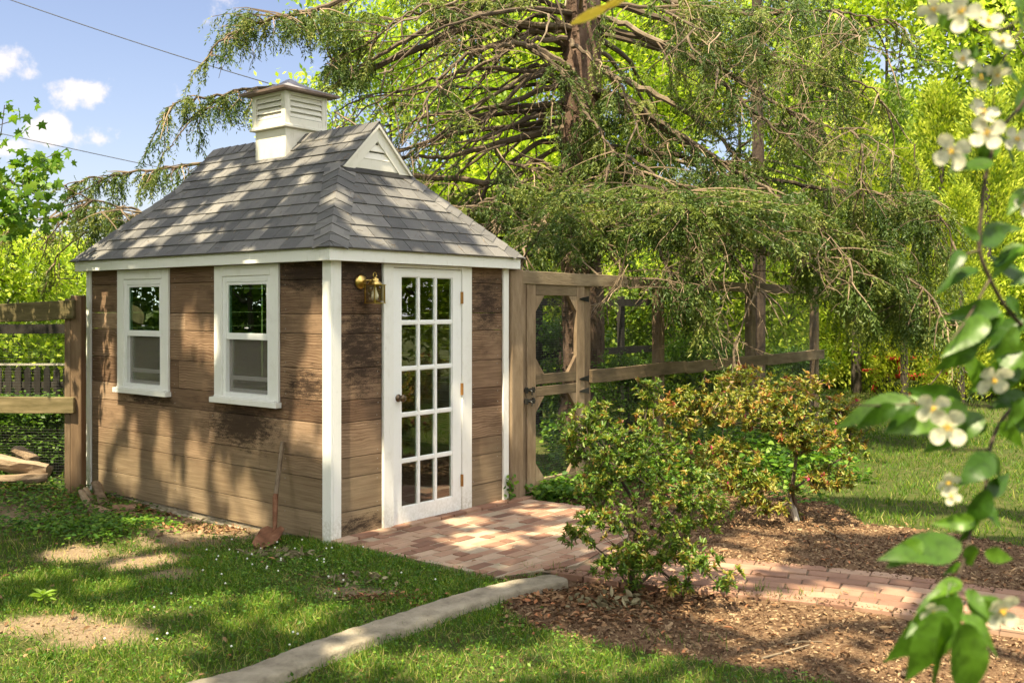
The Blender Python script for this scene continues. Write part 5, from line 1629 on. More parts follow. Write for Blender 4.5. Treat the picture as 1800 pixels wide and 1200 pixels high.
for i, (pr, px, Y, s, lb) in enumerate([
    (protoM, 20, 10.7, .62, 'leafy bramble behind the lower rail of the wire fence'), (protoM, 95, 10.9, .60, 'leafy bramble beside the cedar fence post'), (protoM, -60, 10.4, .66, 'leafy bramble at the edge above the split logs'),
    (protoM, 985, 14.9, .7, 'dark shrub behind the lower gate mesh'), (protoM, 1100, 12.3, .52, 'dark leafy plant behind the fence under the low rail'), (protoM, 1240, 14.6, .6, 'dark leafy plant inside the fenced garden'), (protoM, 1400, 15.5, .5, 'leafy plant at the far corner of the fenced garden'),
    (protoM, 1540, 25, .8, 'dark shrub in the shade left of the red picnic table')]):
    place(pr, px, Y, s, i * 1.9 + .4, lb, 'shrub', gM, s * .58 if i < 3 else None)
# a second, darker spruce behind the first
s2_ = thing('dark_spruce_tree', 'second darker spruce trunk behind the right limbs of the big spruce', 'tree', (P(1332, 0, 17).x, 17, 0))
m = MB(); m.tube([(0, 0, -.1), (.03, 0, 3), (-.02, 0, 6), (0, 0, 9)], [.125, .11, .095, .07], 10); m.build('trunk', dark_bark, s2_)
m = MB(); pz = []; dz = []; lz = []
for i in range(34):
    z0 = random.uniform(3.2, 8.8); az = i * 2.4; p = Vector((0, 0, z0)); pl = [p.copy()]; L_ = random.uniform(1.6, 2.6)
    for k in range(8): p = p + Vector((math.cos(az), math.sin(az), -.12 - .06 * k)).normalized() * L_ / 8; pl.append(p.copy())
    m.tube(pl, [.03 - .003 * k for k in range(9)], 5)
    for k in range(3, 9):
        for _ in range(7): pz.append(pl[k] + Vector((random.gauss(0, .12), random.gauss(0, .12), 0))); dz.append(Vector((random.gauss(0, .5), random.gauss(0, .5), -1)).normalized()); lz.append(random.uniform(.2, .45))
m.build('limb', dark_bark, s2_)
pz = np.array(pz); dz = np.array(dz); lz = np.array(lz); lc = LC()
for s_ in range(9):
    t = (s_ + rng.random(len(pz))) / 9; lc.add(T_DIAMOND, pz + dz * (lz * t)[:, None], dz + unit(len(pz)) * .7, unit(len(pz)), .07, .02)
lc.build('foliage', needles, s2_)

# maple at the left edge: a limb of it reaches into the frame
def maple():
    root = thing('maple_tree', 'maple with lobed green leaves hanging in against the sky', 'tree', (-6.4, 9.2, 0))
    sk = Skel((0, 0, -.1)); sk.chain(0, [(.02 * z, 0, z) for z in np.arange(.4, 5.4, .4)])
    B = np.array([-6.4, 9.2, 0])
    ell = []
    for (px, py, Y, rx, rz_, w) in [(10, 330, 9, .32, .32, 5), (68, 340, 9, .16, .16, 2.2), (15, 255, 9, .26, .28, 2.2), (0, 190, 9, .2, .16, 1), (75, 290, 9, .16, .14, 1.3), (-60, 300, 9, .4, .5, 5), (5, 385, 9, .25, .1, 1.2), (60, 380, 9, .2, .08, .9)]:
        c = np.array(P(px, py, Y)) - B; ell.append((c[0], c[1], c[2], rx, .45, rz_, w))
    tips = pts_in(ell, 74)
    ell2 = [(-.4, 0, 4.6, 1.5, 1.5, 1.0, 1)]; t2 = pts_in(ell2, 60); t2 = t2[t2[:, 0] < .9]
    tips = np.concatenate([tips, t2]); tips = tips[np.argsort(np.linalg.norm(tips - np.array([0, 0, 3.2]), axis=1))]
    for p in tips: sk.grow(p, .25, sag=.04, bias=lambda a, q: np.where(a[:, 2] < 1.9, 3, 0), wob=.15)
    m = MB(); sk.mesh(m, sk.radii(.004, .5, .11), 5); m.build('trunk', grey_bark, root)
    c = np.repeat(tips, 7, 0); n = len(c)
    pos = c + rng.normal(size=(n, 3)) * np.array([[.085, .085, .07]])
    z = unit(n) * .5 + np.array([[-.1, -.6, .6]]); y = unit(n) * .8 + np.array([[.2, 0, -.55]])
    LC().add(T_MAPLE, pos, y, z, rng.uniform(.065, .11, n), rng.uniform(.065, .11, n)).build('crown', leaf_maple, root)
maple()

# ------------------------------------------------------------------ azaleas
def azalea(base, ells, ntips, label, mat, lsize, seed, flowers=0, stems=(), rosette=9):
    global rng
    keep = rng; rng = np.random.default_rng(seed); random.seed(seed)
    base = np.array(base); root = thing('azalea_shrub', label, 'shrub', base, 0, 'azalea shrubs beside the brick path')
    sk = Skel((0, 0, -.04))
    for st in stems: sk.chain(0, [np.array(q_) - base for q_ in st])
    E = [(e[0] - base[0], e[1] - base[1], e[2] - base[2], *e[3:]) for e in ells]
    tips = pts_in(E, ntips); tips = tips[tips[:, 2] > .03]
    tips = tips[np.argsort(np.linalg.norm(tips, axis=1))]
    for p in tips:
        sk.grow(p, .10, sag=.03, bias=lambda a, q: np.where(np.linalg.norm(a, axis=1) > np.linalg.norm(q) * .97, .35, 0) + np.where(np.linalg.norm(a, axis=1) < .12, .5, 0), wob=.22)
    m = MB(); sk.mesh(m, sk.radii(.0019, .42, .017), 5); m.build('stem', dark_bark, root)
    lc = LC(); A = np.array(sk.p)
    # whorls at the tips and pairs down the last twig
    ps = []; ds = []; tone = []
    for j in sk.tips:
        d = A[j] - A[sk.par[j]]; d = d / max(np.linalg.norm(d), 1e-6); tn = rng.random()
        for k in range(rosette):
            ps.append(A[j]); a = k * 2.4
            u = np.cross(d, [.31, .7, .64]); u /= np.linalg.norm(u); w = np.cross(d, u)
            ds.append(d * rng.uniform(.15, .9) + (u * math.cos(a) + w * math.sin(a)) + np.array([0, 0, .1])); tone.append(tn)
        i = j
        for s_ in range(3):
            i = sk.par[i]
            if i <= 0: break
            for k in range(3): ps.append(A[i] + rng.normal(size=3) * .012); ds.append(unit(1)[0] + d * .5 + np.array([0, 0, .25])); tone.append(tn * .8)
    ps = np.array(ps); ds = np.array(ds); tone = np.array(tone); n = len(ps)
    z = np.array([[0, -.15, 1.0]]) + unit(n) * .55
    lc.add(T_LEAF, ps, ds, z, lsize * rng.uniform(.65, 1.3, n), lsize * rng.uniform(.38, .55, n), np.clip(tone * .6 + rng.random(n) * .45, 0, 1))
    lc.build('foliage', mat, root)
    if flowers:
        k = rng.choice(len(sk.tips), flowers); fp = np.repeat(A[np.array(sk.tips)[k]], 5, 0); n = len(fp)
        LC().add(T_LEAF, fp, unit(n) + np.array([[0, -.5, .3]]), unit(n), .028, .022).build('blossom', pink_petal, root)
    rng = keep
    return root
def E_(px, py, Y, rx, ry, rz_, w): v = P(px, py, Y); return (v.x, v.y, v.z, rx, ry, rz_, w)
b1 = G(1112, 1035, -.03)
azalea((b1.x, b1.y, -.04), [
    E_(1120, 790, 6.2, .34, .34, .17, 5), E_(1040, 740, 6.5, .22, .22, .13, 2.6), E_(1010, 780, 6.6, .12, .2, .14, 1.4), E_(1140, 690, 6.3, .09, .1, .11, .9), E_(1200, 850, 6.2, .25, .3, .17, 3),
    E_(1060, 910, 6.0, .18, .25, .10, 1.7), E_(1010, 945, 5.95, .08, .15, .06, .6), E_(1220, 985, 5.9, .20, .22, .09, 1.6), E_(1275, 1010, 5.85, .10, .15, .08, .7), E_(1120, 960, 6.05, .22, .2, .13, 1.7), E_(1255, 900, 6.2, .11, .2, .12, 1.0), E_(1110, 990, 6.0, .20, .2, .08, 1.8), E_(1180, 930, 6.1, .16, .2, .12, 1.3), E_(1225, 890, 6.2, .12, .2, .10, .9), E_(1150, 900, 6.0, .16, .2, .16, 1.2), E_(1045, 850, 6.2, .15, .2, .12, 1.3), E_(1190, 1030, 5.9, .12, .1, .03, .5), E_(1060, 1000, 6.0, .1, .1, .05, .4)],
    680, 'green azalea with twisted bare stems standing before the brick patio', leaf_azalea, .037, 21, 6,
    stems=[[G(1112, 1030, .0), P(1105, 985, 6.2), P(1135, 950, 6.15), P(1165, 935, 6.15)], [G(1120, 1030, .01), P(1180, 975, 6.1), P(1235, 955, 6.05), P(1270, 985, 5.95)], [G(1105, 1030, .01), P(1075, 985, 6.1), P(1040, 955, 6.05)], [G(1100, 1025, .02), P(1100, 960, 6.25), P(1118, 890, 6.3), P(1125, 850, 6.3)], [P(1118, 890, 6.3), P(1085, 830, 6.35), P(1070, 800, 6.4)], [P(1128, 900, 6.3), P(1140, 830, 6.25)],
           [P(1125, 850, 6.3), P(1130, 760, 6.3), P(1140, 700, 6.3)]])
b2 = G(1400, 912, -.03)
azalea((b2.x, b2.y, -.04), [
    E_(1330, 720, 8.3, .42, .4, .20, 5), E_(1300, 660, 8.6, .16, .25, .14, 1.6), E_(1420, 760, 8.1, .36, .35, .18, 4.5), E_(1270, 800, 8.2, .32, .35, .16, 3), E_(1480, 720, 8.4, .18, .25, .13, 1.5), E_(1450, 840, 8.0, .26, .3, .10, 2), E_(1310, 850, 8.0, .34, .3, .11, 2.4), E_(1500, 740, 8.5, .2, .25, .2, 1.6), E_(1380, 680, 8.4, .25, .25, .12, 1.6), E_(1500, 790, 8.2, .12, .2, .1, .6), E_(1340, 890, 8.0, .22, .2, .05, .8)],
    540, 'bronze green azalea with pink specks under the drooping spruce', leaf_bronze, .046, 22, 34,
    stems=[[G(1402, 905, .0), P(1392, 860, 8.2), P(1400, 800, 8.2)], [G(1395, 905, .02), P(1370, 850, 8.3), P(1340, 790, 8.3)], [P(1392, 860, 8.2), P(1450, 830, 8.1), P(1470, 800, 8.1)]])
b3 = P(1215, 800, 10.2)
azalea((b3.x, b3.y, -.04), [E_(1185, 720, 10.2, .4, .4, .25, 3), E_(1260, 700, 10.3, .4, .4, .3, 3), E_(1330, 690, 10.4, .45, .4, .28, 3), E_(1420, 690, 10.4, .4, .4, .25, 2)], 300, 'pale azalea behind the other two against the wire fence', leaf_bronze, .055, 23, 10)
random.seed(77)

# white stub of a dead stem at the foot of the bronze azalea
m = MB(); a = G(1400, 915, -.04); m.tube([a, a + Vector((-.03, 0, .12)), a + Vector((-.06, .0, .26))], [.03, .026, .016], 9)
o = m.build('dead_stump', simple('bleached_wood', [(.2, (.3, .26, .22)), (.8, (.6, .55, .5))], 8, bump=.4), None, origin=a); tag(o, 'bleached dead stem standing at the foot of the bronze azalea', 'stump')

# ------------------------------------------------------------------ mock orange branch close to the camera
mo = thing('mock_orange_shrub', 'flowering mock orange branches with white blossoms close to the viewer', 'shrub', (1.3, 1.75, 0))
def mop(px, py, Y=1.5): return P(px, py, Y) - Vector((1.3, 1.75, 0))
m = MB()
stemA = [(1835, 120, 1.5), (1795, 185, 1.5), (1760, 228, 1.48), (1735, 300, 1.46), (1725, 375, 1.45), (1722, 440, 1.45), (1740, 490, 1.46), (1765, 535, 1.48), (1800, 575, 1.5), (1850, 610, 1.55)]
stemB = [(1835, 690, 1.6), (1795, 705, 1.55), (1760, 740, 1.52), (1740, 790, 1.5), (1730, 870, 1.46), (1710, 920, 1.44), (1700, 960, 1.42), (1680, 1030, 1.38), (1665, 1075, 1.35)]
def st(pl, r0, r1, n=8):
    pts = smooth_pts([mop(*q_) for q_ in pl], 5); k = len(pts); m.tube(pts, [r0 + (r1 - r0) * i / (k - 1) for i in range(k)], n)
st(stemA, .0026, .0034); st(stemB, .0034, .0018)
for tw in [[(1745, 715, 1.52), (1660, 708, 1.48), (1560, 712, 1.45), (1490, 712, 1.43)], [(1735, 790, 1.5), (1700, 790, 1.48), (1660, 790, 1.46)], [(1710, 920, 1.44), (1660, 945, 1.42), (1620, 960, 1.4)], [(1722, 440, 1.45), (1690, 450, 1.43), (1670, 470, 1.42)], [(1740, 490, 1.46), (1700, 560, 1.42), (1670, 600, 1.4)],
           [(1800, 30, 1.5), (1740, 60, 1.45), (1690, 40, 1.42), (1650, 15, 1.4)], [(1760, 228, 1.48), (1720, 250, 1.45), (1690, 255, 1.43)], [(1680, 1030, 1.38), (1720, 1060, 1.36), (1760, 1075, 1.35)], [(1850, -20, 1.5), (1790, 60, 1.48), (1755, 130, 1.46), (1745, 190, 1.46)]]: st(tw, .0018, .001, 6)
# the stems hold on to a main stem that stands in the ground beyond the frame
st([(1835, 120, 1.5), (2000, 60, 1.7), (2150, 300, 1.75), (2180, 700, 1.75), (2190, 1500, 1.75), (2200, 2560, 1.75)], .004, .009); st([(1835, 690, 1.6), (1960, 700, 1.7), (2180, 900, 1.75)], .0036, .006); st([(1850, 610, 1.55), (2000, 640, 1.7), (2180, 700, 1.75)], .003, .005); st([(1850, -20, 1.5), (2000, -40, 1.6), (2150, 300, 1.75)], .003, .005)
m.build('stem', dark_bark, mo, smooth=True)
# (base px, base py, tip px, tip py, width factor, depth)
LEAVES = [(1800, 690, 1735, 720, .6, 1.54), (1790, 640, 1700, 690, .6, 1.52), (1810, 600, 1755, 700, .6, 1.53), (1800, 430, 1735, 480, .6, 1.5), (1800, 500, 1745, 440, .6, 1.52), (1760, 545, 1705, 625, .55, 1.46), (1800, 560, 1730, 620, .6, 1.5), (1735, 745, 1700, 780, .5, 1.5), (1760, 740, 1800, 790, .6, 1.5), (1725, 880, 1760, 930, .6, 1.45), (1715, 910, 1690, 960, .6, 1.42), (1690, 1020, 1630, 1050, .5, 1.37), (1700, 1060, 1800, 1100, .5, 1.34), (1660, 20, 1700, 70, .6, 1.42), (1720, 80, 1690, 120, .5, 1.43), (1760, 110, 1800, 150, .6, 1.46), (1740, 250, 1710, 290, .55, 1.46), (1700, 270, 1665, 295, .5, 1.43), (1640, 705, 1685, 690, .6, 1.5), (1600, 700, 1460, 738, .42, 1.46), (1575, 712, 1500, 755, .5, 1.44), (1610, 712, 1548, 758, .5, 1.44), (1650, 712, 1600, 690, .5, 1.5), (1690, 702, 1590, 682, .5, 1.5), (1700, 715, 1560, 760, .55, 1.45), (1730, 730, 1620, 790, .5, 1.46),
          (1740, 690, 1690, 610, .55, 1.52), (1765, 690, 1720, 640, .6, 1.5), (1790, 670, 1740, 600, .55, 1.5), (1745, 800, 1690, 850, .75, 1.44), (1730, 800, 1785, 858, .75, 1.46), (1738, 860, 1700, 935, .7, 1.42), (1735, 870, 1780, 830, .6, 1.46), (1715, 915, 1640, 920, .55, 1.42), (1690, 955, 1545, 978, .5, 1.40), (1620, 950, 1560, 1000, .6, 1.39),
          (1700, 960, 1720, 1005, .6, 1.4), (1730, 970, 1790, 985, .5, 1.42), (1680, 1035, 1590, 1120, .5, 1.36), (1690, 1050, 1560, 1185, .45, 1.33), (1670, 1075, 1590, 1200, .55, 1.30), (1690, 1080, 1770, 1150, .6, 1.30), (1720, 1065, 1775, 1045, .5, 1.36), (1700, 1035, 1740, 1090, .6, 1.34), (1655, 1080, 1640, 1225, .55, 1.28), (1690, 1095, 1700, 1240, .7, 1.26),
          (1735, 560, 1660, 620, .5, 1.42), (1720, 600, 1640, 660, .5, 1.42), (1755, 540, 1665, 555, .45, 1.44), (1760, 560, 1700, 590, .5, 1.43), (1790, 575, 1750, 640, .5, 1.46), (1770, 520, 1800, 560, .6, 1.48), (1720, 470, 1640, 500, .45, 1.42), (1690, 440, 1672, 480, .5, 1.41), (1722, 420, 1690, 395, .5, 1.42), (1722, 430, 1780, 395, .55, 1.46), (1745, 470, 1800, 430, .6, 1.5), (1730, 400, 1800, 400, .5, 1.5), (1760, 260, 1700, 290, .5, 1.46), (1755, 240, 1800, 290, .55, 1.5), (1745, 285, 1670, 300, .5, 1.44),
          (1740, 60, 1780, 100, .6, 1.46), (1755, 90, 1740, 150, .6, 1.44), (1700, 50, 1720, 100, .5, 1.42), (1660, 20, 1650, 60, .5, 1.4), (1800, 20, 1770, -60, .6, 1.4), (1800, 60, 1780, 0, .7, 1.4), (1790, 200, 1810, 140, .6, 1.5), (1800, 620, 1740, 680, .5, 1.5), (1800, 540, 1820, 470, .5, 1.5), (1800, 700, 1770, 760, .6, 1.5), (1800, 760, 1780, 700, .6, 1.52), (1745, 140, 1710, 120, .5, 1.44), (1800, 330, 1770, 380, .5, 1.5), (1820, 480, 1775, 500, .6, 1.5), (1690, 990, 1650, 1010, .4, 1.38)]
def mo_leaf_mb(l, mbx):
    a = mop(l[0], l[1], l[5]); b = mop(l[2], l[3], l[5] + random.uniform(-.03, .03)); d = b - a; L_ = d.length; y_ = d.normalized()
    nrm = Vector((random.gauss(0, .5), -1 + random.gauss(0, .2), .55 + random.gauss(0, .4))).normalized(); x_ = y_.cross(nrm).normalized(); nrm = x_.cross(y_); vs = []; W_ = L_ * l[4] * .38
    curl = random.uniform(-.30, .02); NR_, NC = 22, 8; ph = random.random() * 6; cup_ = random.uniform(.05, .34); tw = random.uniform(-.5, .5)
    for i in range(NR_ + 1):
        t = i / NR_
        w = (math.sin(math.pi * min(1, t * 1.02) ** .72) ** .9) * (1 - .35 * t) if t < 1 else 0
        w = max(w * 1.12, .004)
        ser = 1 + (.05 if i % 2 else -.02) * (0 < i < NR_)
        c = a + y_ * (L_ * t) + nrm * (curl * L_ * t * t + .02 * L_ * math.sin(t * 7 + ph))
        xr = x_ * math.cos(tw * t) + nrm * math.sin(tw * t)
        for j in range(NC + 1):
            u = j / NC * 2 - 1
            vein = .020 * math.sin((t - abs(u) * .17) * 40) * abs(u) ** .4 * (1 - abs(u) ** 4)
            vs.append(c + xr * W_ * w * u * (ser if abs(u) == 1 else 1) + nrm * W_ * (cup_ * abs(u) ** 1.3 * w + vein * 2.2 * w + .10 * w * math.sin(t * 9 + ph + (2 if u > 0 else 0)) * abs(u)))
    fs = [(i * (NC + 1) + j, i * (NC + 1) + j + 1, (i + 1) * (NC + 1) + j + 1, (i + 1) * (NC + 1) + j) for i in range(NR_) for j in range(NC)]
    mbx.add(vs, fs, random.random() ** 1.4)
m = MB()
for l in LEAVES: mo_leaf_mb(l, m)
m.build('leaves', leaf_orange, mo, smooth=True)
FLOW = [(1690, 22, 44, 1.4), (1735, 40, 36, 1.42), (1640, 15, 34, 1.4), (1760, 75, 30, 1.44), (1720, 135, 32, 1.44), (1675, 265, 44, 1.42), (1735, 235, 40, 1.44), (1725, 200, 38, 1.45), (1752, 130, 30, 1.44), (1785, 245, 30, 1.48), (1640, 715, 40, 1.42), (1665, 750, 46, 1.40), (1745, 665, 42, 1.46), (1665, 845, 28, 1.42), (1672, 870, 22, 1.42), (1760, 1072, 44, 1.34), (1640, 1075, 30, 1.34), (1668, 1040, 26, 1.36), (1800, 360, 28, 1.5), (1690, 105, 26, 1.42)]
for (px, py, rpx, Y) in FLOW:
    c = mop(px, py, Y); R0 = rpx / F * Y * .80
    ax = Vector((random.gauss(0, .45), -1, random.gauss(-.1, .5))).normalized(); u = ax.orthogonal().normalized(); w = ax.cross(u); mbp = MB(); a0 = random.random() * 6.28
    for k in range(4):
        an = a0 + k * math.pi / 2 + random.gauss(0, .08); dr_ = u * math.cos(an) + w * math.sin(an); sd2 = ax.cross(dr_); vs = []
        cup_ = random.uniform(.05, .4)
        prof = [(.04, .08), (.25, .24), (.5, .37), (.75, .39), (.92, .26), (1.0, .06)]
        for t, wd in prof:
            q_ = c + dr_ * R0 * t + ax * R0 * (cup_ * t * t + .03 * math.sin(t * 9))
            vs += [q_ - sd2 * R0 * wd + ax * R0 * .07, q_, q_ + sd2 * R0 * wd + ax * R0 * .07]
        mbp.add(vs, [(i * 3 + j, i * 3 + j + 1, (i + 1) * 3 + j + 1, (i + 1) * 3 + j) for i in range(5) for j in range(2)])
    fo = mbp.build('blossom', petal, mo, smooth=True)
    ms = MB()
    for k in range(16):
        v = (ax + Vector((random.gauss(0, .4), random.gauss(0, .4), random.gauss(0, .4)))).normalized(); e = c + v * R0 * random.uniform(.22, .36); ms.tube([c, e], [.0003, .0004], 4); ms.lathe([(.0004, -.0009), (.0011, 0), (.0004, .0009)], e, v, 5)
    so = ms.build('stamens', stamen, fo)
# yellow sprig hanging into the frame above
ys = thing('yellow_sprig', 'blurred yellow leaf sprig hanging in front of the spruce trunk', 'twig', P(1110, -10, 1.7))
m = MB(); a = Vector((0, 0, 0)); b = P(1005, 42, 1.7) - P(1110, -10, 1.7)
m.tube([a + Vector((.05, .02, .12)), a, b * .5 + Vector((0, 0, .004)), b * .8], [.0018, .0018, .0014, .001], 6); m.build('stem', yellow_leaf, ys)
m = MB(); y_ = b.normalized(); nrm = Vector((.2, -1, .3)); x_ = y_.cross(nrm).normalized()
for (t0, t1, wf) in ((.35, 1.02, .0095), (.05, .5, .0075)):
    vs = []
    for t in (0, .25, .5, .75, 1):
        c = b * (t0 + (t1 - t0) * t); w = wf * math.sin(math.pi * (.08 + .86 * t)); vs += [c - x_ * w, c + Vector((0, -.002, 0)), c + x_ * w]
    m.add(vs, [(i * 3 + j, i * 3 + j + 1, (i + 1) * 3 + j + 1, (i + 1) * 3 + j) for i in range(4) for j in range(2)])
m.build('leaves', yellow_leaf, ys)

# ------------------------------------------------------------------ ground plants
def ground_sample(n, x0, x1, y0, y1, power=1.0):
    """points on the ground, denser close to the camera"""
    y = y0 + (y1 - y0) * rng.random(n) ** power; x = (rng.random(n) * (x1 - x0) + x0)
    return x, y
def keep_mask(x, y, mulch=False, dirt=.5):
    m_ = ~near_line(x, y, CURB_C, .10) & ~near_line(x, y, PATH_C, .46) & ~poly_mask(x, y, PATIO)
    lx = (x - C0.x) * RV.x + (y - C0.y) * RV.y; ly = (x - C0.x) * LV.x + (y - C0.y) * LV.y
    m_ &= ~((lx > -.05) & (lx < SW + .1) & (ly > -.05) & (ly < SD + .1))
    mm = poly_mask(x, y, MULCH)
    m_ &= (mm if mulch else ~mm)
    return m_
def patch_noise(x, y, s=1.0):
    return (np.sin(x * 2.3 * s + 1.1) * np.cos(y * 2.9 * s + .3) + np.sin(x * 5.1 * s + y * 3.7 * s) * .6 + np.sin(x * 9.3 * s - y * 8.1 * s) * .4) / 2
def grass(n, x0, x1, y0, y1, h0, h1, wd, power=1.0, dens=1.0):
    x, y = ground_sample(n, x0, x1, y0, y1, power)
    ok = keep_mask(x, y)
    dv = dirt_val(x, y); pn = patch_noise(x, y)
    ok &= (dv + rng.random(n) * .7) < .85
    ok &= rng.random(n) < np.clip(.62 + pn * .5, .08, 1) * dens
    x, y, pn = x[ok], y[ok], pn[ok]; k = len(x)
    p = np.stack([x, y, hgt(x, y) - .004], -1)
    d = np.stack([rng.normal(size=k) * .42, rng.normal(size=k) * .42, np.ones(k)], -1); z = unit(k); z[:, 2] *= .2
    h = rng.uniform(h0, h1, k) * (1 + .25 * pn) * (.72 + .55 * (np.sin(x * 17 + y * 5) * np.sin(y * 19 - x * 7) * .5 + .5))
    return (p, d, z, h, np.full(k, wd) * rng.uniform(.7, 1.3, k), np.clip(rng.random(k) * .75 + .15 + pn * .12, 0, 1))
lc = LC()
for a in [(170000, -3.2, 3.2, 3.4, 7.6, .025, .065, .0042, 1.0), (52000, -5.5, 2, 5.5, 9.2, .025, .07, .005, 1.0), (62000, 1.5, 9, 6.5, 15, .03, .085, .007, 1.0), (26000, 3, 18, 13, 27, .05, .11, .014, 1.0), (16000, -12, 3, 10, 24, .06, .14, .014, 1.0)]:
    p, d, z, h, w, r = grass(*a); lc.add(T_BLADE, p, d, z, h, w, r)
# flat dead thatch
x, y = ground_sample(16000, -3.4, 3.2, 3.5, 8.2); ok = keep_mask(x, y); x, y = x[ok], y[ok]; k = len(x); d = unit(k); d[:, 2] = np.abs(d[:, 2]) * .25
lc.add(T_BLADE, np.stack([x, y, hgt(x, y) + .004], -1), d, np.array([[0, 0, 1.]]) + unit(k) * .3, rng.uniform(.03, .075, k), .003, rng.uniform(.93, 1, k))
# tall tufts
def tuft(px, py, n, h, spread=.05, wd=.004):
    g = G(px, py, -.03); x = g.x + rng.normal(size=n) * spread; y = g.y + rng.normal(size=n) * spread
    d = np.stack([rng.normal(size=n) * .4, rng.normal(size=n) * .4, np.ones(n)], -1); lc.add(T_BLADE, np.stack([x, y, hgt(x, y)], -1), d, unit(n) * np.array([[1, 1, .2]]), rng.uniform(.5, 1, n) * h, wd, rng.random(n))
for a in [(582, 948, 46, .16), (560, 945, 20, .09), (545, 1130, 40, .12, .08), (600, 1120, 40, .10, .08), (690, 1150, 40, .1, .1), (750, 1110, 60, .08, .12), (420, 1110, 40, .09, .1), (980, 1000, 40, .09, .05), (1330, 1040, 30, .1, .05), (1360, 1050, 24, .08, .05), (1410, 1048, 24, .07, .06), (930, 1000, 30, .09, .06), (230, 1150, 60, .10, .15), (80, 1180, 60, .1, .15), (1500, 1055, 20, .06, .08), (820, 1020, 30, .06, .08), (1200, 1140, 30, .1, .1)]: tuft(*a)
go_ = lc.build('grass', blade, None); tag(go_, 'short patchy lawn grass on both sides of the concrete kerb', 'grass', None, 'stuff')

# low broad-leaved ground cover: clover in the lawn, strawberry and ivy by the shed
def cover(n, fn, size, T=T_LEAF, lift=(.01, .05), flat=.45, wf=.8):
    x, y = fn(n); p = np.stack([x, y, hgt(x, y) + rng.uniform(*lift, len(x))], -1); k = len(x)
    z = np.array([[0, -.1, 1.]]) + unit(k) * flat; yv = unit(k); yv[:, 2] *= .3
    s = size * rng.uniform(.6, 1.4, k)
    return (T, p, yv, z, s, s * wf)
def blobfn(lst, keepm=True):
    def f(n):
        xs = []; ys = []
        w = np.array([b[4] for b in lst], float); w /= w.sum(); k = rng.choice(len(lst), n, p=w)
        for i, (a, b, rx, ry, _) in enumerate(lst):
            c = int((k == i).sum()); g = G(a, b, -.05); xs.append(g.x + rng.normal(size=c) * rx); ys.append(g.y + rng.normal(size=c) * ry)
        x = np.concatenate(xs); y = np.concatenate(ys)
        ok = keep_mask(x, y) | (keep_mask(x, y, True))
        return x[ok], y[ok]
    return f
lc = LC()
lc.add(*cover(5200, blobfn([(60, 900, .45, .22, 3), (130, 930, .3, .2, 2), (30, 935, .4, .15, 2), (200, 945, .2, .15, 1.2), (250, 920, .15, .1, .5), (100, 870, .4, .25, 1.5)]), .034, lift=(.01, .09)))
lc.add(*cover(5200, blobfn([(540, 985, .35, .16, 2.5), (620, 1000, .35, .18, 2), (450, 1000, .35, .2, 2), (380, 1040, .5, .25, 2), (700, 1030, .3, .15, 1.2), (560, 1050, .6, .25, 3), (300, 1010, .3, .2, 1), (500, 965, .2, .07, 1), (400, 950, .12, .06, .5)]), .018, lift=(.004, .04)))
lc.add(*cover(5000, lambda n: (lambda x, y: (x[keep_mask(x, y) & (dirt_val(x, y) < .35)], y[keep_mask(x, y) & (dirt_val(x, y) < .35)]))(*ground_sample(n * 4, -3.5, 1.5, 3.8, 8)), .017, lift=(.004, .045)))
lc.build('clover_leaves', leaf_cover, None); tag(bpy.data.objects['clover_leaves'], 'low clover and wild strawberry leaves in the lawn by the shed', 'ground cover', None, 'stuff')
lc = LC()
ivf = blobfn([(925, 872, .28, .12, 2.4), (1000, 880, .28, .16, 2), (905, 880, .1, .08, 1), (1060, 860, .4, .25, 1.5), (1010, 850, .4, .2, 1.5), (960, 885, .2, .07, 1)])
lc.add(*cover(2600, ivf, .05, lift=(.01, .15), flat=.7))
lc.add(*cover(5200, lambda n: (rng.uniform(.4, 3.6, n), rng.uniform(9.9, 13.8, n)), .07, lift=(.02, .30), flat=.7))
lc.add(*cover(1700, lambda n: (rng.uniform(1.2, 2.9, n), rng.uniform(8.9, 11.5, n)), .05, lift=(.01, .12), flat=.7))
lc.build('ivy_ground_cover', leaf_cover, None); tag(bpy.data.objects['ivy_ground_cover'], 'ivy and leafy ground cover around the foot of the gate and fence', 'ground cover', None, 'stuff')
# ivy stem climbing the corner board
iv = thing('ivy_sprig', 'small ivy sprig climbing at the foot of the white corner board', 'plant', W(2.02, -.05, -.04), ROT)
m = MB(); ip = [Vector((-.02 + random.gauss(0, .012), -.02, .03 * i)) for i in range(9)]; m.tube(ip, .003, 5); m.build('stem', dark_bark, iv)
ips = np.array([ip[i % 9] for i in range(46)]) + rng.normal(size=(46, 3)) * np.array([[.03, .015, .02]]); LC().add(T_LEAF, ips, unit(46), unit(46) * .5 + np.array([[0, -.8, .5]]), .04, .036).build('foliage', leaf_cover, iv)
# white clover heads
m = MB()
for _ in range(48):
    a, b = random.choice([(random.gauss(560, 120), random.gauss(1010, 28)), (random.uniform(150, 850), random.uniform(960, 1150)), (random.gauss(480, 60), random.gauss(985, 14))])
    g = G(a, b, 0)
    if not keep_mask(np.array([g.x]), np.array([g.y]))[0]: continue
    z = float(hgt(g.x, g.y)); h_ = random.uniform(.03, .07); m.lathe([(.002, -.005), (.006, -.002), (.0065, .002), (.003, .006)], (g.x, g.y, z + h_), (random.gauss(0, .2), random.gauss(0, .2), 1), 7)
o = m.build('clover_flowers', clover_white, None); tag(o, 'tiny white clover flower heads dotted over the lawn', 'flowers', None, 'stuff')

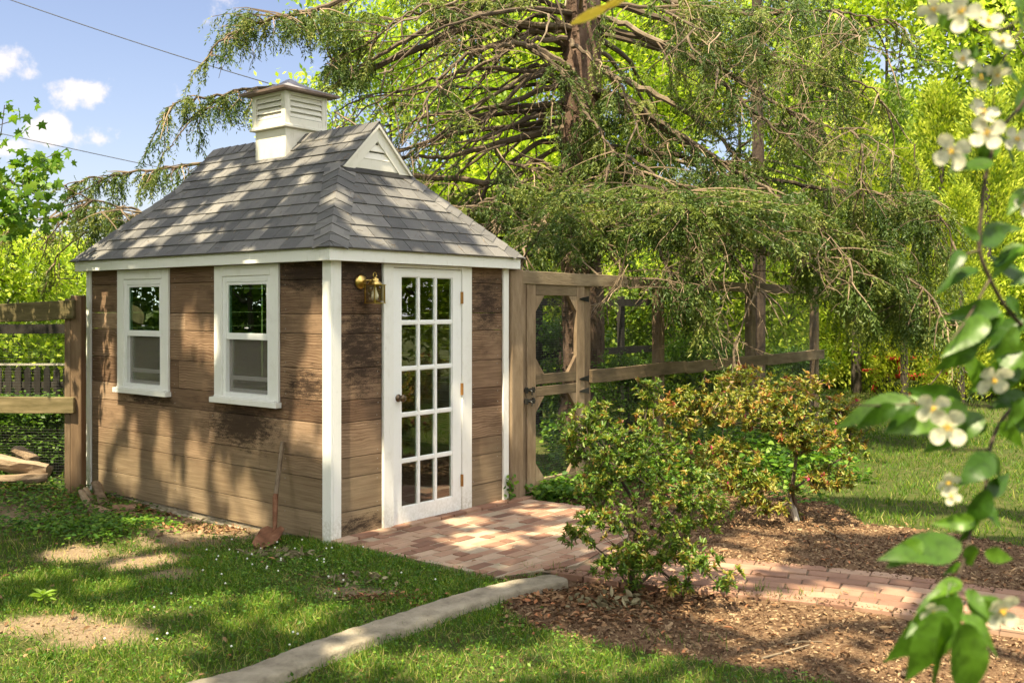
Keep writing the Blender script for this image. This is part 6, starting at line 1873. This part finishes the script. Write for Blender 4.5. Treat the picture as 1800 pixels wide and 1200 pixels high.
# mulch chips and fallen leaves
n = 60000; x, y = ground_sample(n, -.6, 5.5, 3.6, 9.5); ok = keep_mask(x, y, True); x, y = x[ok], y[ok]; k = len(x)
yv = unit(k); yv[:, 2] *= .25
lc = LC(); lc.add(T_CHIP, np.stack([x, y, hgt(x, y) + .002], -1), yv, np.array([[0, 0, 1.]]) + unit(k) * .4, rng.uniform(.006, .026, k) * np.where(rng.random(k) < .06, 2, 1), rng.uniform(.002, .007, k))
n = 1500; sx = rng.random(n) * (arc[-1] - .6) + .1; off = np.where(rng.random(n) < .5, -1, 1) * (half - np.abs(rng.normal(size=n)) * .055); xy = np.array([((at_arc(s_)[0] + at_arc(s_)[1] * o_).x, (at_arc(s_)[0] + at_arc(s_)[1] * o_).y) for s_, o_ in zip(sx, off)])
ok = ~poly_mask(xy[:, 0], xy[:, 1], PATIO); xy = xy[ok]; k = len(xy); yv = unit(k); yv[:, 2] *= .15
lc.add(T_CHIP, np.stack([xy[:, 0], xy[:, 1], np.full(k, -.006)], -1), yv, np.array([[0, 0, 1.]]) + unit(k) * .25, rng.uniform(.005, .022, k), rng.uniform(.002, .006, k))
o = lc.build('mulch_chips', mulch_chip, None); tag(o, 'shredded bark mulch around the azaleas and beside the path', 'mulch', None, 'stuff')
lc = LC()
def litter(x, y, s):
    k = len(x); yv = unit(k); yv[:, 2] *= .3; lc.add(T_LEAF, np.stack([x, y, hgt(x, y) + rng.uniform(.006, .022, k)], -1), yv, np.array([[0, 0, 1.]]) + unit(k) * .7, s * rng.uniform(.6, 1.4, k), s * rng.uniform(.35, .65, k))
x, y = ground_sample(5200, -.6, 5, 4, 9.3); ok = keep_mask(x, y, True); litter(x[ok], y[ok], .034)
x, y = blobfn([(1080, 1060, .3, .12, 3), (1000, 1060, .25, .1, 1.5), (1180, 1050, .3, .1, 1), (1050, 1100, .3, .1, 1.2), (950, 1030, .12, .1, 1)])(1500); litter(x, y, .045)
x, y = blobfn([(100, 880, .5, .3, 3), (220, 920, .3, .15, 2), (330, 925, .3, .12, 2), (420, 930, .2, .08, 1), (260, 900, .2, .1, 1.4)])(1500); litter(x, y, .045)
x, y = ground_sample(700, -4, 2, 4, 8.5); ok = keep_mask(x, y); litter(x[ok], y[ok], .04)
x, y = blobfn([(680, 1055, .12, .06, 1), (640, 1060, .08, .04, .5)])(150); litter(x, y, .05)
# a few leaves on the bricks
for (a, b) in [(838, 985), (760, 965), (900, 960), (1010, 930), (930, 905), (700, 975), (1480, 1040), (1600, 1060), (1340, 1010)]:
    g = G(a, b, -.005); lc.add(T_LEAF, np.array([[g.x, g.y, .0]]), unit(1) * np.array([[1, 1, .1]]), np.array([[0, 0, 1.]]), .05, .025)
o = lc.build('leaf_litter', leaf_dead, None); tag(o, 'dry brown fallen leaves on the mulch and lawn', 'fallen leaves', None, 'stuff')
# wilted weed heaps pulled from the bed
for i, (a, b, nn, lb) in enumerate([(500, 985, 60, 'heap of wilted pulled weeds in front of the shovel'), (625, 1022, 55, 'wilted leaf heap on the lawn near the patio corner'), (1080, 1070, 60, 'crumpled wilted leaves under the green azalea')]):
    g = G(a, b, -.03); p = np.stack([g.x + rng.normal(size=nn) * .12, g.y + rng.normal(size=nn) * .06, float(hgt(g.x, g.y)) + rng.uniform(.01, .06, nn)], -1)
    o = LC().add(T_LEAF, p, unit(nn) * np.array([[1, 1, .5]]), unit(nn) + np.array([[0, 0, .6]]), rng.uniform(.04, .09, nn), rng.uniform(.018, .035, nn)).build('wilted_weeds', leaf_wilt, None, origin=(g.x, g.y, float(hgt(g.x, g.y)))); tag(o, lb, 'weeds', 'wilted weed heaps')
# soil clods along the shed wall
m = MB()
for _ in range(330):
    a, b = random.gauss(340, 70), random.gauss(918, 13); g = G(a, b, -.05); r_ = random.uniform(.008, .034); z = float(hgt(g.x, g.y))
    l = loc(g)
    if l[0] > -.06: continue
    m.lathe([(r_ * .4, -r_ * .5), (r_ * random.uniform(.8, 1.1), -r_ * .1), (r_ * random.uniform(.6, .9), r_ * .35), (r_ * .25, r_ * .6)], (g.x, g.y, z + r_ * .2), (random.gauss(0, .4), random.gauss(0, .4), 1), 6)
for _ in range(700):
    a, b, rx, ry = random.choice(DIRT[:8]); g = G(a, b, -.05); x_, y_c = g.x + random.gauss(0, rx * .7), g.y + random.gauss(0, ry * 1.5); r_ = random.uniform(.003, .011)
    if not keep_mask(np.array([x_]), np.array([y_c]))[0]: continue
    m.lathe([(r_ * .5, -r_ * .4), (r_ * random.uniform(.8, 1.2), .0), (r_ * .3, r_ * .6)], (x_, y_c, float(hgt(x_, y_c)) + r_ * .2), (random.gauss(0, .4), random.gauss(0, .4), 1), 5)
o = m.build('soil_clods', soil_clod, None); tag(o, 'crumbly dug soil along the foot of the window wall', 'soil', None, 'stuff')
# sticks
def stick(pl, r, label):
    pts = [G(a, b, -.02) for a, b in pl]; pts = [Vector((p.x, p.y, float(hgt(p.x, p.y)) + .012)) for p in pts]; m = MB(); m.tube(pts, [r, r * .85, r * .6][:len(pts)] if len(pts) == 3 else [r, r * .6], 6)
    o = m.build('stick', limb_bark, None, origin=pts[0]); tag(o, label, 'stick', 'fallen sticks')
stick([(1340, 1160), (1375, 1146), (1422, 1128)], .008, 'straight pale stick lying alone on the sunny mulch')
stick([(1380, 1128), (1410, 1122), (1445, 1122)], .006, 'short thin stick next to the straight stick on the mulch')
stick([(860, 1050), (885, 1055), (905, 1062)], .006, 'dark crooked stick at the edge of the concrete kerb')
stick([(1440, 925), (1465, 940), (1490, 955)], .008, 'curved stick on the mulch beyond the brick path')
stick([(0, 884), (20, 888), (40, 893)], .009, 'grey stick poking out below the split logs')
stick([(828, 975), (836, 985), (860, 990)], .004, 'small forked twig on the patio bricks')
# pine cones
for (a, b, rz, lb) in [(1590, 1180, .4, 'brown cone lying on its side on the mulch'), (1606, 1174, 1.9, 'brown cone standing with its open end up')]:
    g = G(a, b, -.03); m = MB(); ax = Vector((math.cos(rz), math.sin(rz), .25 if rz < 1 else 1.2)).normalized(); u = ax.orthogonal().normalized(); w = ax.cross(u)
    m.lathe([(.006, -.02), (.014, -.012), (.015, .0), (.010, .014), (.004, .024)], (0, 0, .018), ax, 10)
    for k in range(46):
        t = k / 46; an = k * 2.4; r_ = .019 * math.sin(math.pi * (.12 + .8 * t)); c = Vector((0, 0, .018)) + ax * (-.02 + .044 * t); o_ = u * math.cos(an) + w * math.sin(an); s_ = ax.cross(o_)
        m.add([c + o_ * r_ * .5 - s_ * .004, c + o_ * r_ * .5 + s_ * .004, c + o_ * r_ * 1.15 + s_ * .005 + ax * .004, c + o_ * r_ * 1.15 - s_ * .005 + ax * .004], [(0, 1, 2, 3)])
    o = m.build('pine_cone', dark_bark, None); o.location = (g.x, g.y, float(hgt(g.x, g.y))); tag(o, lb, 'cone', 'cones on the mulch')
# weed with long leaves, left
g = G(75, 1070, -.03); wd_ = thing('weed_plant', 'young weed with long pale pointed leaves in the lawn', 'plant', (g.x, g.y, float(hgt(g.x, g.y))))
m = MB(); m.tube([(0, 0, 0), (.005, 0, .04), (0, 0, .075)], .002, 5); m.build('stem', dark_bark, wd_)
k = 11; an = np.arange(k) * 2.4; LC().add(T_LEAF, np.stack([np.zeros(k), np.zeros(k), .04 + .004 * np.arange(k)], -1), np.stack([np.cos(an), np.sin(an) * .8, .15 + .03 * np.arange(k)], -1), np.array([[0, -.2, 1.]] * k), .085, .032, np.full(k, .95)).build('foliage', leaf_cover, wd_)

# ------------------------------------------------------------------ things far off
pt_ = thing('picnic_table', 'red wooden picnic table in the shade beyond the lawn', 'table', (P(1612, 690, 20).x, 20, 0), R_(12))
m = MB()
for i in range(5): m.box(-.8, .8, -.34 + i * .14, -.34 + i * .14 + .125, .70, .74)
m.build('tabletop', red_paint, pt_)
for s_ in (-1, 1):
    m = MB(); m.box(-.8, .8, s_ * .72 - .12, s_ * .72 + .12, .41, .45); m.build('bench_seat', red_paint, pt_)
for x in (-.58, .58):
    for s_ in (-1, 1):
        m = MB(); m.beam((x, s_ * .22, .70), (x, s_ * .62, .0), .04, .09, (1, 0, 0)); m.build('leg', red_paint, pt_)
    m = MB(); m.box(x + .025, x + .06, -.8, .8, .33, .405); m.build('crossbar', red_paint, pt_)
ch = thing('garden_chair', 'red slatted garden chair behind the picnic table', 'chair', (P(1648, 690, 21.5).x, 21.5, 0), R_(-20))
m = MB()
for i in range(5): m.prism([(-.27 + i * .11, .2, .35), (-.18 + i * .11, .2, .35), (-.18 + i * .11, .42, 1.0), (-.27 + i * .11, .42, 1.0)], (0, .02, 0))
m.build('backrest', red_paint, ch)
m = MB()
for i in range(4): m.box(-.28, .28, -.32 + i * .13, -.32 + i * .13 + .11, .36, .385)
m.build('seat', red_paint, ch)
for x in (-.3, .27):
    m = MB(); m.box(x, x + .03, -.36, -.28, 0, .55); m.box(x - .03, x + .06, -.38, .3, .55, .575); m.build('leg', red_paint, ch)
    m = MB(); m.box(x, x + .03, .2, .28, 0, .55); m.build('leg', red_paint, ch)
for i, (pl, lb) in enumerate([([(-120, -48, 26), (200, 62, 27), (470, 146, 28), (760, 225, 30)], 'thin upper utility wire crossing the sky to the cupola'), ([(-60, 222, 32), (100, 256, 32), (240, 286, 33), (520, 345, 34)], 'thin lower utility wire below the clouds')]):
    m = MB(); pts = smooth_pts([P(*q_) for q_ in pl], 8); m.tube(pts, .013, 5); o = m.build('utility_wire', cable_mat, None, origin=pts[0]); tag(o, lb, 'wire', 'utility wires')
tr_ = thing('stake_stool', 'pale plastic tub among the brambles behind the wire fence', 'tub', (P(75, 712, 11.3).x, 11.3, 0))
tr_.name = 'plastic_tub'; m = MB(); m.lathe([(.20, 0), (.24, .45), (.255, .46), (.255, .48), (.2, .48)], (0, 0, .0), (0, 0, 1), 20); m.build('tub', plastic_grey, tr_, smooth=False)

# ------------------------------------------------------------------ tall shade trees of the yard, standing behind the viewer
def sun0(p): return (p[0] - S.x / S.z * p[2], p[1] - S.y / S.z * p[2])
LIT = []
def lit_g(px, py, r, ecc=1.0): LIT.append((*sun0(G(px, py, -.03)), r))
def lit_p(p, r): LIT.append((*sun0(p), r))
for a in [(40, 1130, .42), (10, 1180, .4), (110, 1195, .4), (130, 1110, .2), (140, 968, .2), (210, 962, .18), (300, 925, .2), (350, 930, .25), (410, 925, .2), (200, 1080, .16), (860, 950, .22), (820, 920, .12), (785, 893, .10), (960, 900, .18), (985, 935, .13), (1030, 905, .15), (620, 1120, .03), (410, 1090, .08), (890, 1035, .04), (260, 1130, .1), (520, 1095, .10), 
          (1260, 975, .12), (1330, 1100, .12), (1450, 1090, .15), (1000, 1130, .1), (760, 1165, .14), (1010, 1165, .12), (820, 1190, .12), (640, 1160, .12), (1180, 1185, .15), (1340, 1150, .14),
          (1560, 850, .4), (1680, 865, .4), (1780, 840, .4), (1620, 800, .5), (1720, 780, .5), (1790, 750, .6), (1540, 780, .4), (1300, 900, .2), (1000, 860, .25)]: lit_g(*a)
for (t, z, r) in [(2.75, .35, .07), (2.25, .50, .08), (1.75, .42, .09), (1.70, .15, .09), (1.35, .30, .07), (1.05, .20, .07), (1.15, .12, .07), (.95, .08, .06), (2.95, .25, .06), (.12, 1.55, .10), (.20, 1.30, .11), (.30, 1.10, .09), (.25, 1.0, .06), (.42, .85, .05), (-.01, 1.2, .10), (1.85, 1.55, .06), (1.65, 1.45, .05), (3.35, 1.6, .08), (3.2, 1.3, .08), (3.52, .8, .1), (3.52, 1.5, .1), (2.05, .25, .06), (1.5, 1.4, .05), (.9, 1.7, .06)]: lit_p(W(-.01, t, z), r)
for (x, z, r) in [(.45, .5, .06), (.0, .9, .1), (1.7, .4, .05)]: lit_p(W(x, -.01, z), r)
def roof_pt(x, y): return W(x, y, FZ1 + x + OV)
for (x, y, r) in [(.75, 1.1, .13), (.85, .8, .10), (.62, 1.3, .10), (.55, 1.55, .12), (.42, 1.75, .12), (.30, 1.95, .10), (.2, 2.15, .12), (.08, 2.3, .12), (.0, 2.6, .13), (.15, 2.9, .14), (.35, 2.6, .08), (.9, 1.2, .09), (.95, .65, .12), (.5, .9, .08), (.7, 2.3, .10), (-.05, 3.3, .18), (.3, .3, .06), (.05, 1.7, .07), (.8, 2.7, .1)]: lit_p(roof_pt(x, y), r * .75)
for (x, y, r) in [(1.2, .45, .12), (1.5, .3, .10), (1.85, .05, .12), (1.7, .2, .1), (1.95, .0, .1), (1.0, .35, .07)]: lit_p(W(x, y, FZ1 + y + OV), r)
lit_p(W(RX + .15, GY0, GZ + .1), .14); lit_p(W(RX - .22, cup_y, 3.2), .14); lit_p(W(RX - .2, cup_y - .2, 3.5), .16); lit_p(W(2.2, 0, 1.6), .1); lit_p(W(2.35, 0, 1.3), .12); lit_p(W(2.9, 0, 1.5), .15); lit_p(W(3.2, 0, 1.2), .15); lit_p(W(2.2, 0, .6), .1); lit_p(W(2.6, 0, .5), .1)
for a in [(1295, 985, .30), (1480, 1060, .27), (1560, 1068, .27), (1640, 1080, .26), (1720, 1092, .28), (1790, 1104, .3), (1400, 1080, .30), (1330, 1080, .24), (1660, 1170, .34), (1350, 952, .20), (1740, 915, .16), (1640, 912, .14), (1420, 1105, .2),
          (1450, 1130, .12), (40, 1150, .5), (150, 1170, .3), (230, 1195, .25), (60, 1090, .25), (650, 1150, .1), (860, 1160, .15), (900, 1180, .12), (1060, 1170, .12), (560, 1075, .08), (470, 1060, .1), (350, 1060, .12), (310, 1130, .12), (180, 1030, .12), (60, 1010, .14), (250, 985, .14)]: lit_g(*a)
for (a, b, Y_, r) in [(1120, 770, 6.2, .24), (1040, 740, 6.5, .18), (1210, 850, 6.1, .20), (1250, 990, 5.9, .18), (1070, 900, 6.0, .14), (1330, 700, 8.3, .25), (1450, 760, 8.1, .22), (1270, 800, 8.2, .15), (1690, 1120, 1.32, .16), (1700, 30, 1.4, .12), (1700, 260, 1.44, .1), (1720, 560, 1.45, .1)]: lit_p(P(a, b, Y_), r)
LITA = np.array(LIT)
# ground-plane footprint that lies in shade (projected along the sun)
def shade_wanted(x, y):
    lx = (x - C0.x) * RV.x + (y - C0.y) * RV.y
    w = np.ones(len(x), bool)
    w &= ((y < 9.3 + .25 * np.sin(x * 3)) | ((y < 12.1) & (x > -3.4) & (x < 1.3))) & (x > -6.2) & (x < 5.2)
    w &= ~((y > 7.7) & (x > 1.7) & (np.sin(y * 3.1 + np.sin(x * 1.7) * 1.2) < .45))
    d2 = (x[:, None] - LITA[None, :, 0]) ** 2 + (y[:, None] - LITA[None, :, 1]) ** 2
    rr = (LITA[None, :, 2] + .06) * (1.15 + .25 * np.sin(x * 23 + y * 17)[:, None])
    hit = (d2 < rr ** 2).any(1)
    return w & ~hit
def shade_tree(name, label, base, zc, rx, ry, n_leaf, seed, leaf=.15):
    global rng
    keep = rng; rng = np.random.default_rng(seed)
    base = np.array(base, float); root = thing(name, label, 'tree', base)
    cx, cy = base[0], base[1]
    out = []
    tot = 0
    while tot < n_leaf:
        k = 60000
        # sample the shaded ground, then climb towards the sun into the crown
        gx_ = rng.uniform(-6.4, 5.4, k); gy_ = rng.uniform(1.6, 12.2, k); z = zc + rng.normal(size=k) * .55
        p = np.stack([gx_ + S.x / S.z * z, gy_ + S.y / S.z * z, z], -1)
        ins = ((p[:, 0] - cx) / rx) ** 2 + ((p[:, 1] - cy) / ry) ** 2 < 1
        sv_ = shade_wanted(gx_, gy_) & ins
        p = p[sv_]; out.append(p); tot += len(p)
    p = np.concatenate(out)[:n_leaf]; n = len(p)
    sk = Skel(base + np.array([0, 0, -.1])); sk.chain(0, [base + np.array([.03 * math.sin(z), .02 * z, z]) for z in np.arange(.5, zc - 1.2, .5)])
    for q_ in p[rng.choice(n, 130)]: sk.grow(q_ - np.array([0, 0, .1]), .7, sag=.05, bias=lambda a, q: np.where(a[:, 2] < 3.2, 6, 0), wob=.15)
    m = MB(); sk.mesh(m, sk.radii(.012, .45, .24), 6); o = m.build('trunk', grey_bark, root); o.location = -base
    nrm = unit(n) * .55 + np.array(S)[None, :]
    yl = unit(n); yl -= nrm * (yl * nrm).sum(1, keepdims=True) / (nrm * nrm).sum(1, keepdims=True); yl /= np.linalg.norm(yl, axis=1, keepdims=True); ll = leaf * rng.uniform(.7, 1.3, n)
    o = LC().add(T_LEAF, p - yl * ll[:, None] * .5, yl, nrm, ll, ll * rng.uniform(.6, .85, n)).build('crown', leaf_maple, root); o.location = -base
    rng = keep
shade_tree('shade_tree', 'tall maple overhead whose dappled shade falls across the lawn and shed', (-4.6, -1.2, 0), 8.3, 9, 12, 60000, 31, .13)
gB = 'trees on the near side of the yard'
for i, (x, y, s) in enumerate([(-9, -9, 1.0), (-3.5, -12, 1.05), (3, -11, .95), (9, -8, 1.0), (-13, 1, .95), (12, 0, .9), (-11, 8.5, .85), (-13.5, 5, 1.0), (-12, 12.5, .9), (10.6, 8.2, .85), (12.5, 11.5, .95), (14, 5, 1.0), (-17, 9, 1.15), (-19, 4, 1.2), (-16.5, 14, 1.15), (-8.8, 4.2, .6), (-9.6, 12, .62)]):
    o = copy_tree(protoA if i % 2 else protoB); o.location = (x, y, -.03); o.scale = (s, s, s * .95); o.rotation_euler = (0, 0, i * 1.1)
    tag(o, 'leafy yard tree standing outside the view, reflected in the shed windows', 'tree', gB)
